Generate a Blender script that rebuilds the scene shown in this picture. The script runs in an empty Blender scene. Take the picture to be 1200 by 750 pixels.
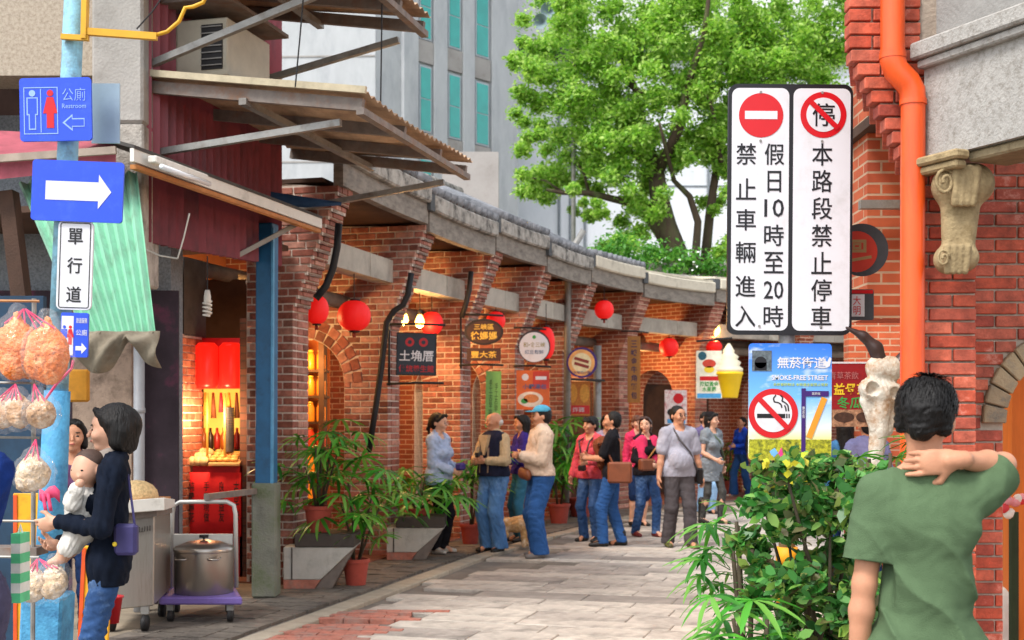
import bpy, bmesh, math, random
import numpy as np
from mathutils import Vector, Matrix, noise as mnoise
R = math.radians
rnd = random.Random(7)
sc = bpy.context.scene
C = sc.collection
# ---------------------------------------------------------------- camera, sky, sun, exposure
FPX, HOR, CAMH = 1500.0, 490.0, 1.6
cam = bpy.data.cameras.new('camera'); camo = bpy.data.objects.new('camera', cam); C.objects.link(camo)
camo.location = (0, 0, CAMH); camo.rotation_euler = (R(90), 0, 0)
cam.sensor_width = 36; cam.lens = 36*FPX/1200; cam.shift_y = (HOR-375)/1200
cam.clip_start = .1; cam.clip_end = 2000
cam.dof.use_dof = True; cam.dof.focus_distance = 6.2; cam.dof.aperture_fstop = 5.0
sc.camera = camo
world = bpy.data.worlds.new('World'); sc.world = world; world.use_nodes = True
wn = world.node_tree.nodes; wl = world.node_tree.links
bgn = wn['Background']; sky = wn.new('ShaderNodeTexSky'); sky.sky_type = 'NISHITA'; sky.sun_disc = False
SUN_EL, SUN_AZ = 54, 222          # overcast: a high, very soft sun behind the camera, slightly left
sky.sun_elevation = R(SUN_EL); sky.sun_rotation = R(SUN_AZ)
sky.air_density = 1.0; sky.dust_density = 1.5; sky.ozone_density = 1.0
hsv = wn.new('ShaderNodeHueSaturation'); hsv.inputs['Saturation'].default_value = .25
wl.new(sky.outputs[0], hsv.inputs['Color']); wl.new(hsv.outputs[0], bgn.inputs[0]); bgn.inputs[1].default_value = .15
sl = bpy.data.lights.new('sun', 'SUN'); sl.energy = 1.4; sl.angle = R(16); sl.color = (1, .96, .9)
so = bpy.data.objects.new('sun', sl); C.objects.link(so)
az = R(SUN_AZ)
sdir = Vector((math.sin(az)*math.cos(R(SUN_EL)), math.cos(az)*math.cos(R(SUN_EL)), math.sin(R(SUN_EL))))
so.rotation_euler = sdir.to_track_quat('Z', 'Y').to_euler(); so.location = sdir*60
vs = sc.view_settings; vs.view_transform = 'Standard'; vs.look = 'None'; vs.exposure = 1.2; vs.gamma = 1; vs.use_curve_mapping = False
sc.cycles.use_denoising = True; sc.cycles.max_bounces = 6; sc.cycles.diffuse_bounces = 4
sc.cycles.glossy_bounces = 3; sc.cycles.transmission_bounces = 4; sc.cycles.transparent_max_bounces = 6
sc.cycles.sample_clamp_indirect = 6
# ---------------------------------------------------------------- pixel helpers (a pixel is a direction, d the distance in depth)
def P(px, py, d): return Vector(((px-600)/FPX*d, d, CAMH+(HOR-py)/FPX*d))
def X(px, d): return (px-600)/FPX*d
def Zp(py, d): return CAMH+(HOR-py)/FPX*d
def G(px, py):
    d = CAMH*FPX/(py-HOR); return Vector((X(px, d), d, 0))
# ---------------------------------------------------------------- materials
MATS = {}
def _new(name):
    m = bpy.data.materials.new(name); m.use_nodes = True
    return m, m.node_tree.nodes, m.node_tree.links, m.node_tree.nodes['Principled BSDF']
def hx(h):
    h = h.lstrip('#'); v = [int(h[i:i+2], 16)/255 for i in (0, 2, 4)]
    return tuple(c/12.92 if c <= .04045 else ((c+.055)/1.055)**2.4 for c in v)
def mat(name, col, rough=.7, var=.25, scale=8, bump=.0, bscale=60, metal=0, col2=None, dirt=None, dscale=2.5, damt=.5,
        stretch=(1, 1, 1), rand=0, emit=None, estr=0, alpha=1, trans=0, sub=0, spec=.4, coat=0):
    if name in MATS: return MATS[name]
    if isinstance(col, str): col = hx(col)
    if isinstance(col2, str): col2 = hx(col2)
    if isinstance(dirt, str): dirt = hx(dirt)
    m, n, l, b = _new(name)
    tc = n.new('ShaderNodeTexCoord'); mp = n.new('ShaderNodeMapping'); mp.inputs['Scale'].default_value = stretch
    l.new(tc.outputs['Object'], mp.inputs[0])
    c2 = col2 or tuple(c*(1-var) for c in col); c1 = col if col2 else tuple(min(1, c*(1+var*.6)) for c in col)
    nz = n.new('ShaderNodeTexNoise'); nz.inputs['Scale'].default_value = scale; nz.inputs['Detail'].default_value = 6
    nz.inputs['Roughness'].default_value = .65
    l.new(mp.outputs[0], nz.inputs['Vector'])
    rp = n.new('ShaderNodeValToRGB'); rp.color_ramp.elements[0].position = .32; rp.color_ramp.elements[1].position = .68
    rp.color_ramp.elements[0].color = (*c2, 1); rp.color_ramp.elements[1].color = (*c1, 1)
    l.new(nz.outputs[0], rp.inputs[0]); out = rp.outputs[0]
    if dirt:
        n2 = n.new('ShaderNodeTexNoise'); n2.inputs['Scale'].default_value = dscale; n2.inputs['Detail'].default_value = 8
        n2.inputs['Roughness'].default_value = .7
        l.new(mp.outputs[0], n2.inputs['Vector'])
        r2 = n.new('ShaderNodeValToRGB'); r2.color_ramp.elements[0].position = .62-damt*.35; r2.color_ramp.elements[1].position = .78-damt*.2
        l.new(n2.outputs[0], r2.inputs[0]); mx = n.new('ShaderNodeMix'); mx.data_type = 'RGBA'
        l.new(r2.outputs[0], mx.inputs[0]); l.new(out, mx.inputs[6]); mx.inputs[7].default_value = (*dirt, 1); out = mx.outputs[2]
    if rand:
        oi = n.new('ShaderNodeObjectInfo'); hs = n.new('ShaderNodeHueSaturation')
        mr = n.new('ShaderNodeMapRange'); mr.inputs[3].default_value = 1-rand; mr.inputs[4].default_value = 1+rand
        l.new(oi.outputs['Random'], mr.inputs[0]); l.new(mr.outputs[0], hs.inputs['Value'])
        mr2 = n.new('ShaderNodeMath'); mr2.operation = 'MULTIPLY_ADD'; mr2.inputs[1].default_value = rand*.06; mr2.inputs[2].default_value = .5-rand*.03
        l.new(oi.outputs['Random'], mr2.inputs[0]); l.new(mr2.outputs[0], hs.inputs['Hue'])
        l.new(out, hs.inputs['Color']); out = hs.outputs[0]
    l.new(out, b.inputs['Base Color'])
    b.inputs['Roughness'].default_value = rough; b.inputs['Metallic'].default_value = metal
    b.inputs['Specular IOR Level'].default_value = spec
    if coat: b.inputs['Coat Weight'].default_value = coat
    if sub:
        b.inputs['Subsurface Weight'].default_value = sub; b.inputs['Subsurface Radius'].default_value = (.012, .005, .003); b.inputs['Subsurface Scale'].default_value = .5
    if trans: b.inputs['Transmission Weight'].default_value = trans
    if alpha < 1: b.inputs['Alpha'].default_value = alpha
    if emit is not None:
        if isinstance(emit, str): emit = hx(emit)
        b.inputs['Emission Color'].default_value = (*emit, 1); b.inputs['Emission Strength'].default_value = estr
    if bump:
        n3 = n.new('ShaderNodeTexNoise'); n3.inputs['Scale'].default_value = bscale; n3.inputs['Detail'].default_value = 5
        l.new(mp.outputs[0], n3.inputs['Vector'])
        bp = n.new('ShaderNodeBump'); bp.inputs['Strength'].default_value = bump; bp.inputs['Distance'].default_value = .02
        l.new(n3.outputs[0], bp.inputs['Height']); l.new(bp.outputs[0], b.inputs['Normal'])
    MATS[name] = m; return m
def leaf_mat(name, cols, rough=.4, trans=.35, yel=None):
    if name in MATS: return MATS[name]
    m, n, l, b = _new(name)
    ge = n.new('ShaderNodeNewGeometry'); rp = n.new('ShaderNodeValToRGB'); e = rp.color_ramp.elements
    while len(e) < len(cols): e.new(.5)
    for i, c in enumerate(cols):
        e[i].position = i/(len(cols)-1); e[i].color = (*(hx(c) if isinstance(c, str) else c), 1)
    l.new(ge.outputs['Random Per Island'], rp.inputs[0]); l.new(rp.outputs[0], b.inputs['Base Color'])
    b.inputs['Roughness'].default_value = rough; b.inputs['Specular IOR Level'].default_value = .35
    tr = n.new('ShaderNodeBsdfTranslucent'); mx = n.new('ShaderNodeMixShader'); mx.inputs[0].default_value = trans
    hs = n.new('ShaderNodeHueSaturation'); hs.inputs['Value'].default_value = 1.6; hs.inputs['Hue'].default_value = .49
    l.new(rp.outputs[0], hs.inputs['Color']); l.new(hs.outputs[0], tr.inputs[0])
    l.new(b.outputs[0], mx.inputs[1]); l.new(tr.outputs[0], mx.inputs[2])
    l.new(mx.outputs[0], n['Material Output'].inputs[0]); MATS[name] = m; return m
def brick_tex_mat(name, c1, c2, mort, bw=.24, bh=.075, rough=.85):
    """procedural brickwork for faces too far away to pick the bricks apart (object coords: x along, z up)"""
    if name in MATS: return MATS[name]
    m, n, l, b = _new(name)
    tc = n.new('ShaderNodeTexCoord'); sp = n.new('ShaderNodeSeparateXYZ'); cb = n.new('ShaderNodeCombineXYZ'); ad = n.new('ShaderNodeMath'); ad.operation = 'ADD'
    l.new(tc.outputs['Object'], sp.inputs[0]); l.new(sp.outputs[0], ad.inputs[0]); l.new(sp.outputs[1], ad.inputs[1])
    l.new(ad.outputs[0], cb.inputs[0]); l.new(sp.outputs[2], cb.inputs[1])
    bt = n.new('ShaderNodeTexBrick'); bt.inputs['Scale'].default_value = 1; bt.inputs['Brick Width'].default_value = bw; bt.inputs['Row Height'].default_value = bh
    bt.inputs['Mortar Size'].default_value = .007; bt.inputs['Color1'].default_value = (*hx(c1), 1); bt.inputs['Color2'].default_value = (*hx(c2), 1); bt.inputs['Mortar'].default_value = (*hx(mort), 1)
    l.new(cb.outputs[0], bt.inputs['Vector'])
    nz = n.new('ShaderNodeTexNoise'); nz.inputs['Scale'].default_value = 6; nz.inputs['Detail'].default_value = 6
    l.new(tc.outputs['Object'], nz.inputs['Vector'])
    hs = n.new('ShaderNodeHueSaturation'); mr = n.new('ShaderNodeMapRange'); mr.inputs[3].default_value = .55; mr.inputs[4].default_value = 1.4
    l.new(nz.outputs[0], mr.inputs[0]); l.new(mr.outputs[0], hs.inputs['Value']); l.new(bt.outputs[0], hs.inputs['Color'])
    l.new(hs.outputs[0], b.inputs['Base Color']); b.inputs['Roughness'].default_value = rough
    bp = n.new('ShaderNodeBump'); bp.inputs['Strength'].default_value = .6; bp.inputs['Distance'].default_value = .01; bp.invert = True
    l.new(bt.outputs['Fac'], bp.inputs['Height']); l.new(bp.outputs[0], b.inputs['Normal'])
    MATS[name] = m; return m
def brick_mat(name, cols, rough=.75, rand_noise=.45, moss=None):
    if name in MATS: return MATS[name]
    m, n, l, b = _new(name)
    oi = n.new('ShaderNodeObjectInfo'); rp = n.new('ShaderNodeValToRGB'); e = rp.color_ramp.elements
    rp.color_ramp.interpolation = 'LINEAR'
    while len(e) < len(cols): e.new(.5)
    for i, c in enumerate(cols):
        e[i].position = i/(len(cols)-1); e[i].color = (*hx(c), 1)
    l.new(oi.outputs['Random'], rp.inputs[0])
    ge = n.new('ShaderNodeNewGeometry'); nz = n.new('ShaderNodeTexNoise'); nz.inputs['Scale'].default_value = 14; nz.inputs['Detail'].default_value = 8; nz.inputs['Roughness'].default_value = .7
    l.new(ge.outputs['Position'], nz.inputs['Vector'])
    hs = n.new('ShaderNodeHueSaturation'); mr = n.new('ShaderNodeMapRange'); mr.inputs[1].default_value = .3; mr.inputs[2].default_value = .7
    mr.inputs[3].default_value = 1-rand_noise; mr.inputs[4].default_value = 1+rand_noise
    l.new(nz.outputs[0], mr.inputs[0]); l.new(mr.outputs[0], hs.inputs['Value']); l.new(rp.outputs[0], hs.inputs['Color'])
    out = hs.outputs[0]
    n2 = n.new('ShaderNodeTexNoise'); n2.inputs['Scale'].default_value = 3.5; n2.inputs['Detail'].default_value = 9; n2.inputs['Roughness'].default_value = .75
    l.new(ge.outputs['Position'], n2.inputs['Vector'])
    r2 = n.new('ShaderNodeValToRGB'); r2.color_ramp.elements[0].position = .58; r2.color_ramp.elements[1].position = .72
    l.new(n2.outputs[0], r2.inputs[0]); mx = n.new('ShaderNodeMix'); mx.data_type = 'RGBA'; ml = n.new('ShaderNodeMath'); ml.operation = 'MULTIPLY'
    l.new(r2.outputs[0], ml.inputs[0]); ml.inputs[1].default_value = .6
    l.new(ml.outputs[0], mx.inputs[0]); l.new(out, mx.inputs[6]); mx.inputs[7].default_value = (*hx(moss or '#b9a595'), 1); out = mx.outputs[2]
    l.new(out, b.inputs['Base Color']); b.inputs['Roughness'].default_value = rough; b.inputs['Specular IOR Level'].default_value = .3
    n3 = n.new('ShaderNodeTexNoise'); n3.inputs['Scale'].default_value = 90; l.new(ge.outputs['Position'], n3.inputs['Vector'])
    bp = n.new('ShaderNodeBump'); bp.inputs['Strength'].default_value = .35; bp.inputs['Distance'].default_value = .008
    l.new(n3.outputs[0], bp.inputs['Height']); l.new(bp.outputs[0], b.inputs['Normal'])
    MATS[name] = m; return m
# ---------------------------------------------------------------- mesh builder
def frame_from(z, up=Vector((0, 0, 1))):
    z = Vector(z).normalized()
    x = up.cross(z)
    if x.length < 1e-4: x = Vector((1, 0, 0)).cross(z)
    x.normalize(); y = z.cross(x); return x, y, z
class MB:
    def __init__(s): s.v = []; s.f = []; s.m = []
    def add(s, vs, fs, mi=0):
        o = len(s.v); s.v += [tuple(v) for v in vs]; s.f += [tuple(i+o for i in f) for f in fs]; s.m += [mi]*len(fs); return s
    def hexa(s, p, mi=0):   # 8 points: bottom ring 0-3, top ring 4-7
        return s.add(p, [(3, 2, 1, 0), (4, 5, 6, 7), (0, 1, 5, 4), (1, 2, 6, 5), (2, 3, 7, 6), (3, 0, 4, 7)], mi)
    def box(s, c, size, rot=None, mi=0):
        c = Vector(c); hx_, hy, hz = [q/2 for q in size]
        pts = [Vector(q) for q in ((-hx_, -hy, -hz), (hx_, -hy, -hz), (hx_, hy, -hz), (-hx_, hy, -hz), (-hx_, -hy, hz), (hx_, -hy, hz), (hx_, hy, hz), (-hx_, hy, hz))]
        if rot is not None: pts = [rot @ q for q in pts]
        return s.hexa([c+q for q in pts], mi)
    def bar(s, a, b, w, h=None, up=Vector((0, 0, 1)), mi=0):
        a = Vector(a); b = Vector(b); h = h or w; x, y, z = frame_from(b-a, up)
        r = lambda c: [c+x*i*w/2+y*j*h/2 for i, j in ((-1, -1), (1, -1), (1, 1), (-1, 1))]
        return s.hexa(r(a)+r(b), mi)
    def tube(s, pts, r, n=10, mi=0, cap=True):
        pts = [Vector(p) for p in pts]; rs = r if isinstance(r, (list, tuple)) else [r]*len(pts); rings = []; px = None
        for i, p in enumerate(pts):
            t = (pts[min(i+1, len(pts)-1)]-pts[max(i-1, 0)])
            if t.length < 1e-9: t = Vector((0, 0, 1))
            t.normalize()
            if px is None: x, y, _ = frame_from(t)
            else:
                x = px-t*px.dot(t)
                x = x.normalized() if x.length > 1e-5 else frame_from(t)[0]
                y = t.cross(x)
            px = x
            rings.append([p+(x*math.cos(a)+y*math.sin(a))*rs[i] for a in [2*math.pi*k/n for k in range(n)]])
        return s.loft(rings, cap, mi)
    def loft(s, rings, cap=True, mi=0, close=False):
        n = len(rings[0]); vs = [q for r in rings for q in r]; fs = []
        for i in range(len(rings)-1):
            for k in range(n):
                fs.append((i*n+k, i*n+(k+1) % n, (i+1)*n+(k+1) % n, (i+1)*n+k))
        if cap: fs.append(tuple(range(n-1, -1, -1))); fs.append(tuple((len(rings)-1)*n+k for k in range(n)))
        return s.add(vs, fs, mi)
    def lathe(s, prof, c=(0, 0, 0), n=24, mi=0, axis=None, sq=1.0):
        c = Vector(c); x, y, z = frame_from(axis or (0, 0, 1), Vector((0, 1, 0)) if axis is None else Vector((0, 0, 1)))
        rings = [[c+z*h+(x*math.cos(a)+y*math.sin(a)*sq)*max(r, 1e-4) for a in [2*math.pi*k/n for k in range(n)]] for r, h in prof]
        return s.loft(rings, True, mi)
    def prism(s, poly, o, u, v, depth, mi=0):   # poly in (u,v), extruded along u x v by depth
        o, u, v = Vector(o), Vector(u), Vector(v); w = u.cross(v).normalized()*depth; n = len(poly)
        a = [o+u*p[0]+v*p[1] for p in poly]; b = [q+w for q in a]
        return s.add(a+b, [tuple(range(n-1, -1, -1)), tuple(range(n, 2*n))]+[(k, (k+1) % n, n+(k+1) % n, n+k) for k in range(n)], mi)
    def ell(s, c, r, nu=14, nv=9, mi=0, rot=None):
        c = Vector(c); vs = []; r = (r, r, r) if not isinstance(r, (tuple, list)) else r
        for j in range(nv+1):
            th = math.pi*j/nv
            for i in range(nu):
                a = 2*math.pi*i/nu; q = Vector((r[0]*max(math.sin(th), 1e-3)*math.cos(a), r[1]*max(math.sin(th), 1e-3)*math.sin(a), -r[2]*math.cos(th)))
                vs.append(c+(rot @ q if rot is not None else q))
        fs = [(j*nu+i, j*nu+(i+1) % nu, (j+1)*nu+(i+1) % nu, (j+1)*nu+i) for j in range(nv) for i in range(nu)]
        return s.add(vs, fs, mi)
    def sheet(s, grid, thick=None, mi=0):  # grid[i][j] of points
        ni, nj = len(grid), len(grid[0]); vs = [q for r in grid for q in r]
        fs = [(i*nj+j, i*nj+j+1, (i+1)*nj+j+1, (i+1)*nj+j) for i in range(ni-1) for j in range(nj-1)]
        if thick:
            t = Vector(thick); k = ni*nj; vs = vs+[Vector(q)+t for q in vs]
            f2 = [tuple(q+k for q in f[::-1]) for f in fs]
            bd = [j for j in range(nj)]+[i*nj+nj-1 for i in range(1, ni)]+[(ni-1)*nj+j for j in range(nj-2, -1, -1)]+[i*nj for i in range(ni-2, 0, -1)]
            f3 = [(bd[q], bd[(q+1) % len(bd)], bd[(q+1) % len(bd)]+k, bd[q]+k) for q in range(len(bd))]
            fs = fs+f2+f3
        return s.add(vs, fs, mi)
    def mesh(s, name, mats=None, smooth=False, inv=None, bevel=0):
        me = bpy.data.meshes.new(name)
        vv = s.v if inv is None else [tuple(inv @ Vector(q)) for q in s.v]
        me.from_pydata(vv, [], s.f)
        for m in (mats or []): me.materials.append(m)
        if any(s.m): me.polygons.foreach_set('material_index', s.m)
        bm = bmesh.new(); bm.from_mesh(me); bmesh.ops.recalc_face_normals(bm, faces=bm.faces)
        if bevel: bmesh.ops.bevel(bm, geom=bm.edges[:], offset=bevel, segments=1, affect='EDGES', clamp_overlap=True)
        bm.to_mesh(me); bm.free()
        if smooth:
            me.polygons.foreach_set('use_smooth', [True]*len(me.polygons))
            if smooth != True: me.set_sharp_from_angle(angle=R(smooth))
        return me
    def build(s, name, mats, parent=None, smooth=False, bevel=0, world=True):
        if not isinstance(mats, (list, tuple)): mats = [mats]
        inv = rootmat(parent).inverted() if (parent is not None and world) else None
        return link(name, s.mesh(name, mats, smooth, inv, bevel), parent)
def rootmat(o):
    m = o.matrix_basis.copy(); p = o.parent
    while p is not None: m = p.matrix_basis @ m; p = p.parent
    return m
def link(name, me, parent=None, loc=None, rot=None, scale=None):
    o = bpy.data.objects.new(name, me); C.objects.link(o)
    if parent is not None: o.parent = parent
    if loc is not None: o.location = loc
    if rot is not None: o.rotation_euler = rot
    if scale is not None: o.scale = scale
    return o
USED = {}
def tag(o, label, cat, group=None, kind=None):
    if label: o['label'] = label
    if cat: o['category'] = cat
    if group: o['group'] = group
    if kind: o['kind'] = kind
    return o
def thing(name, label, cat, loc=(0, 0, 0), rotz=0, group=None):
    o = bpy.data.objects.new(name, None); C.objects.link(o); o.location = loc; o.rotation_euler = (0, 0, rotz)
    o.empty_display_size = .1
    return tag(o, label, cat, group)
def part(name, fn, m, parent, smooth=False, bevel=0, world=True):
    b = MB(); fn(b); return b.build(name, m, parent, smooth, bevel, world)
def copy_tree(o, parent=None):
    c = o.copy(); C.objects.link(c); c.parent = parent
    for ch in list(o.children): copy_tree(ch, c)
    return c
# text as flat mesh lettering (the built-in font covers Chinese)
def text_mesh(body, size, offset=0.0, extrude=.0015, line=1.0, sx=1.0, key={}):
    k = (body, round(size, 4), offset, extrude, line, sx)
    if k in key: return key[k]
    cu = bpy.data.curves.new('lettering', 'FONT'); cu.body = body; cu.size = size; cu.align_x = 'CENTER'; cu.align_y = 'CENTER'
    cu.extrude = extrude; cu.offset = offset*size; cu.space_line = line; cu.resolution_u = 2
    o = bpy.data.objects.new('lettering', cu); C.objects.link(o)
    dg = bpy.context.evaluated_depsgraph_get(); dg.update(); me = bpy.data.meshes.new_from_object(o.evaluated_get(dg))
    bpy.data.objects.remove(o)
    vs_ = np.empty(len(me.vertices)*3); me.vertices.foreach_get('co', vs_); vs_ = vs_.reshape(-1, 3)
    if len(vs_):
        mn, mxx = vs_.min(0), vs_.max(0); vs_[:, :2] -= ((mn+mxx)/2)[:2]; vs_[:, 0] *= sx
        me.vertices.foreach_set('co', vs_.ravel())
    me.materials.clear(); key[k] = me; return me
def fit_text(body, w, h, **kw):
    """mesh of the lettering scaled to w x h metres"""
    me = text_mesh(body, 1.0, **kw).copy()
    v = np.empty(len(me.vertices)*3); me.vertices.foreach_get('co', v); v = v.reshape(-1, 3)
    ex = np.ptp(v, axis=0); v[:, 0] *= w/max(ex[0], 1e-6); v[:, 1] *= h/max(ex[1], 1e-6); v[:, 2] *= 1
    me.vertices.foreach_set('co', v.ravel()); return me
def put_text(body, w, h, pos, right, up, m, parent, name='lettering', **kw):
    """lettering w x h centred at world pos, lying in plane (right, up)"""
    me = fit_text(body, w, h, **kw); me.materials.append(m)
    right = Vector(right).normalized(); up = Vector(up).normalized(); nn = right.cross(up)
    M = Matrix((right, up, nn)).transposed().to_4x4(); M.translation = pos
    if parent is not None: M = rootmat(parent).inverted() @ M
    me.transform(M); return link(name, me, parent)
# ---------------------------------------------------------------- implicit surfaces: smooth unions of tapered limbs, meshed with surface nets
V = Vector
def cone(p0, p1, r0, r1=None, flat=None, k=.02):
    return dict(t='c', a=np.array(p0, 'f'), b=np.array(p1, 'f'), r0=r0, r1=r0 if r1 is None else r1, flat=flat, k=k)
def ball(c, r, rot=None, k=.02):
    r = (r, r, r) if not isinstance(r, (tuple, list)) else r
    return dict(t='e', a=np.array(c, 'f'), r=np.array(r, 'f'), rot=None if rot is None else np.array(rot, 'f'), k=k)
def _evalp(p, Q, off):
    if p['t'] == 'c':
        a, b = p['a'], p['b']; q = Q-a; d = b-a
        if p['flat'] is not None:
            ax = np.array(p['flat'][0], 'f'); ax = ax/np.linalg.norm(ax); fz = 1/p['flat'][1]-1
            q = q+(q@ax)[..., None]*ax*fz; d = d+(d@ax)*ax*fz
        L = float(d@d)+1e-9; t = np.clip((q@d)/L, 0, 1)
        return np.linalg.norm(q-t[..., None]*d, axis=-1)-(p['r0']+(p['r1']-p['r0'])*t)-off
    q = Q-p['a']
    if p['rot'] is not None: q = q@p['rot']
    r = p['r']+off
    k0 = np.linalg.norm(q/r, axis=-1); k1 = np.linalg.norm(q/(r*r), axis=-1)+1e-9
    return k0*(k0-1)/k1
def _bb(p):
    if p['t'] == 'c':
        r = max(p['r0'], p['r1']); return np.minimum(p['a'], p['b'])-r, np.maximum(p['a'], p['b'])+r
    m = float(max(p['r'])); r = p['r'] if p['rot'] is None else m
    return p['a']-r, p['a']+r
def fold(seed, f=9.0, stretch=(1, 1, .45)):
    r = np.random.RandomState(seed); W = [(r.normal(size=3)*f*np.array(stretch)*(1+.6*i), r.uniform(0, 6.3)) for i in range(5)]
    def fn(Q):
        out = 0
        for i, (w, ph) in enumerate(W):
            s_ = Q@w.astype('f')+ph
            out = out+(1-2*np.abs(np.sin(s_+1.3*np.sin(Q@(W[(i+2) % 5][0]*.7).astype('f')))))/(1+.5*i)
        return out*.5
    return fn
def sdf_mesh(name, prims, h=.01, off=0.0, cuts=(), disp=None, amp=0.0, smooth=True):
    lo = np.min([_bb(p)[0] for p in prims], 0)-off-amp*2-3*h; hi = np.max([_bb(p)[1] for p in prims], 0)+off+amp*2+3*h
    n = np.maximum(np.ceil((hi-lo)/h).astype(int)+1, 4)
    F = np.full(n, .5, 'f')
    ax = [lo[i]+np.arange(n[i])*h for i in range(3)]
    for p in prims:
        a, b = _bb(p); mg = off+amp*2+p['k']+2.5*h
        i0 = np.maximum(((a-mg-lo)/h).astype(int), 0); i1 = np.minimum(((b+mg-lo)/h).astype(int)+2, n)
        if np.any(i1 <= i0): continue
        Q = np.stack(np.meshgrid(*[ax[i][i0[i]:i1[i]] for i in range(3)], indexing='ij'), -1).astype('f')
        v = _evalp(p, Q, off); sl_ = tuple(slice(i0[i], i1[i]) for i in range(3)); g = F[sl_]
        if p.get('neg'):
            F[sl_] = np.maximum(g, -v); continue
        kk = p['k']; hh = np.clip(.5+.5*(v-g)/kk, 0, 1); F[sl_] = v+(g-v)*hh-kk*hh*(1-hh)
    if disp is not None or cuts:
        Q = np.stack(np.meshgrid(*ax, indexing='ij'), -1).astype('f')
        if disp is not None:
            near = np.abs(F) < amp*3+2*h; F[near] += amp*disp(Q[near])
        for c, nn in cuts:
            F = np.maximum(F, (Q-np.array(c, 'f'))@np.array(nn, 'f'))
    S = F < 0
    c = [S[i:n[0]-1+i, j:n[1]-1+j, k:n[2]-1+k] for i in (0, 1) for j in (0, 1) for k in (0, 1)]
    sm = sum(q.astype('i1') for q in c); act = (sm > 0) & (sm < 8)
    idx = np.full(act.shape, -1, 'i4'); I = np.argwhere(act); idx[act] = np.arange(len(I))
    acc = np.zeros((len(I), 3), 'f'); cnt = np.zeros(len(I), 'f')
    cor = [(i, j, k) for i in (0, 1) for j in (0, 1) for k in (0, 1)]
    for A in cor:
        for axx in range(3):
            if A[axx]: continue
            Bc = list(A); Bc[axx] = 1
            fa = F[I[:, 0]+A[0], I[:, 1]+A[1], I[:, 2]+A[2]]; fb = F[I[:, 0]+Bc[0], I[:, 1]+Bc[1], I[:, 2]+Bc[2]]
            cr = (fa < 0) != (fb < 0); t = np.where(cr, fa/(fa-fb+1e-12), 0)
            pt = np.tile(np.array(A, 'f'), (len(I), 1)); pt[:, axx] += t
            acc[cr] += pt[cr]; cnt[cr] += 1
    vs_ = lo+(I+acc/np.maximum(cnt, 1)[:, None])*h
    faces = []
    for axx in range(3):
        sl1 = [slice(None)]*3; sl2 = [slice(None)]*3; sl1[axx] = slice(0, -1); sl2[axx] = slice(1, None)
        s1, s2 = S[tuple(sl1)], S[tuple(sl2)]; E = np.argwhere(s1 != s2)
        u, w = (axx+1) % 3, (axx+2) % 3
        ok = (E[:, u] > 0) & (E[:, w] > 0) & (E[:, u] < act.shape[u]) & (E[:, w] < act.shape[w]); E = E[ok]
        if not len(E): continue
        fl = s1[E[:, 0], E[:, 1], E[:, 2]]
        q = []
        for du, dw in ((-1, -1), (0, -1), (0, 0), (-1, 0)):
            e = E.copy(); e[:, u] += du; e[:, w] += dw; q.append(idx[e[:, 0], e[:, 1], e[:, 2]])
        q = np.stack(q, 1); q[~fl] = q[~fl][:, ::-1]; faces.append(q[(q >= 0).all(1)])
    Fc = np.concatenate(faces) if faces else np.zeros((0, 4), int)
    me = bpy.data.meshes.new(name); me.vertices.add(len(vs_)); me.vertices.foreach_set('co', vs_.astype('f').ravel())
    me.loops.add(len(Fc)*4); me.loops.foreach_set('vertex_index', Fc.astype('i4').ravel())
    me.polygons.add(len(Fc)); me.polygons.foreach_set('loop_start', np.arange(len(Fc), dtype='i4')*4)
    if smooth: me.polygons.foreach_set('use_smooth', np.ones(len(Fc), bool))
    me.update(); me.validate(); return me
def sdf_part(name, prims, m, parent, h=.01, loc=None, **kw):
    me = sdf_mesh(name, prims, h, **kw); me.materials.append(m); return link(name, me, parent, loc=loc)
# ---------------------------------------------------------------- people
def ik(a, b, l1, l2, pole):
    a, b, pole = V(a), V(b), V(pole); d = b-a; L = min(max(d.length, 1e-3), (l1+l2)*.999); d.normalize(); b = a+d*L
    x = (l1*l1-l2*l2+L*L)/(2*L); y = math.sqrt(max(l1*l1-x*x, 0)); p = pole-d*pole.dot(d)
    if p.length < 1e-4: p = V((0, -1, 0))-d*d.y*-1
    return a+d*x+p.normalized()*y, b
def rotv(v, M): return M @ V(v)
def hand_prims(w, d, nrm, side, s, curl=.35, sz=1.0, spread=.02):
    w, d = V(w), V(d).normalized(); nrm = V(nrm); nrm = (nrm-d*nrm.dot(d)).normalized(); sd = d.cross(nrm)*side; s *= sz
    out = [cone(w-d*.02*s, w+d*.03*s, .026*s, .028*s, k=.012), cone(w+d*.035*s, w+d*.075*s, .038*s, .041*s, flat=(nrm, .36), k=.012)]
    for i, ln in enumerate((.070, .078, .072, .056)):
        b0 = w+d*.088*s+sd*(1.5-i)*spread*s; c1 = curl*(1+.12*i); d1 = d*math.cos(c1)+nrm*math.sin(c1)+sd*(1.5-i)*.05
        d2 = d*math.cos(2.1*c1)+nrm*math.sin(2.1*c1); b1 = b0+d1*ln*.52*s; b2 = b1+d2*ln*.5*s
        out += [cone(b0-d*.02*s, b1, .0098*s, .0088*s, k=.005), cone(b1, b2, .0088*s, .0072*s, k=.004)]
    t0 = w+d*.03*s+sd*.03*s; t1 = t0+(d*.6+sd*.7+nrm*.35)*.045*s; t2 = t1+(d*.85+sd*.25+nrm*.4)*.032*s
    return out+[cone(t0-sd*.01*s, t1, .016*s, .012*s, k=.01), cone(t1, t2, .0115*s, .009*s, k=.004)]
SK = mat('skin', '#c08a6c', .55, .12, 14, sub=.06, spec=.3, bump=.08, bscale=180); SK_PALE = mat('skin_pale', '#cf9f84', .5, .08, 12, sub=.08)
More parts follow.
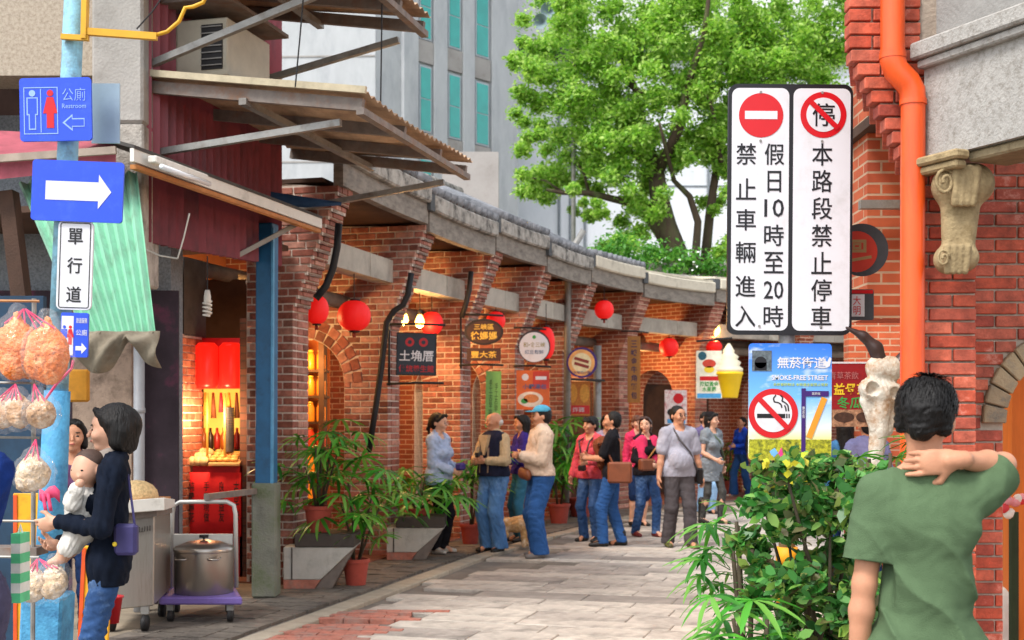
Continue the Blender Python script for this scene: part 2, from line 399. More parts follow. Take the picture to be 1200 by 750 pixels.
HAIR = mat('hair_black', '#0f0c0b', .55, .4, 60, stretch=(1, 1, .12), bump=.4, bscale=140, spec=.3)
HAIR_BR = mat('hair_brown', '#3a221a', .42, .4, 60, stretch=(1, 1, .12), bump=.25, bscale=140)
HAIR_W = mat('hair_white', '#c9c4bd', .6, .15, 60)
EYE = mat('eye_dark', '#16100d', .2, .1); LIP = mat('lip', '#a85a50', .45, .1)
def cloth(name, col, var=.15, rough=.9, **kw): return mat('cloth_'+name, col, rough, var+.1, 11, bump=.3, bscale=260, spec=.12, **kw)
DENIM = mat('denim', '#34507c', .9, .35, 5, bump=.15, bscale=300, spec=.1, dirt='#6c87ac', dscale=3, damt=.3)
DENIM_L = mat('denim_light', '#5580b4', .9, .25, 5, bump=.15, bscale=300, spec=.1, dirt='#88aedd', dscale=3, damt=.25)
DENIM_B = mat('denim_bright', '#2f558c', .9, .25, 5, bump=.15, bscale=300, spec=.1)
DENIM_D = mat('denim_dark', '#1d2f52', .9, .35, 5, bump=.15, bscale=300, spec=.1, dirt='#4c74a8', dscale=3, damt=.2)
SHOE_B = mat('shoe_black', '#1a1817', .5, .3); SHOE_W = mat('shoe_light', '#b9b4ad', .6, .2); SHOE_R = mat('shoe_red', '#6b1f1f', .5, .3)
def person(label, loc, heading, H=1.65, g=1.0, fem=False, head=(0, 0, 0), lean=(0, 0, 0), hands=None, feet=None, top=None, bottom=None,
           hair='short', hairm=None, skin=None, shoes=None, hd=.009, hc=.011, belly=0, seed=1, curl=.4, boots=None, group=None, name='person', handsz=1.0,
           elbow=None, palm=None, legs=True, face=True, fine=False, sleeveless=False, fold_amp=.009, hairlen=1.3, neck_dx=(0, 0, 0), joint=None):
    """local frame: faces -Y, x>0 is the person's left; wrists in hands={'L':(x,y,z),'R':...} (metres of a 1.7 m body)"""
    s = H/1.7; t = thing(name, label, 'person', loc, heading, group); skin = skin or SK; hairm = hairm or HAIR; shoes = shoes or SHOE_B
    sw = .142 if fem else .163; ln = V(lean)
    def T(p):   # torso lean grows with height above the hips
        p = V(p); k = max(0, min(1, (p.z-.93)/.5)); return (p+ln*k)*s
    hands = hands or {}; feet = feet or {}; elbow = elbow or {}; palm = palm or {}
    jt = {}
    for sd, q in (('L', 1), ('R', -1)):
        sh = T((q*sw*(g*.5+.5), .005, 1.385)); w = hands.get(sd, (q*(sw+.07), -.05, .87)); w = V((w[0]+ln.x*.8, w[1]+ln.y*.8, w[2]))*s
        el, w = ik(sh, w, .285*s, .245*s, elbow.get(sd, (q*.45, .8, -.2)))
        if joint and sd in joint: el = V(joint[sd])*s; w = V(hands[sd])*s
        hp = V((q*.085, 0, .92))*s; f = feet.get(sd, (q*.10, 0, 0)); an = V((f[0], f[1], f[2]+.075))*s
        kn, an = ik(hp, an, .44*s, .425*s, (q*.1, -1, 0)); jt[sd] = (sh, el, w, hp, kn, an)
    fy = lambda f: ((0, 1, 0), f)
    hip, wai, che = (.10, .105, .125) if fem else (.098, .118, .14)
    torso = [cone(T((-.07*g, .005, .93)), T((.07*g, .005, .93)), hip*1.0*g*s, flat=fy(.85), k=.05), cone(T((0, 0, .98)), T((0, 0, 1.14)), wai*1.05*g*s, wai*g*s, flat=fy(.78), k=.06),
             cone(T((0, 0, 1.14)), T((0, .005, 1.31)), wai*1.02*g*s, che*g*s, flat=fy(.72), k=.04), cone(T((-.11*g, .008, 1.378)), T((.11*g, .008, 1.378)), .056*s, flat=fy(.95), k=.03)]
    if fem: torso += [ball(T((q*.062, -.085, 1.235)), .058*s, k=.04) for q in (1, -1)]
    if belly: torso += [ball(T((0, -.05-.04*belly, 1.06)), (.135*s*g, (.09+.05*belly)*s, .13*s), k=.05)]
    trap = [cone(T((q*.02, .015, 1.47)), T((q*.13, .01, 1.395)), .04*s, .042*s, k=.03) for q in (1, -1)]
    N0 = T((0, .012, 1.42)); HP = T((neck_dx[0], neck_dx[1], 1.52+neck_dx[2])); Rh = Matrix.Rotation(head[0], 3, 'Z') @ Matrix.Rotation(head[1], 3, 'X') @ Matrix.Rotation(head[2], 3, 'Y')
    hr = np.array(Rh)
    def Hd(p): return HP+(Rh @ (V(p)-V((0, 0, 1.52))))*s*1.07
    headp = [ball(Hd((0, .012, 1.605)), (.074*s, .093*s, .094*s), rot=hr, k=.02), cone(Hd((0, -.028, 1.585)), Hd((0, -.052, 1.522)), .062*s, .034*s, k=.03),
             ball(Hd((0, -.055, 1.635)), (.055*s, .03*s, .035*s), rot=hr, k=.03), cone(Hd((0, -.086, 1.608)), Hd((0, -.107, 1.573)), .007*s, .0115*s, k=.008),
             ball(Hd((0, -.085, 1.545)), (.022*s, .012*s, .012*s), rot=hr, k=.01)]
    headp += [ball(Hd((q*.036, -.066, 1.572)), .026*s, k=.02) for q in (1, -1)] + [ball(Hd((q*.0765, .014, 1.585)), (.009*s, .019*s, .031*s), rot=hr, k=.006) for q in (1, -1)]
    body = list(torso)+trap+[cone(N0, Hd((0, .012, 1.545)), (.047 if fem else .056)*s, (.044 if fem else .053)*s, k=.025)]
    ag = (.5+.5*g)*(.88 if fem else 1)
    for sd, q in (('L', 1), ('R', -1)):
        sh, el, w, hp, kn, an = jt[sd]
        body += [cone(sh, el, .05*ag*s, .039*ag*s, k=.03), cone(el, el+(w-el)*.35, .038*ag*s, .040*ag*s, k=.02), cone(el+(w-el)*.35, w, .040*ag*s, .026*ag*s, k=.02)]
        fd = (w-el).normalized(); body += hand_prims(w, palm.get(sd, (fd, None))[0] or fd, palm.get(sd, (None, (-q, -.2, 0)))[1] or (-q, -.2, 0), q*(-1), s, curl, handsz*(.93 if fem else 1))
        body += [cone(hp, kn, .082*s*ag, .055*s*ag, k=.04), cone(kn, kn+(an-kn)*.35, .053*s*ag, .056*s*ag, k=.03), cone(kn+(an-kn)*.35, an, .056*s*ag, .036*s, k=.03), cone(an, an+V((0, -.12*s, -.045*s)), .034*s, .028*s, k=.03)]
    body += headp
    bo = sdf_part('body', body, skin, t, hd)
    if face:
        for q in (1, -1):
            b = MB(); b.ell(Hd((q*.031, -.083, 1.598)), (.0125*s, .006*s, .0062*s), 8, 6, rot=Rh); b.build('eye', EYE, t, True, world=False)
            b = MB(); b.ell(Hd((q*.033, -.085, 1.621)), (.019*s, .006*s, .0042*s), 8, 6, rot=Rh); b.build('eyebrow', hairm, t, True, world=False)
        b = MB(); b.ell(Hd((0, -.0945, 1.546)), (.019*s, .006*s, .0065*s), 8, 6, rot=Rh); b.build('mouth', LIP, t, True, world=False)
    # hair
    st = (6, 6, .8)
    if hair:
        hp_ = []
        if hair in ('short', 'bald', 'bob', 'long', 'tail', 'fringe'):
            if hair == 'bald': hp_ = [ball(Hd((0, .05, 1.585)), (.074*s, .06*s, .05*s), rot=hr, k=.02)]
            else: hp_ = [ball(Hd((0, .026, 1.628)), (.083*s, .098*s, .092*s), rot=hr, k=.02), ball(Hd((0, .05, 1.58)), (.076*s, .062*s, .075*s), rot=hr, k=.03)]
        if hair not in ('bald',):
            q_ = ball(Hd((0, -.105, 1.572)), (.11*s, .098*s, .082*s), rot=hr); q_['neg'] = 1; hp_.append(q_)
        if hair in ('bob', 'long', 'fringe', 'tail'):
            hp_ += [cone(Hd((q*.04, -.062, 1.682)), Hd((q*.072, -.012, 1.62)), .024*s, .016*s, k=.02) for q in (1, -1)]
        if hair in ('bob', 'long'):
            lo = {'bob': 1.525, 'long': hairlen}[hair]
            hp_ += [cone(Hd((q*.064, .022, 1.62)), (Hd((q*.07, .02, 1.54)) if hair == 'bob' else T((q*.075, .03, lo+.08))), .030*s, .032*s, flat=(Rh @ V((1, 0, 0)), .7), k=.03) for q in (1, -1)]
            hp_ += [cone(Hd((0, .065, 1.60)), (Hd((0, .055, lo+.02)) if hair == 'bob' else T((0, .085, lo))), .072*s, .06*s, flat=(Rh @ V((0, 1, 0)), .65), k=.03)]
        if hair == 'fringe': hp_ += [cone(Hd((-.045, -.072, 1.648)), Hd((.045, -.072, 1.648)), .02*s, k=.02)]
        if hair == 'tail': hp_ += [cone(Hd((0, .10, 1.63)), Hd((0, .135, 1.52)), .028*s, .018*s, k=.02), cone(Hd((0, .135, 1.52)), T((0, .09, 1.36)), .018*s, .01*s, k=.02)]
        if hair == 'bun': hp_ += [ball(Hd((0, .024, 1.622)), (.08*s, .095*s, .088*s), rot=hr, k=.02), ball(Hd((0, .06, 1.735)), .04*s, k=.02)]
        sdf_part('hair', hp_, hairm, t, .006 if not fine else .004, disp=fold(seed, 70, (1, 1, .18)), amp=.0045)
    # clothes
    if bottom:
        bm_, wid = bottom['m'], bottom.get('w', .014); pr = [dict(torso[0]), cone(T((0, 0, .93)), T((0, 0, bottom.get('rise', .99))), wai*1.02*g*s, flat=fy(.8), k=.05)]
        for sd, q in (('L', 1), ('R', -1)):
            sh, el, w, hp, kn, an = jt[sd]; end = an+V((0, 0, -.015))*s
            if bottom.get('len') is not None: end = kn+(an-kn)*bottom['len']
            pr += [cone(hp+V((0, 0, -.02)), kn, .082*s*ag, .058*s*ag, k=.035), cone(kn, end, .058*s*ag, bottom.get('cuff', .05)*s, k=.03)]
        cz = (min(jt['L'][5].z, jt['R'][5].z)-.03*s)
        sdf_part(bottom.get('name', 'trousers'), pr, bm_, t, hc, off=wid*s, cuts=[((0, 0, bottom.get('top', 1.0)*s), (0, 0, 1)), ((0, 0, max(.03*s, cz)), (0, 0, -1))], disp=fold(seed+9, 24, (1, 1, 1.1)), amp=fold_amp*.9)
    if top:
        tm, hem, slv, wid = top['m'], top.get('hem', .92), top.get('slv', 1.9), top.get('w', .014); pr = [dict(p) for p in torso]+[dict(p) for p in trap]+[cone(T((-.075*g, .003, .95)), T((.075*g, .003, .95)), (hip+.016)*g*s, flat=fy(.9), k=.04)]
        if hem < .9: pr += [cone(T((-.06, 0, .9)), T((-.06, 0, hem)), (hip+.0)*g*s, (hip+.01)*g*s, flat=fy(.85), k=.05), cone(T((.06, 0, .9)), T((.06, 0, hem)), hip*g*s, (hip+.01)*g*s, flat=fy(.85), k=.05)]
        cu = [((0, 0, hem*s), (0, 0, -1))]
        ng = cone(T((0, -.035, 1.448)), Hd((0, -.02, 1.56)), .05*s, .07*s); ng['neg'] = 1
        for sd, q in (('L', 1), ('R', -1)):
            sh, el, w, hp, kn, an = jt[sd]
            if slv > 0:
                e1 = sh+(el-sh)*min(slv, 1); pr.append(cone(sh, e1, .053*ag*s, (.046 if slv > .8 else .056)*ag*s, k=.04))
                if slv > 1: e2 = el+(w-el)*min(slv-1, .97); pr += [cone(el, e2, .043*ag*s, .034*ag*s, k=.02)]
        if not top.get('collar'): pr.append(ng)
        sdf_part(top.get('name', 'shirt'), pr, tm, t, hc, off=wid*s, cuts=cu, disp=fold(seed+3, 21, (1.1, 1.1, .8)), amp=fold_amp)
        if top.get('collar'):
            sdf_part('collar', [cone(N0+V((0, -.005, .0))*s, N0+(Hd((0, .01, 1.53))-N0)*.45, .066*s, .062*s, k=.01)], top['collar'], t, .008)
    if shoes:
        for sd, q in (('L', 1), ('R', -1)):
            an = jt[sd][5]; z0 = an.z-.075*s; yaw = q*.16; fx = lambda x, y, z: an+V((x*math.cos(yaw)-y*math.sin(yaw), x*math.sin(yaw)+y*math.cos(yaw), z-.075))*s
            pr = [cone(fx(0, .035, .038), fx(0, -.06, .036), .040*s, .043*s, k=.02), cone(fx(0, -.06, .034), fx(0, -.155, .026), .043*s, .034*s, flat=((0, 0, 1), .8), k=.02), cone(fx(0, .01, .06), fx(0, .005, .09), .043*s, .04*s, k=.02)]
            if boots: pr += [cone(fx(0, .01, .06), fx(0, .0, boots), .045*s, .055*s, k=.02)]
            sdf_part('shoe', pr, shoes, t, .009, cuts=[((0, 0, z0+.002), (0, 0, -1))])
    t['_j'] = 1; J = {k: v for k, v in jt.items()}; del t['_j']
    return t, J, Hd, T
def world_of(t, p): return t.matrix_basis @ V(p)
# ================================================================ the street, its paving
B = [V((x, y, 0)) for x, y in ((-2.1, 12.3), (-1.43, 14.8), (-.68, 17.0), (.05, 18.8), (.82, 20.7), (1.89, 22.6), (3.5, 24.5), (5.7, 26.0), (8.2, 27.0), (11, 27.6))]
def tang(i):
    a = B[max(i-1, 0)]; b = B[min(i+1, len(B)-1)]; return (b-a).normalized()
def nrm(i): t = tang(i); return V((t.y, -t.x, 0))
UP = V((0, 0, 1))
T0 = V((.2588, .966, 0)); N0_ = V((.966, -.2588, 0))          # direction of the street and outward normal at its near end
def F(t, s, z): return B[0]+T0*t+N0_*s+UP*z
def hit(px, py, s):   # where the ray of a pixel meets the vertical plane that is s in front of the shop fronts
    o = B[0]+N0_*s; d = V(((px-600)/FPX, 1, (HOR-py)/FPX)); k = (o.x*N0_.x+o.y*N0_.y)/(d.x*N0_.x+d.y*N0_.y)
    q = d*k+V((0, 0, CAMH)); return q, (q-o).dot(T0)
M_ground = mat('ground_concrete', '#77716a', .95, .3, 3, bump=.3, bscale=40)
part('ground', lambda b: b.box((0, 100, -.08), (600, 600, .1)), M_ground, None)['kind'] = 'structure'
M_joint = mat('paving_joint', '#6b655d', .95, .3, 6)
M_slab = mat('paving_slab', '#b3aaa0', .82, .25, 5, bump=.3, bscale=70, rand=.26, dirt='#79736c', dscale=3, damt=.45)
M_slabd = mat('paving_slab_dark', '#877f78', .85, .25, 5, bump=.3, bscale=70, rand=.16)
PS = V((.27, .963, 0)); PN = V((.963, -.27, 0)); PO = V((0, 8, 0))
pav = part('street_pavement', lambda b: b.hexa([PO+PN*x+PS*y+UP*z for z in (-.035, -.006) for x, y in ((-1.2, -7.6), (9, -7.6), (30, 32), (-1.7, 32))]), M_joint, None)
pav['kind'] = 'structure'
def unit(name, size, bevel):
    b = MB(); b.box((0, 0, 0), size); return b.mesh(name, [], False, None, bevel)
sl_mesh = {}
def slab_mesh(L, W, m, nm='slab'):
    k = (round(L, 2), round(W, 2), m.name)
    if k not in sl_mesh:
        me = unit(nm, (round(L, 2)-.008, round(W, 2)-.009, .04), .006); me.materials.append(m); sl_mesh[k] = me
    return sl_mesh[k]
pang = math.atan2(PN.y, PN.x)
far = MB(); y = -4.6; k = 0; rows_dark = {11, 12, 25, 33}
def in_patch(c): return False
def row_left(Y):   # x of the building line at depth Y
    for i in range(len(B)-1):
        if B[i].y <= Y <= B[i+1].y: return B[i].x+(B[i+1].x-B[i].x)*(Y-B[i].y)/(B[i+1].y-B[i].y)
    return B[0].x-(B[0].y-Y)*.268 if Y < B[0].y else 11
nslab = 0
while y < 19.5:
    W = (.30, .42, .36)[k % 3]; x = rnd.uniform(-4.9, -4.2); md = M_slabd if (k % 9 in (4,)) else M_slab
    while x < 16:
        L = rnd.choice((.6, .8, .8, 1.0, 1.2)); c = PO+PN*(x+L/2)+PS*(y+W/2)
        px = 600+1500*c.x/max(c.y, .5)
        ok = c.x-L/2 > row_left(c.y)+1.15 and c.y > 2.5
        if c.x > 2.9+.29*(c.y-6) and c.y < 16: ok = False
        if ok and c.y > 4:
            hide = c.x > X(1250, c.y) or c.x < X(-60, c.y)
            if c.y < 19 and not hide and c.y > 7.5:
                o = link('slab', slab_mesh(L, W, md), pav, loc=(c.x, c.y, -.018+rnd.uniform(-.003, .003)), rot=(rnd.uniform(-.004, .004), rnd.uniform(-.003, .003), pang)); nslab += 1
            else: far.box(c+V((0, 0, -.018)), (L-.008, W-.009, .04), Matrix.Rotation(pang, 3, 'Z'))
        x += L
    y += W; k += 1
fo = far.build('slab_field', M_slab, pav, False); fo['kind'] = 'stuff'
# darker setts along the foot of the arcade, and the red brick patch in front of the tin-fronted shop
M_sett = mat('gutter_sett', '#7d756b', .9, .3, 6, bump=.4, bscale=50, rand=.2, dirt='#4f4a44', dscale=4, damt=.4)
M_curb = mat('gutter_curb', '#a69c8b', .9, .2, 6, bump=.3, bscale=60, rand=.12)
se = MB(); cu = 0
Yc = 8.6
while Yc < 26:
    xl = row_left(Yc); ds = .22
    for j in range(5):
        if j == 4:
            continue
        se.box((xl+.06+j*.22+rnd.uniform(-.01, .01), Yc, -.022+rnd.uniform(-.004, .004)), (.21, ds-.012, .04), Matrix.Rotation(-.26, 3, 'Z'))
    Yc += ds
so_ = se.build('gutter_setts', M_sett, None); tag(so_, 'dark grey setts along the foot of the arcade', None, None, 'stuff')
curb = thing('gutter_curb', None, None); curb['kind'] = 'structure'
cb_mesh = unit('curb_stone', (.19, .78, .05), .008); cb_mesh.materials.append(M_curb)
Yc = 8.4
while Yc < 25:
    xl = row_left(Yc); a = math.atan2(row_left(Yc+.4)-row_left(Yc-.4), .8)
    link('curb_stone', cb_mesh, curb, loc=(xl+1.06, Yc, -.013), rot=(0, 0, -a)); Yc += .77
M_rbrick = mat('paving_brick', '#b0705f', .88, .3, 12, rand=.0, dirt='#8d8078', dscale=5, damt=.45, bump=.3)
rb = MB(); random.seed(3)
for i in range(30):
    for j in range(26):
        p = V((-2.15+i*.205+(.1 if j % 2 else 0), 8.0+j*.103, 0)); u = PO*0+V((p.x, p.y, 0))
        if u.x > -1.0+.27*(u.y-9.4)+.12*math.sin(j*1.3) or u.x < row_left(u.y)+1.18: continue
        if 9.95 < u.y < 10.15 and u.x > -1.6: continue
        rb.box((u.x, u.y, -.010+rnd.uniform(-.003, .003)), (.198, .096, .04), Matrix.Rotation(pang*.3, 3, 'Z'))
rbo = rb.build('brick_paving', M_rbrick, None); tag(rbo, 'worn red brick paving patch in front of the tin shop', None, None, 'stuff')
part('shop_floor', lambda b: b.hexa([V((row_left(q)-x, q, z)) for z in (-.03, -.004) for q, x in ((6.5, .0), (12.5, -.02), (12.5, 4), (6.5, 4))]), mat('shop_floor_concrete', '#9c8f7c', .85, .25, 3, bump=.2, dirt='#6c6459'), None)['kind'] = 'structure'
part('arcade_floor', lambda b: [b.hexa([B[i]+nrm(i)*.02+UP*z for i_ in (0,)]+[B[i+1]+nrm(i+1)*.02+UP*z for i_ in (0,)]+[B[i+1]-nrm(i+1)*4+UP*z, B[i]-nrm(i)*4+UP*z] if 0 else
      [q+UP*z for z in (-.03, .012) for q in (B[i]+nrm(i)*.02, B[i+1]+nrm(i+1)*.02, B[i+1]-nrm(i+1)*4, B[i]-nrm(i)*4)]) for i in range(9)], mat('arcade_floor_tile', '#8a5a48', .7, .25, 3, bump=.1), None)['kind'] = 'structure'

# ================================================================ the brick arcade on the left, one house to each bay
M_bk = brick_mat('brick_red', ['#7d493b', '#96594a', '#ad7262', '#8a4f40', '#bf8c7a', '#6d4236', '#9a6252'])
M_mort = mat('mortar', '#d2c3b6', .95, .2, 20, bump=.3)
M_btex = brick_tex_mat('brickwork_far', '#8a4a38', '#a05a44', '#c8ad96')
M_fascia = mat('eave_concrete', '#8f877d', .9, .2, 5, bump=.15, dirt='#625b54', dscale=4, damt=.5, stretch=(1, 1, 3))
M_cope = mat('eave_plaster', '#c6c0b6', .92, .25, 6, bump=.5, bscale=25, dirt='#4d4a46', dscale=6, damt=.75)
M_cope2 = mat('eave_plaster_new', '#cfc7b4', .9, .15, 6, bump=.25, bscale=25, dirt='#8d8676', dscale=3, damt=.3)
M_gap = mat('eave_gap_dark', '#55585a', .95, .3, 10, bump=.4)
M_tile = mat('roof_tile', '#8b8d92', .85, .35, 7, bump=.3, bscale=40, dirt='#54585e', dscale=4, damt=.5)
M_lint = mat('stone_lintel', '#b3aca0', .9, .2, 4, bump=.2, rand=.18, dirt='#8d867c', dscale=3, damt=.3)
M_log = mat('log_wood', '#7d7064', .85, .3, 5, bump=.3, stretch=(1, 1, 1))
M_wood = mat('dark_timber', '#4a3428', .8, .3, 5, bump=.2); M_woodo = mat('warm_wood', '#a85f2c', .65, .25, 4, stretch=(4, 4, .6), bump=.1)
M_plast = mat('arcade_plaster', '#b06a3e', .9, .2, 3)
bk = unit('brick', (.226, .10, .060), .005); bk.materials.append(M_bk)
CH = .075
def corb(z, zs=2.62, ze=3.76, mx=.47):
    k = math.floor(z/CH)*CH
    return 0 if k < zs else mx*min(1, (k-zs)/(ze-zs))**1.05
HOUSE_LABEL = ['brick arcade house nearest the blue steel column, with mossy corbelled pillar', 'brick arcade house with the dark slate hanging sign on its pillar', 'brick arcade house carrying the oval brown sign',
               'brick arcade house with the round white sign and orange poster', 'brick arcade house with the round sausage sign and metal posts', 'brick arcade house with the tall wooden sign on its pillar',
               'brick arcade house carrying the ice cream sign', 'dark brick arcade house behind the smoke-free sign', 'farthest brick arcade house at the bend of the street']
houses = []
for i in range(9):
    t, n = tang(i), nrm(i); O = B[i]; a = -n
    hs = thing('arcade_house', HOUSE_LABEL[i], 'house', O, math.atan2(a.y, a.x), 'brick arcade houses along the left side'); houses.append(hs)
    TH = .36; WI = 2.1; u1, u2, zs = .56, 1.66, 2.0; rad = (u2-u1)/2; um = (u1+u2)/2
    arc = [(um-rad*math.cos(q), zs+rad*math.sin(q)) for q in [math.pi*j/12 for j in range(13)]]
    if i == 0: WI = .5
    prof = [(0.014, 0), (u1, 0)]+arc+[(u2, 0), (WI, 0), (WI, 3.9)] if i else [(.014, 0), (WI, 0), (WI, 3.9)]
    top = []; z = 3.8
    while z > 2.6: top.append((-corb(z-.001)+.014, z)); top.append((-corb(z-.001)+.014, z-CH)); z -= CH
    prof += top
    # local frame of the house: x inward, y = along the street (a x up -> check), z up
    yl = UP.cross(a)   # local +Y in world
    sgn = 1 if yl.dot(t) > 0 else -1
    def L(u, q, z, sgn=sgn): return (u, sgn*q, z)
    b = MB(); y0, y1 = .014, TH
    b.prism(prof, L(0, y0, 0), (1, 0, 0), (0, 0, 1), -(y1-y0)*sgn)
    wall = b.build('partition_wall', M_btex if i > 4 else [M_mort], hs, world=False)
    if i <= 4:   # inner lining of the arch reveals the brick behind the mortar plane
        part('wall_core', lambda b: b.prism([(q[0]+(.02 if k_ < 1 else 0), q[1]) for k_, q in enumerate(prof)], L(0, y0+.03, 0), (1, 0, 0), (0, 0, 1), -(y1-y0-.02)*sgn), M_btex, hs, world=False)
    if 0 < i <= 4:
        pr2 = [q for q in arc if q[0] >= 1.24]+[(u2, 0), (WI, 0), (WI, 3.78), (1.245, 3.78)]
        part('inner_brickwork', lambda b: b.prism(pr2, L(0, .002, 0), (1, 0, 0), (0, 0, 1), -.012*sgn), M_btex, hs, world=False)
    if i < 7:
        z = 0; kk = 0
        while z < 3.76:
            s_ = corb(z); zc = z+CH/2
            if i <= 4:
                lim = WI if (zc > zs+rad+.28 or not i) else (u1 if zc < zs else None)
                if lim is None:
                    dz = zc-zs; r2 = rad+.23; lim = um-math.sqrt(max(r2*r2-dz*dz, 0)) if dz < r2 else WI
                lim = min(lim, 1.25, WI)
                u = -s_-(.118 if kk % 2 else 0)
                while u < lim-.03:
                    ua, ub = max(u, -s_), min(u+.236, lim)
                    if ub-ua > .04:
                        o = link('brick', bk, wall, loc=L((ua+ub)/2, .052+rnd.uniform(-.003, .003), zc), scale=((ub-ua-.016)/.226, 1, 1))
                    u += .236
                q0 = .106
            else: q0 = .0
            q = q0
            nb = 1 if kk % 2 else 2
            wq = (TH-q0-.004)/nb
            for j in range(nb):
                link('brick', bk, wall, loc=L(-s_+.05+rnd.uniform(-.003, .003), q0+wq*(j+.5), zc), rot=(0, 0, math.pi/2), scale=((wq-.008)/.226, 1, 1))
            z += CH; kk += 1
        if 0 < i <= 4:   # voussoirs round the arch
            for ring in (0, 1):
                for j in range(15):
                    th = math.pi*(j+.5)/15; rr = rad+.06+ring*.115
                    if um-rr*math.cos(th) > 1.3: continue
                    link('brick', bk, wall, loc=L(um-rr*math.cos(th), .046, zs+rr*math.sin(th)), rot=(0, (th if sgn > 0 else th), 0), scale=(.108/.226, 1, (math.pi*rr/15-.01)/.066))
    if i == 9: continue
    # eave, roof, beams of this bay
    E = lambda j, s, z: B[j]+nrm(j)*s+UP*z
    j = i+1; new = i in (4, 5, 6, 7, 8)
    dzi = (.05, -.03, .04, -.04, .02, -.05, .03, 0, 0)[i]; zf0, zf1 = 3.77+dzi, 4.0+dzi; RZ = 5.3 if i < 4 else 4.42
    def strip(b, s0, s1, za0, za1, e0=0.0, e1=1.0, nseg=6, sag=.0):
        rings = []
        for q in range(nseg+1):
            f = e0+(e1-e0)*q/nseg; dz = -sag*4*f*(1-f)
            p = lambda s, z: E(i, s, z).lerp(E(j, s, z), f)+UP*dz
            rings.append([p(s0, za0), p(s1, za0), p(s1, za1), p(s0, za1)])
        b.loft(rings)
    part('eave_fascia', lambda b: strip(b, .40, .50, zf0, zf1, .012, .988, sag=.02), M_fascia, hs)
    part('eave_coping', lambda b: strip(b, .34, .57, zf1+.004, zf1+.2, .03, .97, sag=.02), M_cope2 if new else M_cope, hs, bevel=.02)
    part('eave_gap', lambda b: strip(b, .36, .55, zf1+.002, zf1+.19, -.028, .028, 1), M_gap, hs)
    part('stone_lintel', lambda b: strip(b, -.16, .06, 3.16, 3.42, .03, .36, 2), M_lint, hs)
    part('stone_lintel', lambda b: strip(b, -.158, .058, 3.16, 3.42, .363, .72, 2), M_lint, hs)
    part('stone_lintel', lambda b: strip(b, -.16, .06, 3.16, 3.42, .723, .998, 2), M_lint, hs)
    for s_, zz, rr in ((-.55, 2.95, .085), (-1.35, 3.15, .08)):
        part('purlin_log', lambda b: b.tube([E(i, s_, zz).lerp(E(j, s_, zz), f) for f in (.1, .5, 1.0)], rr, 10), M_log, hs, True)
    part('roof_slab', lambda b: b.hexa([E(i, .5, 4.2+dzi), E(j, .5, 4.2+dzi), E(j, -1.9, RZ), E(i, -1.9, RZ), E(i, .5, 4.24+dzi), E(j, .5, 4.24+dzi), E(j, -1.9, RZ+.05), E(i, -1.9, RZ+.05)]), [M_wood if not new else M_cope2], hs)
    if not new or i == 4:
        nt = 11
        for q in range(nt):
            f = (q+.5)/nt; pts = [E(i, .55, 4.235+dzi).lerp(E(j, .55, 4.235+dzi), f), E(i, -.7, 4.235+(RZ-4.19)*.51).lerp(E(j, -.7, 4.235+(RZ-4.19)*.51), f), E(i, -1.9, RZ+.06).lerp(E(j, -1.9, RZ+.06), f)]
            part('tile_row', lambda b: b.tube(pts, .058, 8), M_tile, hs, True)
    part('roof_ridge', lambda b: [b.tube([E(i, -1.9, RZ+.1), E(j, -1.9, RZ+.1)], .09, 8)], M_cope, hs, True)
    if i < 3: part('roof_pipe', lambda b: [b.tube([E(i, -.3, 4.66), E(j, -.3, 4.66)], .022, 8)], mat('white_pipe', '#c9cdd0', .5, .1), hs, True)
    # shop front at the back of the walk: brick, timber door frame and dark glass
    part('shop_front', lambda b: strip(b, -2.25, -2.1, 0, 4.2, 0, 1, 1), M_plast if i < 5 else M_btex, hs)
    part('shop_doorway', lambda b: strip(b, -2.09, -2.05, .05, 2.3, .2, .8, 1), M_wood, hs)
    part('ceiling', lambda b: strip(b, -2.1, .3, 3.86, 3.9, 0, 1, 1), M_wood, hs)
# lit bulbs in the arcade (lamp with its own light)
M_bulb = mat('lit_bulb', '#fff0d0', .3, .0, emit='#ffb84a', estr=7)
M_blk = mat('black_iron', '#1d1c1e', .6, .3); M_wire = M_blk
def bulb(p, label, e=28, r=.045, col=(1, .55, .2), cord=.5):
    t = thing('hanging_bulb', label, 'lamp', p, 0, 'lit bulbs in the arcade')
    part('glass_bulb', lambda b: b.lathe([(.005, -r*1.3), (r*.7, -r), (r, -r*.2), (r*.8, r*.6), (r*.35, r*1.5)], p, 12), M_bulb, t, True)
    part('socket', lambda b: b.lathe([(r*.4, r*1.45), (r*.42, r*2.4), (.006, r*2.6)], p, 10), M_blk, t, True)
    part('cord', lambda b: b.tube([V(p)+UP*r*2.5, V(p)+UP*(r*2.5+cord)], .005, 6), M_blk, t)
    l = bpy.data.lights.new('bulb_light', 'POINT'); l.energy = e; l.color = col; l.shadow_soft_size = .08
    lo = bpy.data.objects.new('bulb_light', l); C.objects.link(lo); lo.parent = t; lo.location = (0, 0, -r*2.2); return t
bulb(P(473, 374, 15.6), 'left one of two bright bulbs above the slate sign', 22, .06, cord=.7)
bulb(P(492, 377, 15.9), 'right one of two bright bulbs above the slate sign', 22, .06, cord=.7)
def inner(i, f, s, z): return (B[i]+nrm(i)*s).lerp(B[i+1]+nrm(i+1)*s, f)+UP*z
bulb(inner(0, .62, -1.0, 2.72), 'bulb behind the mossy pillar lighting the first arcade bay', 24)
bulb(inner(2, .55, -.9, 2.8), 'bulb lighting the bay behind the oval sign', 32)
bulb(inner(3, .5, -1.0, 2.8), 'bulb lighting the bay behind the round white sign', 18)
bulb(inner(4, .5, -1.1, 2.8), 'bulb lighting the bay behind the sausage sign', 9)
bulb(inner(5, .6, -.8, 2.75), 'bulb lighting the bay with the dark arched door', 48)
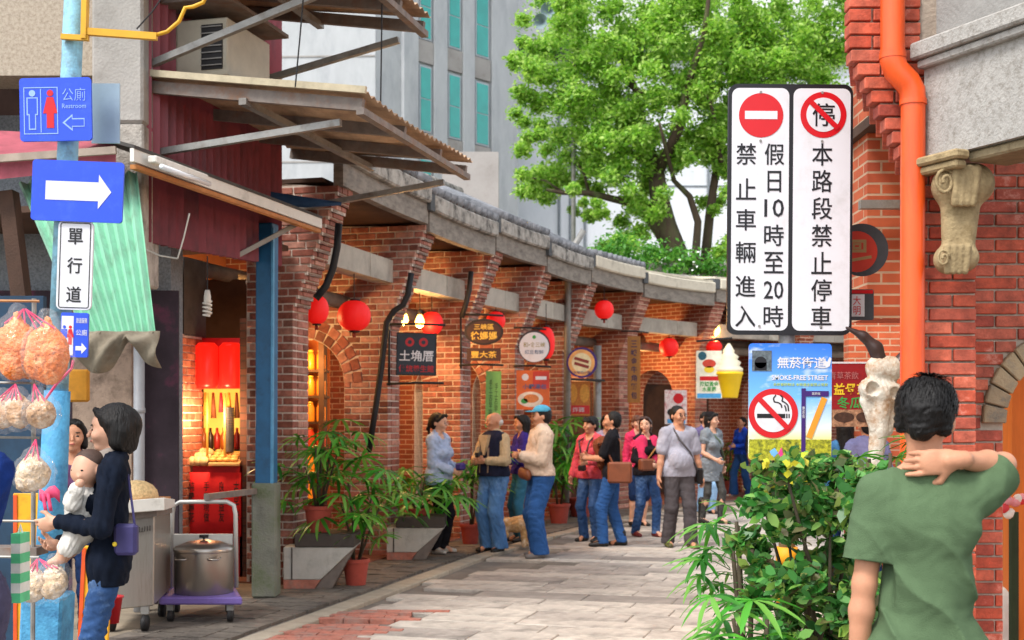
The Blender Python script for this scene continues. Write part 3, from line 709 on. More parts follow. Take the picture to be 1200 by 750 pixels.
bulb(P(838, 386, 24.6), 'yellow lamp under the eave left of the tall traffic sign', 20, .1, cord=.6)
# ================================================================ the tin-fronted shop at the left
def corrugated(b, p00, p10, p01, p11, waves, amp, nrm_, nv=2, jitter=0, thick=.003):
    """sheet with waves along p00->p10; p01/p11 are the far ends of the flutes"""
    g = []; nu = waves*4
    for v in range(nv+1):
        f = v/nv; row = []
        for u in range(nu+1):
            q = u/nu; p = V(p00).lerp(V(p10), q).lerp(V(p01).lerp(V(p11), q), f)
            row.append(p+V(nrm_)*(amp*math.sin(u*math.pi/2)+jitter*math.sin(q*5+f*3)))
        g.append(row)
    b.sheet(g, V(nrm_)*thick)
M_redtin = mat('red_corrugated_tin', '#93424c', .55, .2, 3, metal=.0, dirt='#5f343b', dscale=4, damt=.4, stretch=(1, 1, .3), spec=.5)
M_grntin = mat('green_corrugated_tin', '#8fc9ac', .55, .15, 4, dirt='#7d9c86', dscale=5, damt=.35, stretch=(1, 1, .4))
M_roofu = mat('awning_sheet', '#c0a284', .85, .3, 4, dirt='#8d7462', dscale=3, damt=.4, bump=.2)
M_steel = mat('grey_steel', '#8e8d89', .5, .2, 8, metal=.3, dirt='#6b6259', dscale=6, damt=.3)
M_rusty = mat('rusty_steel', '#7a7069', .75, .3, 8, dirt='#7a5a45', dscale=6, damt=.35)
M_bluecol = mat('blue_painted_steel', '#1f5c86', .5, .2, 6, dirt='#194466', dscale=5, damt=.3)
M_shut = mat('navy_shutter', '#1f5580', .6, .2, 6); M_white = mat('white_paint', '#d9d5cc', .5, .1, 6, dirt='#aaa59a', dscale=5, damt=.2)
M_conc = mat('grey_concrete', '#a5a29c', .92, .2, 6, bump=.3, bscale=50, dirt='#7d7a73', dscale=3, damt=.35)
M_moss = mat('mossy_concrete', '#7d7f74', .95, .3, 8, bump=.4, dirt='#4d5b34', dscale=4, damt=.5)
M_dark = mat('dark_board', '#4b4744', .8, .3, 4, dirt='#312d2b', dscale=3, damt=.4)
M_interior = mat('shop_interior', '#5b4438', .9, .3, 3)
shop = thing('tin_shop', 'red corrugated tin shop front with blue steel column and dark opening', 'shop', F(-1.4, 0, 0), 0)
part('tin_panel', lambda b: corrugated(b, F(-2.72, .02, 2.93), F(-.32, .02, 3.02), F(-2.72, .02, 6.2), F(-.32, .02, 6.2), 20, .05, N0_), M_redtin, shop, 40)
RS = -1.3      # the ground floor is set back behind a covered walk
tt_ = lambda px: hit(px, 500, RS)[1]
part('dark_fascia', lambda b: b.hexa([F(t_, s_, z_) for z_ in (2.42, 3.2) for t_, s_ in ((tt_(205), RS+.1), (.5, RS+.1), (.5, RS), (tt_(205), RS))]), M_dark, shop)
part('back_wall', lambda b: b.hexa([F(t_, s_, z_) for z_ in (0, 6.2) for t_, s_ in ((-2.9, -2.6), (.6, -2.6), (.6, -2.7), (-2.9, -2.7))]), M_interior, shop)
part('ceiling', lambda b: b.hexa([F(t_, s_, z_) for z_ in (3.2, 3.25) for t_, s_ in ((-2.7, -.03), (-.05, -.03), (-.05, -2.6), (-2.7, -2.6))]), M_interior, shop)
# roller shutter of separate slats at the left of the opening
s0, s1 = tt_(158), tt_(194)
sh = part('shutter_frame', lambda b: b.hexa([F(t_, s_, z_) for z_ in (0, 3.19) for t_, s_ in ((s0, RS), (s1, RS), (s1, RS-.04), (s0, RS-.04))]), M_shut, shop)
for k in range(28):
    part('shutter_slat', lambda b: b.hexa([F(t_, s_, .05+k*.11+z_) for z_ in (0, .1) for t_, s_ in ((s0+.02, RS+.025), (s1-.02, RS+.025), (s1-.02, RS+.001), (s0+.02, RS+.001))]), M_shut, sh, bevel=.006)
# brick jamb between shutter and the red food counter
j0, j1 = tt_(196), tt_(226); jw = j1-j0
jamb = part('brick_jamb', lambda b: b.hexa([F(t_, s_, z_) for z_ in (0, 2.43) for t_, s_ in ((j0, RS+.1), (j1, RS+.1), (j1, RS-.3), (j0, RS-.3))]), M_mort, shop)
M_bkd = brick_mat('brick_dark', ['#8a4a39', '#9c5742', '#7d4434', '#a8644c', '#b5755c'])
bkd = unit('brick', (.226, .10, .063), .005); bkd.materials.append(M_bkd)
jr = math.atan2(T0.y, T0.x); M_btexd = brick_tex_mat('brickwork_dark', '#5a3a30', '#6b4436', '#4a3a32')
for k in range(32):
    z = .04+k*.075
    fr = (0, .36, .68, 1) if k % 2 else (0, .18, .52, .84, 1)
    for q0, q1 in zip(fr[:-1], fr[1:]):
        w = F(j0+jw*(q0+q1)/2, RS+.065, z); o = link('brick', bkd, jamb, loc=w-shop.location, rot=(0, 0, jr), scale=((jw*(q1-q0)-.012)/.226, 1, 1))
    for q in (0, 1):
        w = F(j0+.035, RS-.03-q*.2, z); link('brick', bkd, jamb, loc=w-shop.location, rot=(0, 0, jr+math.pi/2), scale=(.85, 1, 1))
# blue steel column on a mossy concrete foot
q, tq = hit(312, 430, .10)
part('steel_column', lambda b: b.bar(F(tq, .10, 1.0), F(tq+.02, .10, 3.35), .16, .14), M_bluecol, shop, bevel=.01)
part('column_flange', lambda b: b.bar(F(tq-.07, .19, 1.0), F(tq-.05, .19, 3.3), .02, .03), mat('blue_light', '#4f8fb8', .5), shop)
part('column_foot', lambda b: b.bar(F(tq, .10, 0), F(tq, .10, 1.02), .24, .22), M_moss, shop, bevel=.015)
part('column_rail', lambda b: b.bar(F(-1.8, .05, .95), F(tq-.1, .05, .95), .05, .05), M_rusty, shop)
# small eave over the opening: dark sheet, cream board and fluorescent tube
ea, ta = hit(150, 185, .45); eb, tb = hit(372, 262, .45)
zc = (ea.z+eb.z)/2
part('eave_sheet', lambda b: b.hexa([F(ta, 0, zc+.2), F(tb, 0, zc+.2), F(tb, .5, zc+.05), F(ta, .5, zc+.05), F(ta, 0, zc+.225), F(tb, 0, zc+.225), F(tb, .5, zc+.075), F(ta, .5, zc+.075)]), M_dark, shop)
part('eave_board', lambda b: b.bar(F(ta, .48, zc+.01), F(tb, .48, zc+.01), .03, .09), M_white, shop)
part('eave_strip', lambda b: b.bar(F(ta+.05, .46, zc-.06), F(tb, .46, zc-.06), .05, .03), mat('orange_strip', '#b5763f', .7), shop)
part('strut', lambda b: b.bar(F(tb-.75, .0, 3.0), F(tb-.25, .42, zc), .05, .04), M_steel, shop)
lamp = thing('tube_light', 'white fluorescent tube fitting under the small eave of the tin shop', 'lamp', F(ta+.3, .56, zc-.03))
part('fitting', lambda b: b.bar(F(ta+.12, .56, zc-.0), F(ta+.85, .56, zc-.0), .07, .05), M_white, lamp, bevel=.008)
part('tube', lambda b: b.tube([F(ta+.14, .62, zc-.05), F(ta+.82, .62, zc-.05)], .018, 10), mat('tube_glass', '#e8edf2', .2, .02), lamp, True)
# upper and lower tin awnings on steel frames
def awning(label, t0, t1, zw, ze, smax, waves, struts):
    a = thing('tin_awning', label, 'awning', F((t0+t1)/2, 0, zw), 0, 'tin awnings over the shop')
    part('sheet', lambda b: corrugated(b, F(t0, 0, zw), F(t1, 0, zw), F(t0, smax, ze), F(t1, smax, ze), waves, .016, UP, 3, .02), M_roofu, a, 40)
    part('edge_strip', lambda b: b.bar(F(t0-.02, .0, zw+.02), F(t0-.02, smax, ze+.02), .035, .05), mat('cream_edge', '#b9ad92', .8), a)
    for k, f in enumerate((.02, .36, .7, .98)):
        tt = t0+(t1-t0)*f; part('rafter', lambda b: b.bar(F(tt, .0, zw-.07), F(tt, smax-.05, ze-.07), .05, .09), M_rusty, a)
    for f in (.45, .97):
        part('purlin', lambda b: b.bar(F(t0, smax*f, zw+(ze-zw)*f-.13), F(t1, smax*f, zw+(ze-zw)*f-.13), .06, .05), M_steel if f < .9 else M_rusty, a)
    for f, dz in struts:
        tt = t0+(t1-t0)*f; part('strut', lambda b: b.bar(F(tt, .0, zw-dz), F(tt, smax*.85, ze-.16), .05, .05), M_steel, a)
    return a
awning('lower brown tin awning with steel struts above the tin shop', -2.66, .0, 4.2, 3.95, 1.8, 22, ((.06, .55), (.99, .6)))
awning('upper tin awning cut by the top of the picture', -3.2, -1.21, 5.2, 4.92, 1.8, 16, ((.98, .75), (.3, .9)))
part('tarp_end', lambda b: b.sheet([[P(300+q*20, 222+q*3+4*w_+(6*math.sin(q*.8) if w_ else 0), 11.7) for q in range(6)] for w_ in range(3)], V((0, .01, 0))), mat('blue_tarp', '#24466e', .7, .2), shop, True)
for k, (xa_, ya_, xb_, yb_, d_) in enumerate(((357, -20, 346, 102, 9.3), (448, -20, 446, 130, 9.8), (160, 34, 196, -12, 9.2), (166, 290, 208, 303, 9.4), (208, 303, 222, 250, 9.4))):
    c_ = thing('cable', ('thin dark cable hanging between the two tin awnings', 'thin cable hanging beyond the upper tin awning', 'thin cable running to the concrete column', 'pale cable sagging under the red tin panel', 'pale cable rising across the red tin panel')[k], 'cable', P(xb_, yb_, d_))
    part('wire', lambda b: b.tube([P(xa_, ya_, d_), P((xa_+xb_)/2, (ya_+yb_)/2+3, d_), P(xb_, yb_, d_)], .006, 5), M_blk if k < 3 else M_white, c_)
ac = thing('air_conditioner', 'cream window air conditioner with grille under the upper tin awning', 'air conditioner', F(-1.9, .3, 4.35))
part('casing', lambda b: b.hexa([F(t_, s_, z_) for z_ in (4.27, 4.72) for t_, s_ in ((-2.3, 0), (-2.3, .5), (-1.55, .5), (-1.55, 0))]), mat('ac_cream', '#b9b3a2', .6, .1), ac, bevel=.01)
part('grille', lambda b: b.hexa([F(t_, s_, z_) for z_ in (4.32, 4.67) for t_, s_ in ((-2.31, .28), (-2.31, .46), (-2.29, .46), (-2.29, .28))]), M_blk, ac)
gr = ac.children[-1]
for k in range(7): part('grille_bar', lambda b: b.bar(F(-2.32, .28, 4.35+k*.05), F(-2.32, .46, 4.35+k*.05), .008, .008), M_steel, gr)
part('canopy', lambda b: b.hexa([F(t_, s_, 4.8+z_) for z_ in (0, .03) for t_, s_ in ((-2.5, -.0), (-2.5, .6), (-1.4, .6), (-1.4, 0))]), M_rusty, ac)
cf = thing('spiral_bulb', 'unlit white spiral bulb hanging in front of the dark fascia', 'lamp', P(243, 355, 10.4))
part('socket', lambda b: b.lathe([(.02, .0), (.028, -.05), (.03, -.1), (.02, -.11)], P(243, 340, 10.4), 12), M_white, cf, True)
part('spiral', lambda b: b.tube([P(243, 358, 10.4)+V((.032*math.cos(a*.7), .032*math.sin(a*.7), .035-.0035*a)) for a in range(36)], .009, 6), M_white, cf, True)
part('cord', lambda b: b.tube([P(243, 340, 10.4), P(243, 300, 10.4)], .005, 6), M_blk, cf)
# red food counter with heat lamps
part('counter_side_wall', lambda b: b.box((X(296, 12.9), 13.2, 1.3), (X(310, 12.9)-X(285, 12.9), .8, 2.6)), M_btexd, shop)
part('counter_back_wall', lambda b: b.box((X(250, 13.8), 13.9, 1.5), (1.5, .1, 3.2)), M_interior, shop)
FD = 12.8
fcb = thing('food_counter', 'red lit food counter with glass case inside the tin shop', 'counter', (X(253, FD), FD, 0))
Fm = lambda f, s, z: V((X(222, FD)+(X(284, FD)-X(222, FD))*f, FD-s, z))
M_redg = mat('red_glow_shade', '#d81a1a', .3, .3, 5, emit='#ff2010', estr=.45); M_redp = mat('red_panel', '#c01f26', .5, .15); M_gold = mat('glowing_case_back', '#d8a458', .6, .2, emit='#ffb040', estr=.55)  # case back panel emits a warm glow itself, standing in for case lighting
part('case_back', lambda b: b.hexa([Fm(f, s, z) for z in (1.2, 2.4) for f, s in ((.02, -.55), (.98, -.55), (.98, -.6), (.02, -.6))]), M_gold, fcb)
part('counter_base', lambda b: b.hexa([Fm(f, s, z) for z in (.0, 1.12) for f, s in ((0, 0), (1, 0), (1, -.55), (0, -.55))]), M_redp, fcb)
for k in range(2):
    part('heat_shade', lambda b: b.lathe([(.10, 0), (.115, .04), (.115, .42), (.08, .46)], Fm(.27+.46*k, -.12, 1.9), 18), M_redg, fcb, True)
part('red_curtain', lambda b: b.hexa([Fm(f, s, z) for z in (1.9, 2.42) for f, s in ((.0, -.3), (1, -.3), (1, -.32), (0, -.32))]), M_redp, fcb)
for k in range(4): part('case_post', lambda b: b.bar(Fm((0, 1, .33, .66)[k], -.02, 1.12), Fm((0, 1, .33, .66)[k], -.02, 1.85), .02), mat('brass', '#c39a4a', .35, .1, metal=.7), fcb)
part('cup_stack', lambda b: [b.lathe([(.05, z*.025), (.056, z*.025+.024)], Fm(.68, -.16, 1.26), 14) for z in range(18)], mat('grey_cups', '#5b5a5c', .5), fcb)
part('tray', lambda b: b.hexa([Fm(.4, .1, 1.13), Fm(.98, .1, 1.13), Fm(.98, -.25, 1.22), Fm(.4, -.25, 1.22), Fm(.4, .1, 1.15), Fm(.98, .1, 1.15), Fm(.98, -.25, 1.24), Fm(.4, -.25, 1.24)]), mat('tray_wood', '#cfa471', .6), fcb)
rr_ = random.Random(5)
for k in range(14):
    part('bun', lambda b: b.ell(Fm(.45+.13*(k % 4)+rr_.uniform(-.02, .02), .03-.1*(k//4), 1.185+.025*(k//4)), (.045, .045, .025), 10, 6), mat('bun', '#d9a55c', .6, .3, 20), fcb, True)
for k in range(9):
    part('loaf', lambda b: b.ell(Fm(.05+.11*(k % 3), .02-.1*(k//3), 1.17+.04*(k//3)), (.06, .05, .05), 10, 6), mat('loaf', '#e3c48c', .6, .3, 20), fcb, True)
for k in range(6): part('hanging_snack', lambda b: b.tube([Fm(.06+.15*k, -.2, 1.86), Fm(.07+.15*k, -.2, 1.66-.03*(k % 3))], [.012, .03], 8), mat(('snack_red', 'snack_gold', 'snack_brown')[k % 3], ('#c8323a', '#d8a03a', '#7a4426')[k % 3], .6), fcb, True)
for k in range(7): part('bottle', lambda b: b.lathe([(.03, 0), (.034, .02), (.034, .14), (.014, .18), (.014, .22)], Fm(.08+.13*k, -.42, 1.28), 12), mat(('bottle_amber', 'bottle_dark', 'bottle_red')[k % 3], ('#a8581c', '#3a2a1e', '#a82a22')[k % 3], .3), fcb, True)
part('case_shelf', lambda b: b.box(Fm(.5, -.42, 1.27), (.52, .16, .02)), M_wood, fcb)
l = bpy.data.lights.new('counter_fill', 'POINT'); l.energy = 17; l.color = (1, .62, .32); l.shadow_soft_size = .1  # added lamp with no fixture, placed before the counter to brighten banner and goods
lo = bpy.data.objects.new('counter_fill', l); C.objects.link(lo); lo.parent = fcb; lo.location = Fm(.45, .22, 1.62)-fcb.location
ban = thing('red_banner', 'red banner with black writing in columns hanging from the food counter', 'banner', Fm(.5, .06, .4))
part('cloth', lambda b: b.sheet([[Fm(f/8, .05+.012*math.sin(f*1.7), .42+z*.16) for f in range(0, 9)] for z in range(5)], V((0, .004, 0))), mat('banner_red', '#e2242a', .8, .1), ban, True)
for k, tx in enumerate(('純糖麻花', '手工現做', '良師益友', '古早味')):
    put_text('\n'.join(tx), .055, .40, Fm(.08+.28*k, .085, .77), V((1, 0, 0)), UP, M_blk, ban, offset=.01)
# ================================================================ granite-faced corner block and the snack stall in front of it
M_gran = mat('pink_granite', '#b0a493', .9, .12, 30, bump=.3, bscale=90, dirt='#8a7d6c', dscale=40, damt=.5)
M_gran2 = mat('grey_granite', '#8f959b', .9, .12, 30, bump=.3, bscale=90, dirt='#5e646c', dscale=45, damt=.5)
cbld = thing('corner_building', 'granite and concrete corner block behind the blue sign pole', 'building', (-4.2, 9.9, 0))
part('upper_wall', lambda b: b.box((X(60, 9.9)-1.4, 10.1, 5.2), (X(122, 9.9)-X(-60, 9.9)+2.8, .4, 1.9)), M_gran, cbld)
part('lower_wall', lambda b: b.box((X(60, 9.9)-1.4, 11.32, 2.12), (X(122, 9.9)-X(-60, 9.9)+2.8, .4, 4.22)), M_gran2, cbld)
part('concrete_column', lambda b: b.box((X(148, 9.75), 9.75, 4.95), (X(180, 9.75)-X(121, 9.75), .45, 2.3)), M_conc, cbld, bevel=.02)
part('column_lower', lambda b: b.box((X(160, 9.75), 9.75, 3.2), (X(176, 9.75)-X(141, 9.75), .42, 1.2)), mat('worn_concrete', '#b3aca3', .95, .25, 8, bump=.5, dirt='#6d655c', dscale=5, damt=.5), cbld, bevel=.015)
stall = thing('snack_stall', 'snack stall with green tin awning and canvas valance at the left edge', 'stall', (-3.1, 8.6, 0))
M_pinkaw = mat('pink_awning', '#a2505c', .8, .2, 5, dirt='#7d3d46', dscale=4, damt=.4)
part('pink_awning', lambda b: b.hexa([P(-60, 216, 8.7), P(136, 196, 8.7), P(136, 172, 9.4), P(-60, 168, 9.4), P(-60, 190, 8.7), P(136, 178, 8.7), P(136, 160, 9.4), P(-60, 150, 9.4)]), M_pinkaw, stall)
part('awning_trim', lambda b: b.bar(P(-60, 190, 8.66), P(136, 176, 8.66), .03, .05), mat('awning_trim', '#a39486', .8), stall)
part('tin_sheet', lambda b: corrugated(b, P(22, 215, 9.0), P(160, 200, 9.0), P(98, 393, 8.2), P(183, 393, 8.2), 11, .022, V((0, -.9, .4)).normalized(), 3, .01), M_grntin, stall, 40)
M_canvas = mat('grey_canvas', '#8e8472', .95, .2, 5, bump=.3, bscale=200, dirt='#6a5f50', dscale=4, damt=.4)
def tarp(b):
    g = []
    for i in range(9):
        row = []
        for j in range(25):
            f = j/24; px = 82+106*f; sag = 44*abs(math.sin(f*math.pi*1.45+.15))**.7*(1 if f < .62 else .85); py = 388+(6+sag)*(i/8)
            row.append(P(px, py, 8.15)+V((0, -.10*math.sin(i/8*math.pi)-.03*math.sin(j*.9+i), 0)))
        g.append(row)
    b.sheet(g, V((0, .006, 0)))
part('canvas_valance', tarp, M_canvas, stall, True)
part('downpipe', lambda b: b.tube([P(163, 400, 10.6), P(163, 560, 10.6), V((X(163, 10.6), 10.6, .0))], .046, 12), mat('pvc_grey', '#9b9ea3', .5, .1), stall, True)
part('pipe_collar', lambda b: b.tube([P(163, 478, 10.6), P(163, 484, 10.6)], .053, 12), mat('pvc_grey', '#9b9ea3'), stall, True)
part('timber_post', lambda b: b.bar(P(34, 420, 8.9), P(10, 225, 8.9), .13, .1), M_wood, stall)
part('plaster_pier', lambda b: b.box((X(126, 11), 11.0, 1.45), (.5, .3, 2.9)), mat('plaster_tan', '#a18d7d', .95, .2, 6, bump=.4, dirt='#5d4f45', dscale=5, damt=.45), stall)
part('blue_board', lambda b: b.box((X(8, 8.4), 8.4, 1.2), (.5, .06, 2.4)), mat('navy_board', '#1d3a52', .7, .3), stall)
part('back_cloth', lambda b: b.box((X(60, 11.05), 11.05, 1.35), (2.2, .04, 2.7)), mat('stall_back', '#3a2f38', .9, .4, 3, dirt='#6b2f4a', dscale=3, damt=.3), stall)
part('yellow_bag', lambda b: b.box(P(92, 452, 9.4), (.16, .05, .24)), mat('yellow_bag', '#c98a24', .7), stall, bevel=.015)
def board(label, x0, x1, y0, y1, d, col, tilt=0):
    o = MB(); a, c = P(x0, y0, d), P(x1, y1, d)
    o.box(((a.x+c.x)/2, d, (a.z+c.z)/2), (c.x-a.x, .025, a.z-c.z), Matrix.Rotation(tilt, 3, 'Y'))
    q = o.build('board_panel', mat('board_'+col, col, .6, .15, 4, dirt='#d9601f', dscale=4, damt=.2), None, bevel=.004)
    # re-origin to its foot
    return q
def yellow_board(label, x0, x1, y0, d, tilt):
    a = P(x0, y0, d); w = X(x1, d)-X(x0, d); t = thing('stall_board', label, 'board', (a.x+w/2, d, 0), 0, 'yellow boards by the snack stall')
    rot = Matrix.Rotation(tilt, 3, 'Y')
    part('panel', lambda b: b.box((a.x+w/2, d, a.z/2), (w, .02, a.z), rot), mat('yellow_board', '#e8a91c', .6, .12, 4, dirt='#d96a22', dscale=5, damt=.3), t, bevel=.004)
    part('edge', lambda b: b.box((a.x+w/2-w*.42, d-.013, a.z/2), (w*.12, .01, a.z*.98), rot), mat('orange_edge', '#d9531c', .6), t)
    return t
yellow_board('yellow board left of the blue pole behind the hanging snack bags', 16, 52, 578, 7.9, 0)
yellow_board('yellow and orange board beside the jeans of the woman with the baby', 92, 128, 640, 7.0, .05)
# blue sign pole
pole = thing('sign_pole', 'leaning sky-blue pole with yellow bracket carrying the road signs', 'pole', (X(55, 7.5), 7.5, 0))
M_pole = mat('sky_blue_paint', '#4f9cc6', .65, .2, 5, dirt='#2f6a94', dscale=7, damt=.5, bump=.3); M_polel = mat('pale_blue_paint', '#84b9cf', .6, .15, 5, dirt='#6a7f86', dscale=9, damt=.45, bump=.25)
pt = lambda z: V((X(52, 7.5)+.125*(z/3.9)*1.35, 7.5, z))
part('upper_tube', lambda b: b.tube([pt(1.75), pt(5)], [.062, .056], 16), M_polel, pole, True)
part('lower_tube', lambda b: b.tube([pt(.4), pt(1.2), pt(1.76)], [.085, .08, .074], 16), M_pole, pole, True)
part('base', lambda b: b.bar(pt(0), pt(.58), .24, .24), M_pole, pole, bevel=.015)
M_yel = mat('yellow_paint', '#d6a01f', .5, .15, 6, dirt='#8a6a2a', dscale=8, damt=.25)
part('bracket_plate', lambda b: b.bar(P(99, 46, 7.42), P(101, -40, 7.42), .055, .03), M_yel, pole)
part('clamp', lambda b: b.bar(P(72, 43, 7.42), P(104, 45, 7.42), .03, .03), M_yel, pole)
part('bracket_arm', lambda b: b.bar(P(100, 37, 7.42), P(184, 43, 7.42), .035, .04), M_yel, pole)
part('bracket_hook', lambda b: b.tube([P(180, 42, 7.42), P(196, 37, 7.42), P(210, 25, 7.42), P(217, 9, 7.42), P(226, 8, 7.42), P(238, 3, 7.42), P(244, -10, 7.42)], .012, 8), M_yel, pole, True)
M_sblue = mat('sign_blue', '#1247d8', .35, .06, 3, spec=.5, dirt='#2a55c8', dscale=9, damt=.3); M_swhite = mat('sign_white', '#d9d9de', .35, .04, 3, spec=.5, dirt='#c9c8ca', dscale=6, damt=.35); M_sred = mat('sign_red', '#c8101c', .35, .04); M_sblack = mat('sign_black', '#15151a', .4, .05)
def rrect(w, h, r, n=5):
    out = []
    for cx, cy, a0 in ((w/2-r, h/2-r, 0), (-w/2+r, h/2-r, 90), (-w/2+r, -h/2+r, 180), (w/2-r, -h/2+r, 270)):
        out += [(cx+r*math.cos(R(a0+90*k/n)), cy+r*math.sin(R(a0+90*k/n))) for k in range(n+1)]
    return out
class Sign:
    """flat sign board at a pixel centre; local 2-D coordinates in metres on its face"""
    def __init__(s, name, label, cx, cy, d, w, h, m, tilt=0, yaw=0, r=.02, thick=.02, cat='sign', group=None):
        s.c = P(cx, cy, d); s.k = d/FPX
        s.u = (Matrix.Rotation(yaw, 3, 'Z') @ Matrix.Rotation(tilt, 3, 'Y')) @ V((1, 0, 0)); s.v = (Matrix.Rotation(yaw, 3, 'Z') @ Matrix.Rotation(tilt, 3, 'Y')) @ V((0, 0, 1)); s.n = s.u.cross(s.v)
        s.w, s.h = w*s.k, h*s.k; s.t = thing(name, label, cat, s.c, 0, group); s.lay = 0
        s.plate(rrect(s.w, s.h, r), m, 'board', -thick, thick)
    def plate(s, poly, m, name, z=.0, th=.002, x=0, y=0):
        return part(name, lambda b: b.prism(poly, s.c+s.u*x+s.v*y+s.n*z, s.u, s.v, th), m, s.t)
    def px(s, x, y): return x*s.k, -y*s.k       # pixel offsets from the centre -> metres
    def shape(s, poly_px, m, name, lay=1, cx=0, cy=0):
        return s.plate([s.px(x+cx, y+cy) for x, y in poly_px][::-1], m, name, .0015*lay, .0012)
    def disc(s, cx, cy, r, m, name, lay=1, n=40, ry=None): return s.shape([(r*math.cos(2*math.pi*k/n), (ry or r)*math.sin(2*math.pi*k/n)) for k in range(n)], m, name, lay, cx, cy)
    def text(s, body, cx, cy, w, h, m, lay=1, **kw):
        x, y = s.px(cx, cy); return put_text(body, w*s.k, h*s.k, s.c+s.u*x+s.v*y+s.n*(.0015*lay+.001), s.u, s.v, m, s.t, extrude=.0006, **kw)
def rectpx(x0, y0, x1, y1): return [(x0, y0), (x1, y0), (x1, y1), (x0, y1)]
def linepx(x0, y0, x1, y1, w):
    d = V((x1-x0, y1-y0)).normalized(); n = V((-d.y, d.x))*w/2; return [(x0+n.x, y0+n.y), (x1+n.x, y1+n.y), (x1-n.x, y1-n.y), (x0-n.x, y0-n.y)]
def outline(s, x0, y0, x1, y1, w, m, name, lay=1):
    for q in ((x0, y0, x1, y0+w), (x0, y1-w, x1, y1), (x0, y0+w, x0+w, y1-w), (x1-w, y0+w, x1, y1-w)): s.shape(rectpx(*q), m, name, lay)
s = Sign('road_sign', 'blue restroom sign with red woman figure at the top of the pole', 65, 128, 7.38, 84, 74, M_sblue, R(-1), 0, .02, group='signs on the blue pole')
M_pale = mat('sign_pale', '#8fb0e8', .4, .03)
outline(s, -37, -26, 3, 29, 1, M_pale, 'frame_line')
def figure(s, cx, cy, m, k=1, skirt=False, ly=1):
    s.disc(cx, cy-21*k, 4*k, m, 'figure_head', ly)
    if skirt: s.shape([(-4*k, -16*k), (4*k, -16*k), (9*k, 4*k), (4.5*k, 4*k), (4.5*k, 22*k), (-4.5*k, 22*k), (-4.5*k, 4*k), (-9*k, 4*k)], m, 'figure_body', ly, cx, cy)
    else: s.shape([(-7*k, -16*k), (7*k, -16*k), (7*k, 6*k), (4.5*k, 6*k), (4.5*k, 24*k), (-4.5*k, 24*k), (-4.5*k, 6*k), (-7*k, 6*k)], m, 'figure_body', ly, cx, cy)
figure(s, -27, 1, M_pale, .95); figure(s, -6, 1, M_sred, .95, True)
s.shape([(-5.2, -14), (5.2, -14), (5.2, 4), (3, 4), (3, 21), (-3, 21), (-3, 4), (-5.2, 4)], M_sblue, 'figure_inner', 2, -27, 1)
s.shape(rectpx(-17.5, -24, -16.5, 27), M_pale, 'divider')
s.text('公廁', 22, -17, 27, 15, M_pale, offset=-.01); s.text('Restroom', 22, -3.5, 28, 5.5, M_pale)
s.shape([(8, 16), (20, 6), (20, 11), (34, 11), (34, 21), (20, 21), (20, 26)], M_pale, 'arrow'); s.shape([(11, 16), (19, 9), (19, 12.3), (33, 12.3), (33, 19.7), (19, 19.7), (19, 23)], M_sblue, 'arrow_inner', 2)
s = Sign('road_sign', 'large blue one-way sign with white arrow pointing right', 90.5, 224, 7.37, 107, 71, M_sblue, R(2.2), 0, .02, group='signs on the blue pole')
s.shape([(-37, -11), (25, -11), (25, -20), (40, 0), (25, 20), (25, 11), (-37, 11)], M_swhite, 'arrow')
s = Sign('road_sign', 'white vertical sign with three black characters below the one-way arrow', 87.5, 311, 7.39, 41, 104, M_swhite, R(1.8), 0, .03, group='signs on the blue pole')
for q in ((-18, -47, -17, 47), (17, -47, 18, 47), (-15, -50, 15, -49), (-15, 49, 15, 50)): s.shape(rectpx(*q), M_sblack, 'border_line')
for sx_, sy_ in ((1, 1), (1, -1), (-1, 1), (-1, -1)):
    for k in range(5):
        a0, a1 = R(k*18), R(k*18+18); f = lambda a: (sx_*(15+2.5*math.cos(a)), sy_*(47+2.5*math.sin(a))); (x0, y0), (x1, y1) = f(a0), f(a1)
        s.shape(linepx(x0, y0, x1, y1, 1) if sx_*sy_ > 0 else linepx(x1, y1, x0, y0, 1), M_sblack, 'border_line')
for k, ch in enumerate('單行道'): s.text(ch, 0, -34+k*34, 17.5, 19, M_sblack, offset=.012)
s = Sign('road_sign', 'small blue and white restroom sign lowest on the pole', 87, 392.5, 7.37, 32, 52, M_sblue, R(1.5), 0, .01, group='signs on the blue pole')
s.shape(rectpx(-15, -22, -1, 24), M_swhite, 'white_field'); figure(s, -11.5, 1, M_sblue, .48, False, 2); figure(s, -4.5, 1, M_sred, .48, True, 2)
s.text('公廁', 8.5, -3, 13, 7, M_swhite); s.text('旅遊服務', 8.5, -17, 13, 6, M_swhite); s.shape([(2, 13), (9, 13), (9, 9), (15, 15.5), (9, 22), (9, 18), (2, 18)], M_swhite, 'arrow')
ms = thing('sign_bracket', 'sheet metal backs and brackets behind the pole signs', 'bracket', P(122, 130, 7.6))
part('back_sheet', lambda b: b.box(P(124, 133, 7.7), (.17, .01, .36)), mat('galvanised', '#9fb2c0', .4, .15, 4, metal=.4), ms)
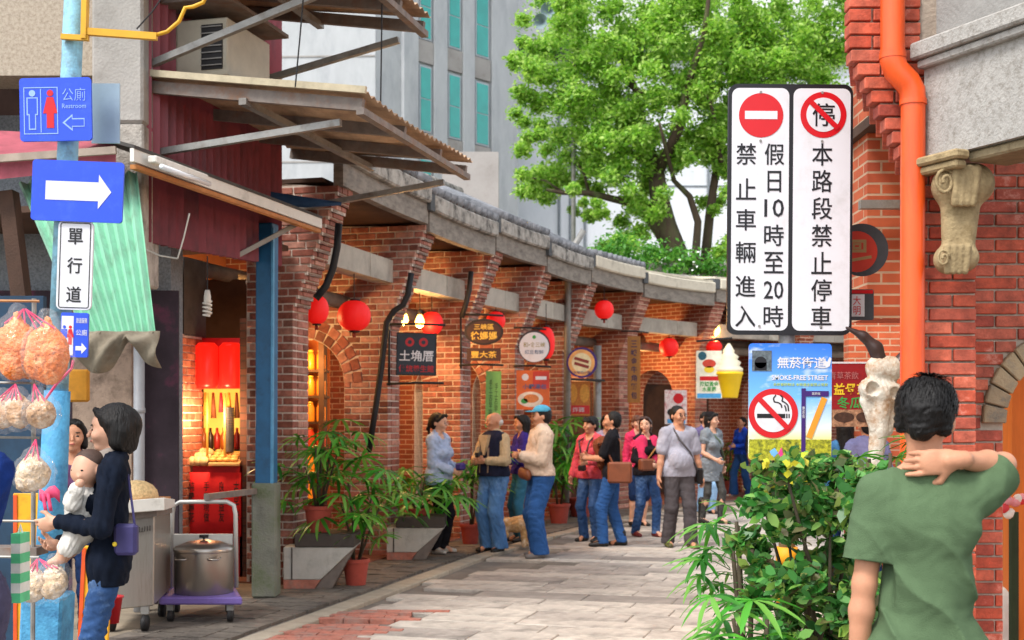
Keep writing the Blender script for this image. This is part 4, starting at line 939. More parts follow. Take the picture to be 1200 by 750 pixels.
# hanging snack bags
M_puff = mat('orange_puffs', '#f47a20', .5, .3, 25, bump=.9, bscale=55, dirt='#fbb880', dscale=18, damt=.4, spec=.6, coat=.3)
M_cook = mat('cookie_bag', '#b98a5a', .5, .35, 30, bump=.7, bscale=50, dirt='#e6d8c4', dscale=14, damt=.45, spec=.6, coat=.3)
M_nut = mat('nut_bag', '#c9aa84', .5, .35, 45, bump=.8, bscale=60, dirt='#eee4d6', dscale=16, damt=.45, spec=.6, coat=.3)
M_film = mat('clear_film', '#ffffff', .12, 0, alpha=.07, spec=.9)
M_pinks = mat('pink_string', '#d6466f', .7)
def snack(label, px, py, d, rx, ry, m, seed, hook):
    c = P(px, py, d); k = d/FPX; rx *= k; ry *= k; t = thing('snack_bag', label, 'snack bag', c-UP*ry, 0, 'snack bags hanging at the stall')
    r_ = random.Random(seed); pr = [ball((0, 0, ry), (rx*.9, rx*.6, ry*.9), k=.03)]
    for _ in range(7): pr.append(ball((r_.uniform(-.6, .6)*rx, r_.uniform(-.4, .2)*rx, ry+r_.uniform(-.6, .5)*ry), (rx*.42, rx*.38, ry*.42), k=.025))
    pr.append(cone((0, 0, ry*1.7), (0, 0, ry*2.15), rx*.22, rx*.12, k=.04))
    sdf_part('bag', pr, m, t, .008, disp=fold(seed, 60, (1, 1, 1)), amp=.006)
    film = [dict(p) for p in pr[:1]]+[cone((0, 0, ry*1.6), (0, 0, ry*2.25), rx*.5, rx*.14, k=.05)]
    sdf_part('film', film, M_film, t, .009, off=.022, disp=fold(seed+40, 45, (1, 1, .5)), amp=.010)
    hk = P(*hook, d)
    for q in (-1, 0, 1): part('string', lambda b: b.tube([c+V((q*rx*.4, -.03, ry*.85)), hk], .004, 5), M_pinks, t)
    return t
snack('orange prawn puff bag hanging at the left edge', 20, 410, 6.2, 30, 36, M_puff, 2, (28, 362))
snack('orange prawn puff bag hanging in front of the blue pole', 56, 416, 6.1, 27, 36, M_puff, 3, (30, 362))
snack('brown biscuit bag at the left edge under the puffs', 4, 486, 6.2, 17, 18, M_cook, 4, (18, 450))
snack('brown biscuit bag in the middle of the second tier', 22, 484, 6.15, 15, 18, M_cook, 5, (18, 450))
snack('brown biscuit bag nearest the pole in the second tier', 48, 486, 6.1, 18, 18, M_cook, 6, (40, 450))
snack('single peanut candy bag hanging alone below the biscuit bags', 40, 556, 6.1, 21, 20, M_nut, 7, (42, 515))
snack('popcorn bag left in the lowest tier of snacks', 40, 686, 6.1, 16, 20, M_nut, 8, (44, 655))
snack('popcorn bag right in the lowest tier beside the blue base', 64, 682, 6.1, 16, 20, M_nut, 9, (46, 655))
rack = thing('snack_rack', 'thin metal rack from which the snack bags hang', 'rack', (X(38, 6.25), 6.25, 0))
part('upright', lambda b: b.tube([P(38, 860, 6.27), P(40, 350, 6.27)], .012, 8), M_steel, rack)
for k, yy in enumerate((352, 448, 512, 610, 652)): part('arm', lambda b: b.tube([P(-40, yy, 6.22), P(46, yy+1, 6.22)], .007, 6), M_steel if k else mat('bamboo', '#b07a4a', .6), rack)
part('shelf', lambda b: b.box(P(20, 645, 6.3), (.25, .16, .04)), M_rusty, rack)
rib = thing('pink_ribbon', 'pink ribbon tied round the blue pole', 'ribbon', P(58, 575, 7.3))
part('bow', lambda b: b.sheet([[P(46+q*6, 572+4*math.sin(q*1.8)+w*7, 7.35) for q in range(5)] for w in range(3)], V((0, .004, 0))), M_pinks, rib, True)
for q, dx in enumerate((48, 54)): part('tail', lambda b: b.sheet([[P(dx+w*4+y_*1.2, 578+y_*7, 7.33) for w in range(2)] for y_ in range(4)], V((0, .004, 0))), M_pinks, rib, True)
part('loop', lambda b: b.tube([P(52, 470, 7.38), P(66, 450, 7.38), P(84, 432, 7.38), P(86, 422, 7.38)], .008, 6), M_pinks, rib)
# steel cart, bucket
cart = thing('steel_cart', 'stainless steel food cart on castors with white counter top', 'cart', G(155, 728))
M_inox = mat('stainless', '#b2aca3', .38, .12, 3, metal=.75, stretch=(6, 6, .5), dirt='#8f8778', dscale=3, damt=.3)
cd = 9.6
part('body', lambda b: b.hexa([P(122, 716, cd), P(180, 710, cd), P(200, 690, cd+.75), P(140, 692, cd+.75), P(126, 612, cd), P(181, 603, cd), P(200, 601, cd+.75), P(140, 606, cd+.75)]), M_inox, cart, bevel=.008)
part('rim', lambda b: b.hexa([P(122, 612, cd-.02), P(184, 605, cd-.02), P(202, 601, cd+.77), P(138, 606, cd+.77), P(122, 604, cd-.02), P(184, 597, cd-.02), P(202, 594, cd+.77), P(138, 600, cd+.77)]), M_rusty, cart)
part('counter_top', lambda b: b.hexa([P(128, 603, cd-.08), P(193, 598, cd-.08), P(205, 594, cd+.8), P(135, 600, cd+.8), P(128, 588, cd-.08), P(193, 583, cd-.08), P(205, 585, cd+.8), P(135, 590, cd+.8)]), M_white, cart, bevel=.005)
part('food_heap', lambda b: b.ell(P(160, 582, cd+.3), (.17, .15, .13), 16, 8), mat('fried_heap', '#e0c08c', .7, .35, 40, bump=.8, bscale=60), cart, True)
part('heap_tray', lambda b: b.box(P(160, 586, cd+.3), (.42, .4, .03)), mat('tray_wood2', '#b5793f', .6), cart)
for px, py, dd in ((170, 724, cd+.02), (131, 728, cd+.02), (190, 712, cd+.7)):
    c = P(px, py, dd); w_ = part('castor', lambda b: b.bar(c+UP*.03, c+UP*.13, .03, .06), M_steel, cart)
    part('wheel', lambda b: b.tube([V((c.x-.02, c.y, .06)), V((c.x+.02, c.y, .06))], .06, 16), M_blk, w_, True)
put_text('福山川', .17, .045, P(163, 621, cd-.012), P(181, 603, cd)-P(126, 612, cd), UP, M_blk, cart)
bu = thing('red_bucket', 'red plastic bucket beside the steel cart', 'bucket', G(131, 730)); bc = P(131, 722, 9.2)
part('pail', lambda b: b.lathe([(.05, -.05), (.075, .13), (.085, .135), (.085, .145), (.07, .14), (.045, -.03)], bc, 18), mat('red_plastic', '#d12b33', .4, .1), bu, True)
# platform trolley with stock pot
tr = thing('platform_trolley', 'purple platform trolley with silver push handle', 'trolley', G(236, 730))
tg = G(236, 730); ty = tg.y; tx = tg.x
M_purp = mat('purple_plastic', '#7a66b0', .5, .12, 5, dirt='#5f5288', dscale=4, damt=.25); M_alu = mat('aluminium', '#c4c4c0', .4, .08, 4, metal=.4)
part('platform', lambda b: b.hexa([V((X(px, ty+dy), ty+dy, z)) for z in (.14, .2) for px, dy in ((186, -.0), (284, -.0), (276, .62), (194, .62))]), M_purp, tr, bevel=.012)
hy = ty+.58; hz = Zp(588, hy)
part('handle', lambda b: b.tube([V((X(200, hy), hy, .2)), V((X(202, hy), hy, hz-.1)), V((X(204, hy), hy, hz-.03)), V((X(211, hy), hy, hz)), V((X(266, hy), hy, hz)), V((X(274, hy), hy, hz-.03)), V((X(276, hy), hy, hz-.1)), V((X(277, hy), hy, .2))], .018, 10), M_alu, tr, True)
part('panel', lambda b: b.box((X(238, hy), hy, Zp(637, hy)), (X(274, hy)-X(204, hy), .02, .16)), M_alu, tr, bevel=.004)
for px, dy in ((200, .06), (270, .06), (207, .54), (268, .54)):
    w_ = part('castor', lambda b: b.box((X(px, ty+dy), ty+dy, .115), (.05, .05, .05)), M_steel, tr)
    part('wheel', lambda b: b.tube([V((X(px, ty+dy)-.018, ty+dy, .05)), V((X(px, ty+dy)+.018, ty+dy, .05))], .05, 16), M_blk, w_, True)
pc = V((X(239, ty+.3), ty+.3, .2)); pr_ = (X(273, ty+.3)-X(205, ty+.3))/2
pot = thing('stock_pot', 'large stainless steel stock pot with lid on the purple trolley', 'pot', pc)
M_pot = mat('pot_steel', '#a39c94', .28, .12, 2, metal=.9, stretch=(1, 1, .2))
part('vessel', lambda b: b.lathe([(pr_*.98, 0), (pr_, .01), (pr_, .33), (pr_*1.02, .335), (pr_*1.02, .345)], pc, 40), M_pot, pot, 40)
part('lid', lambda b: b.lathe([(pr_*1.03, .345), (pr_*1.03, .355), (pr_*.95, .375), (pr_*.6, .405), (pr_*.2, .420), (.01, .422)], pc, 40), M_pot, pot, 50)
part('lid_knob', lambda b: [b.tube([pc+V((-.035, 0, .450)), pc+V((.035, 0, .450))], .014, 8), b.tube([pc+V((0, 0, .420)), pc+V((0, 0, .450))], .01, 8)], M_blk, pot, True)
for sx_ in (-1, 1): part('side_handle', lambda b: b.tube([pc+V((sx_*pr_*.55-.05, -pr_*.85, .300)), pc+V((sx_*pr_*.55-.04, -pr_*1.0, .285)), pc+V((sx_*pr_*.55+.04, -pr_*1.0, .285)), pc+V((sx_*pr_*.55+.05, -pr_*.85, .300))], .008, 6), M_pot, pot, True)
# ================================================================ brick corner building on the right
M_bkr = brick_mat('brick_bright', ['#b04a34', '#c05a40', '#a8452f', '#c96a50', '#9a4234', '#b8604a'], rough=.6, moss='#d8c3b4')
bkr = unit('brick', (.226, .10, .063), .004); bkr.materials.append(M_bkr)
M_mortr = mat('mortar_pale', '#b9aa9a', .95, .2, 20, bump=.3)
rbd = thing('brick_corner_building', 'brick arcade corner building with orange downpipe and stone bracket', 'building', (2.1, 6.3, 0))
DY = 6.3; RH = .067
xa, xb = X(1060, DY), X(1145, DY)
def rcorb(z):
    z0 = Zp(183, DY); z1 = Zp(52, DY); k = math.floor((z-z0)/RH)*RH+z0
    return 0 if z < z0 else (X(1052, DY)-X(986, DY))*min(1, (k-z0+RH)/(z1-z0))
def skew(b, x0, x1, z0, z1, dep=.45): b.hexa([V((x+.285*(y_-DY), y_, z)) for z in (z0, z1) for x, y_ in ((x0, DY+.02), (x1, DY+.02), (x1, DY+dep), (x0, DY+dep))])
core = part('corbelled_pier', lambda b: skew(b, xa+.01, xb-.01, 0, 4.6), M_mortr, rbd)
ztop = 4.6
b = MB(); z = Zp(183, DY)
while z < ztop: skew(b, xa-rcorb(z+.01)+.012, xa+.012, z, z+RH); z += RH
cc = b.build('corbel_core', M_mortr, rbd)
rl = V(rbd.location)
z = .0; kk = 0
while z < ztop-.07:
    s_ = rcorb(z+RH/2) if z > 2 else 0; left = xa-s_; right = X(1080, DY) if z > Zp(70, DY) else xb
    bl = .238; u = left-(.119 if kk % 2 else 0)
    while u < right-.03:
        a0, a1 = max(u, left), min(u+bl, right)
        if a1-a0 > .03 and z > .2:
            link('brick', bkr, core, loc=V(((a0+a1)/2, DY+.045+rnd.uniform(-.003, .003), z+RH/2))-rl, scale=((a1-a0-.011)/.226, 1, (RH-.011)/.063))
        u += bl
    if z > 2.2:
        for q in (0, 1): link('brick', bkr, core, loc=V((left+.045+.285*(.2+q*.16), DY+.2+q*.16, z+RH/2))-rl, rot=(0, 0, math.pi/2-.277), scale=((.23-.011)/.226, 1, (RH-.011)/.063))
    if z < 2.9:  # right flank of the pier
        for q in (0, 1): link('brick', bkr, core, loc=V((xb-.04, DY+.21+q*.23, z+RH/2))-rl, rot=(0, 0, math.pi/2), scale=((.23-.011)/.226, 1, (RH-.011)/.063))
    z += RH; kk += 1
# recessed wall with a stone arch to the right of the pier
AY = 6.75; ax_, ar_i, ar_o, asz = X(1245, AY), X(1245, AY)-X(1176, AY), X(1245, AY)-X(1150, AY), Zp(497, AY)
wr = X(1400, AY)
arcp = [(ax_-ar_i*math.cos(q), asz+ar_i*1.15*math.sin(q)) for q in [math.pi*j/16 for j in range(17)]]
aw = part('arch_wall', lambda b: b.prism([(xb-.1, 0), (ax_-ar_i, 0)]+arcp+[(ax_+ar_i, 0), (wr, 0), (wr, 4.2), (xb-.1, 4.2)], (0, AY+.012, 0), (1, 0, 0), (0, 0, 1), -.3), M_mortr, rbd)
z = 0; kk = 0
while z < 3.3:
    zc = z+RH/2; u = xb-.1-(.119 if kk % 2 else 0)
    while u < wr-.5:
        a0, a1 = max(u, xb-.05), u+.238
        if zc < asz: lim = ax_-ar_i
        else:
            dz = (zc-asz)/1.15; lim = ax_-math.sqrt(max((ar_o+.0)**2-dz*dz, 0)) if dz < ar_o else 99
        a1 = min(a1, lim)
        if a1-a0 > .03: link('brick', bkr, aw, loc=V(((a0+a1)/2, AY+.045+rnd.uniform(-.003, .003), zc))-rl, scale=((a1-a0-.011)/.226, 1, (RH-.011)/.063))
        u += .238
    z += RH; kk += 1
M_vous = mat('arch_stone', '#a08c70', .9, .2, 8, bump=.4, bscale=60, rand=.2, dirt='#6b6a66', dscale=6, damt=.35)
for j in range(7):
    q0, q1 = math.pi*j/14+.012, math.pi*(j+1)/14-.012
    pp = [(ax_-r_*math.cos(q), asz+r_*1.15*math.sin(q)) for r_, q in ((ar_i-.004, q0), (ar_i-.004, (q0+q1)/2), (ar_i-.004, q1), (ar_o, q1), (ar_o, (q0+q1)/2), (ar_o, q0))]
    part('arch_stone', lambda b: b.prism(pp, (0, AY-.035, 0), (1, 0, 0), (0, 0, 1), -.2), M_vous, rbd, bevel=.006)
for j in range(3):   # thin brick ring over the stones
    pass
# concrete parapet and cornice running obliquely from the pier towards the viewer
p0 = V((X(1083, 6.22), 6.22, 0)); dv = V((.43, -.9, 0)).normalized(); nv = V((-.9, -.43, 0)).normalized()
pw = lambda u, n_, z: p0+dv*u+nv*n_+UP*z
M_rconc = mat('parapet_concrete', '#a3a09b', .92, .12, 10, bump=.35, bscale=80, dirt='#7f7a72', dscale=30, damt=.4)
def bx(b, u0, u1, n0, n1, z0, z1): b.hexa([pw(u, n_, z) for z in (z0, z1) for u, n_ in ((u0, n0), (u1, n0), (u1, n1), (u0, n1))])
zc0, zc1 = Zp(188, 6.22), Zp(72, 6.22)
part('parapet_panel', lambda b: bx(b, .0, 2.2, -.3, .0, zc0, zc1), M_rconc, rbd)
part('cornice', lambda b: bx(b, -.03, 2.2, -.3, .07, zc1+.002, zc1+.085), M_rconc, rbd, bevel=.01)
part('cornice_lip', lambda b: bx(b, -.01, 2.2, -.3, .04, zc1-.04, zc1), M_rconc, rbd, bevel=.008)
part('upper_panel', lambda b: bx(b, .06, 2.2, -.3, -.02, zc1+.088, 4.6), mat('upper_concrete', '#8d8b87', .9, .15, 8, bump=.3), rbd)
part('scroll_ornament', lambda b: [b.tube([pw(.16, -.01, 4.25-.02*k)+dv*.03*math.sin(k*1.1) for k in range(19)], .012, 6)], M_blk, rbd, True)
M_mould = mat('stone_moulding', '#8f8064', .9, .2, 12, bump=.4, dirt='#6a5a40', dscale=8, damt=.3)
part('soffit_moulding', lambda b: bx(b, .25, 2.2, -.28, -.03, zc0-.05, zc0-.002), M_mould, rbd, bevel=.01)
# carved scroll bracket under the parapet
M_scroll = mat('carved_stone', '#a08c68', .85, .25, 14, bump=.35, bscale=70, dirt='#7d6a48', dscale=10, damt=.35)
S0 = lambda px, py, d=6.12: tuple(P(px, py, d)-rl)
pr = [cone(S0(1118, 218), S0(1140, 216), .105, .10, k=.02), cone(S0(1116, 235), S0(1114, 285), .055, .042, k=.03), cone(S0(1134, 235), S0(1130, 285), .06, .05, k=.03), cone(S0(1112, 304), S0(1130, 302), .072, .068, k=.02)]
for k in range(4): pr.append(cone(S0(1121+k*8, 198, 6.02), S0(1119+k*7, 238, 6.03), .022, .018, k=.008)); pr.append(cone(S0(1110+k*8, 290, 6.05), S0(1110+k*7, 318, 6.06), .02, .016, k=.008))
sdf_part('scroll_bracket', pr, M_scroll, rbd, .007)
part('volute', lambda b: b.tube([P(1107, 214, 6.03)+V((math.cos(a*.55)*(.055-.0024*a), -.004*a*.3, math.sin(a*.55)*(.072-.003*a))) for a in range(19)], .009, 6), M_scroll, rbd, True)
part('volute', lambda b: b.tube([P(1105, 303, 6.04)+V((math.cos(a*.55)*(.032-.0014*a), -.004*a*.3, math.sin(a*.55)*(.045-.002*a))) for a in range(19)], .007, 6), M_scroll, rbd, True)
part('bracket_cap', lambda b: [bx(b, -.02, .30, .0, .09, zc0-.045, zc0-.003)], M_scroll, rbd, bevel=.01)
part('bracket_cap', lambda b: [bx(b, .0, .28, .0, .07, zc0-.085, zc0-.047)], M_scroll, rbd, bevel=.01)
# orange downpipe
M_pipe = mat('orange_pvc', '#ef5a1d', .38, .06, 3, spec=.5, dirt='#c8481a', dscale=8, damt=.45, stretch=(1, 1, .15))
pd = 6.2
pipe = thing('downpipe', 'bright orange rain downpipe with an offset bend on the brick pier', 'pipe', (X(1068, pd), pd, 0))
part('upper_pipe', lambda b: b.tube([P(1046, -60, pd), P(1046, 66, pd)], .058, 20), M_pipe, pipe, 40)
part('bend', lambda b: b.tube([P(1046, 60, pd), P(1046, 70, pd), P(1050, 82, pd), P(1064, 97, pd), P(1069, 106, pd), P(1070, 122, pd)], .0615, 20), M_pipe, pipe, 40)
part('lower_pipe', lambda b: b.tube([P(1070, 118, pd), V((X(1068, pd), pd, 0))], .058, 20), M_pipe, pipe, 40)
for yy in (66, 120): part('collar', lambda b: b.tube([P(1046 if yy < 100 else 1070, yy-3, pd), P(1046 if yy < 100 else 1070, yy+3, pd)], .0645, 20), M_pipe, pipe, 40)
# next cross wall of the arcade behind, and the inside of the arcade
M_btexr = brick_tex_mat('brickwork_inner', '#a84a2c', '#b85a34', '#b9987c', .238, RH)
part('inner_pier', lambda b: b.box((X(1035, 7.9), 7.9, 2.95), (X(1062, 7.9)-X(1006, 7.9), .36, 1.5)), M_btexr, rbd)
part('inner_lintel', lambda b: b.box((X(1032, 7.6), 7.6, Zp(240, 7.6)), (.25, .06, .05)), M_steel, rbd)
part('arcade_ceiling', lambda b: b.box((2.9, 9.2, 3.35), (1.6, 5.2, .06)), M_wood, rbd)
M_tilef = mat('terracotta_tile', '#b8633f', .45, .2, 3, rand=.12, spec=.4)
rf = part('arcade_step', lambda b: b.hexa([V((2.05+.29*(y_-6.2)+x_, y_, z_)) for z_ in (-.02, .045) for y_, x_ in ((5.0, .3), (14, .3), (14, 4), (5.0, 4))]), mat('tile_grout', '#7d4a34', .9), None); rf['kind'] = 'structure'
for i in range(4):
    for j in range(18):
        y0 = 5.3+j*.46; x0 = 2.05+.29*(y0-6.2)+.34+i*.46
        link('tile', slab_mesh(.46, .46, M_tilef, 'tile'), rf, loc=(x0+.23, y0+.23, .03), rot=(0, 0, -.05))
part('wood_cabinet', lambda b: b.box((X(1192, 8.2), 8.2, 1.25), (.22, .4, 2.5)), mat('orange_wood', '#c0651f', .5, .2, 4, stretch=(4, 4, .5), emit='#d06010', estr=.05), rbd)  # faint orange emission in the wood stands in for lamplight
part('back_wall', lambda b: b.box((X(1240, 13), 13.2, 2), (4.2, .2, 4)), M_btexr, rbd)
part('back_arch', lambda b: b.box((X(1178, 10), 10, 1.15), (.28, .2, 2.3)), M_wood, rbd)
bulb((X(1215, 9), 9, 2.6), 'bulb lighting the walk behind the stone arch', 60)
bulb((X(1040, 8.6)+.25, 8.7, 3.0), 'bulb lighting the inner brick pier behind the orange pipe', 25, cord=.3)
fw = thing('flower_bunch', 'bunch of pale pink and white flowers at the foot of the stone arch', 'flowers', (X(1190, 7.6), 7.6, 0))
for k in range(9): part('flower', lambda b: b.ell(P(1182+rnd.uniform(-6, 16), 590+rnd.uniform(-12, 14), 7.6), (.035, .035, .03), 8, 6), mat(('petal_pink', 'petal_white', 'petal_red')[k % 3], ('#e89aa0', '#e8e2d8', '#d8434a')[k % 3], .7), fw, True)
part('stems', lambda b: b.tube([P(1188, 600, 7.6), V((X(1188, 7.6), 7.6, 0.05))], .03, 8), mat('stem_dark', '#2d3a22', .8), fw)
sa = thing('white_sack', 'white sack standing inside the arcade behind the arch', 'sack', (X(1172, 8.0), 8.0, .05))
sdf_part('cloth', [ball((0, 0, .25), (.09, .08, .25), k=.03), ball((.01, -.01, .1), (.11, .09, .11), k=.03)], mat('white_cloth', '#d5cfc4', .9, .15, 6), sa, .012, disp=fold(4, 25), amp=.01)
# ---- signs behind the traffic sign: brown gourd, round red sign, lantern box, tea poster
gd = thing('brown_gourd', 'big glossy brown gourd ornament half hidden by the traffic sign', 'ornament', P(1000, 222, 8.2))
sdf_part('gourd', [ball(tuple(V((0, 0, .15))), (.105, .105, .15), k=.03), ball((0, 0, -.02), (.06, .06, .06), k=.03)], mat('brown_gloss', '#6b4a3c', .25, .2, 4), gd, .01)
part('gourd_lip', lambda b: b.lathe([(.09, -.11), (.1, -.09), (.06, -.06), (.03, -.05)], P(1000, 222, 8.2), 20), mat('brown_gloss', '#6b4a3c'), gd, True)
s = Sign('shop_sign', 'round red shop sign with gold character on a grey disc behind the traffic sign', 1005, 293, 7.2, 4, 4, M_blk, 0, 0, .001)
M_disc = mat('grey_disc', '#46484d', .6, .2); M_rsign = mat('round_red', '#c33a2a', .5, .1); M_goldp = mat('gold_paint', '#a08458', .5, .1)
s.disc(5, 0, 31, M_disc, 'grey_disc', 1); s.disc(-1, 2, 24, M_rsign, 'red_disc', 2); outline(s, -13, -12, 10, 3, 3.5, M_goldp, 'character_stroke', 3); outline(s, -6, -8, 4, -1, 2.5, M_goldp, 'character_stroke', 3); s.shape(linepx(-18, 14, 16, 8, 3.5), M_goldp, 'character_stroke', 3)
s = Sign('shop_sign', 'small white box sign with red writing under the round red sign', 1007, 357, 7.15, 34, 36, M_disc, 0, 0, .01)
s.shape(rectpx(-16, -12, 6, 14), M_swhite, 'white_panel'); s.text('大\n明', -3, 1, 9, 22, M_sred, 2); s.shape(rectpx(-16, -17, 16, -13), M_sred, 'red_strip')
s = Sign('tea_poster', 'dark red poster advertising herb tea beside the bull skull', 985, 462, 8.6, 82, 76, mat('poster_red', '#8e1a22', .5, .12, 3), 0, 0, .005, .01, 'poster')
M_yelp = mat('poster_yellow', '#e8c832', .5, .05); M_grnp = mat('poster_green', '#3f9a4a', .5, .05)
s.shape(rectpx(-41, -38, 41, -36), M_swhite, 'poster_edge'); s.text('益母茶', 12, -6, 40, 14, M_yelp, 1, offset=.02); s.text('冬瓜茶', 18, 10, 44, 14, M_grnp, 1, offset=.02); s.text('青草茶飲', 4, -22, 34, 9, mat('poster_pale', '#b06a6a', .5), 1)
s.shape(rectpx(-41, 18, 41, 38), mat('poster_tan', '#b58a6a', .6, .4, 30, dirt='#4a2f22', dscale=25, damt=.5), 'food_picture')
for cx_, cy_, rx_ in ((4, 27, 12), (27, 27, 9)): s.disc(cx_, cy_, rx_, mat('herb_brown', '#4a3226', .8, .4, 30), 'herb_pile', 2, 24, 6)
# bull skull
sk = thing('bull_skull', 'white bull skull with long dark horn hanging between pipe and tea poster', 'skull', P(1032, 480, 6.75))
M_bone = mat('bone', '#d3ccbe', .6, .15, 8, dirt='#9a6a34', dscale=9, damt=.5, bump=.3); M_horn = mat('horn', '#3b2a26', .4, .3, 6)
k_ = 6.75/FPX; sp = lambda x, y, z=0: ((x-1032)*k_, z, -(y-480)*k_)
pr = [cone(sp(1030, 432), sp(1044, 432), .07, .065, flat=((0, 1, 0), .8), k=.03), cone(sp(1018, 456, -.02), sp(1046, 460, -.01), .058, .05, k=.03), cone(sp(1033, 462), sp(1030, 505), .066, .046, k=.03), cone(sp(1030, 505), sp(1024, 552), .046, .036, k=.02), cone(sp(1024, 552), sp(1021, 578), .034, .016, k=.02), cone(sp(1012, 470, -.02), sp(1022, 500, -.02), .024, .02, k=.02), cone(sp(1050, 472), sp(1042, 505), .022, .02, k=.02)]
for c_ in (sp(1019, 456, -.085), sp(1047, 461, -.085)): q_ = ball(c_, (.04, .06, .042)); q_['neg'] = 1; pr.append(q_)
q_ = cone(sp(1030, 520, -.075), sp(1026, 560, -.05), .018, .01); q_['neg'] = 1; pr.append(q_)
sdf_part('skull', pr, M_bone, sk, .006, disp=fold(6, 45, (1, 1, .3)), amp=.003)
sdf_part('horn', [cone(sp(1032, 428), sp(1026, 408), .042, .036, k=.02), cone(sp(1026, 408), sp(1012, 394), .036, .024, k=.02), cone(sp(1012, 394), sp(992, 384), .024, .008, k=.02)], M_horn, sk, .007)
sdf_part('horn', [cone(sp(1052, 428), sp(1066, 412), .04, .034, k=.02), cone(sp(1066, 412), sp(1080, 396), .034, .02, k=.02), cone(sp(1080, 396), sp(1090, 378), .02, .008, k=.02)], M_horn, sk, .007)
# ---- traffic sign and no-smoking sign on their post
SD = 6.9
post = thing('sign_post', 'grey metal post with yellow striped foot holding the traffic signs', 'post', (X(922, SD), SD+.06, 0))
part('tube', lambda b: b.tube([V((X(922, SD+.06), SD+.06, .9)), V((X(922, SD+.06), SD+.06, Zp(110, SD))) ], .045, 16), M_steel, post, True)
M_ystripe = mat('yellow_stripe', '#e39a12', .6, .1)
for k in range(9): part('striped_band', lambda b: b.tube([V((X(922, SD+.06), SD+.06, .1*k)), V((X(922, SD+.06), SD+.06, .1*k+.1))], .06, 16), M_ystripe if k % 2 == 0 else M_sblack, post, True)
s = Sign('traffic_sign', 'tall white double traffic sign with no-entry and no-parking symbols', 926, 245.5, SD, 146, 294, M_sblack, R(.4), 0, .05, .03)
for cx_ in (-35.5, 36.5):
    s.plate(rrect(67*s.k, 284*s.k, .04), M_swhite, 'white_panel', .0008, .0012, cx_*s.k, 0)
s.disc(-35, -110, 26, M_sred, 'red_disc', 2); s.shape(rectpx(-54, -115, -16, -105.5), M_swhite, 'white_bar', 3)
for k in range(40):
    a0, a1 = 2*math.pi*k/40, 2*math.pi*(k+1)/40
for r_, m_, ly in ((27, M_sred, 2), (20, M_swhite, 3)): s.disc(38, -111, r_, m_, 'ring' if ly == 2 else 'ring_field', ly)
s.text('停', 38, -111, 26, 27, M_sblack, 4, offset=.005); s.shape(linepx(22, -127, 55, -95, 6), M_sred, 'slash', 5)
for k, (ch, yy) in enumerate(zip('禁止車輛進入', (181, 222, 258, 296, 336, 371))): s.text(ch, 874-926, yy-245.5, 23.5, 25, M_sblack, 2, offset=.007)
for ch, yy in zip(('假', '日', '10', '時', '至', '20', '時'), (181, 213, 244, 276, 308, 340, 371)): s.text(ch, 907-926, yy-245.5, 23 if len(ch) > 1 or ch != '日' else 16, 25 if len(ch) == 1 else 21, M_sblack, 2, offset=.007)
for ch, yy in zip('本路段禁止停車', (181, 212, 244, 276, 308, 340, 372)): s.text(ch, 963-926, yy-245.5, 24, 26, M_sblack, 2, offset=.007)
for cx_, cy_ in ((-35.5, -137), (-35.5, 137), (36.5, -137), (36.5, 137), (-35.5, -80), (36.5, -80)): s.disc(cx_, cy_, 1.6, M_steel, 'bolt', 4, 12)
# no-smoking board: printed sky and meadow are flat print
def print_mat():
    m, n, l, b = _new('smokefree_print')
    tc = n.new('ShaderNodeTexCoord'); sp_ = n.new('ShaderNodeSeparateXYZ'); l.new(tc.outputs['Object'], sp_.inputs[0])
    rp = n.new('ShaderNodeValToRGB'); mr = n.new('ShaderNodeMapRange'); mr.inputs[1].default_value = -.34; mr.inputs[2].default_value = .32; l.new(sp_.outputs[2], mr.inputs[0]); l.new(mr.outputs[0], rp.inputs[0])
    e = rp.color_ramp.elements; e[0].position = 0; e[0].color = (*hx('#c9c23a'), 1); e[1].position = 1; e[1].color = (*hx('#1f6fe0'), 1)
    for p_, c_ in ((.2, '#e6e08a'), (.32, '#d5e6ee'), (.55, '#6fb4ea')): q = e.new(p_); q.color = (*hx(c_), 1)
    nz = n.new('ShaderNodeTexNoise'); nz.inputs['Scale'].default_value = 7; nz.inputs['Detail'].default_value = 6; mp = n.new('ShaderNodeMapping'); mp.inputs['Scale'].default_value = (1, 1, 2.2); l.new(tc.outputs['Object'], mp.inputs[0]); l.new(mp.outputs[0], nz.inputs['Vector'])
    r2 = n.new('ShaderNodeValToRGB'); r2.color_ramp.elements[0].position = .56; r2.color_ramp.elements[1].position = .78; l.new(nz.outputs[0], r2.inputs[0])
    mx = n.new('ShaderNodeMix'); mx.data_type = 'RGBA'; l.new(r2.outputs[0], mx.inputs[0]); l.new(rp.outputs[0], mx.inputs[6]); mx.inputs[7].default_value = (.85, .92, .97, 1)
    l.new(mx.outputs[2], b.inputs['Base Color']); b.inputs['Roughness'].default_value = .35; return m
s = Sign('smoke_free_sign', 'blue smoke-free street sign with red no-smoking circle above the shrub', 926, 471, SD-.02, 97, 137, print_mat(), R(.3), 0, .02, .015)
s.text('無菸街道', 13, -46, 57, 13.5, M_swhite, 1, offset=.012); s.text('SMOKE-FREE STREET', 11, -28.5, 66, 6, M_swhite, 1, offset=.02); s.text('依菸害防制法 本街道全面禁止吸菸', 12, -20.5, 64, 3.6, mat('print_lime', '#c6d84a', .5), 1)
s.shape(rectpx(-45, -60, -22, -36), mat('print_arch_grey', '#5f6a70', .6, .5, 60), 'arch_picture'); s.disc(-35, -46, 7, M_sblack, 'arch_shadow', 2); s.shape(rectpx(-42, -46, -28, -37), M_sblack, 'arch_shadow', 2)
s.shape([(40, -50), (43, -47), (46, -53), (48, -51), (46, -42), (42, -40), (39, -45)], M_swhite, 'bird_mark')
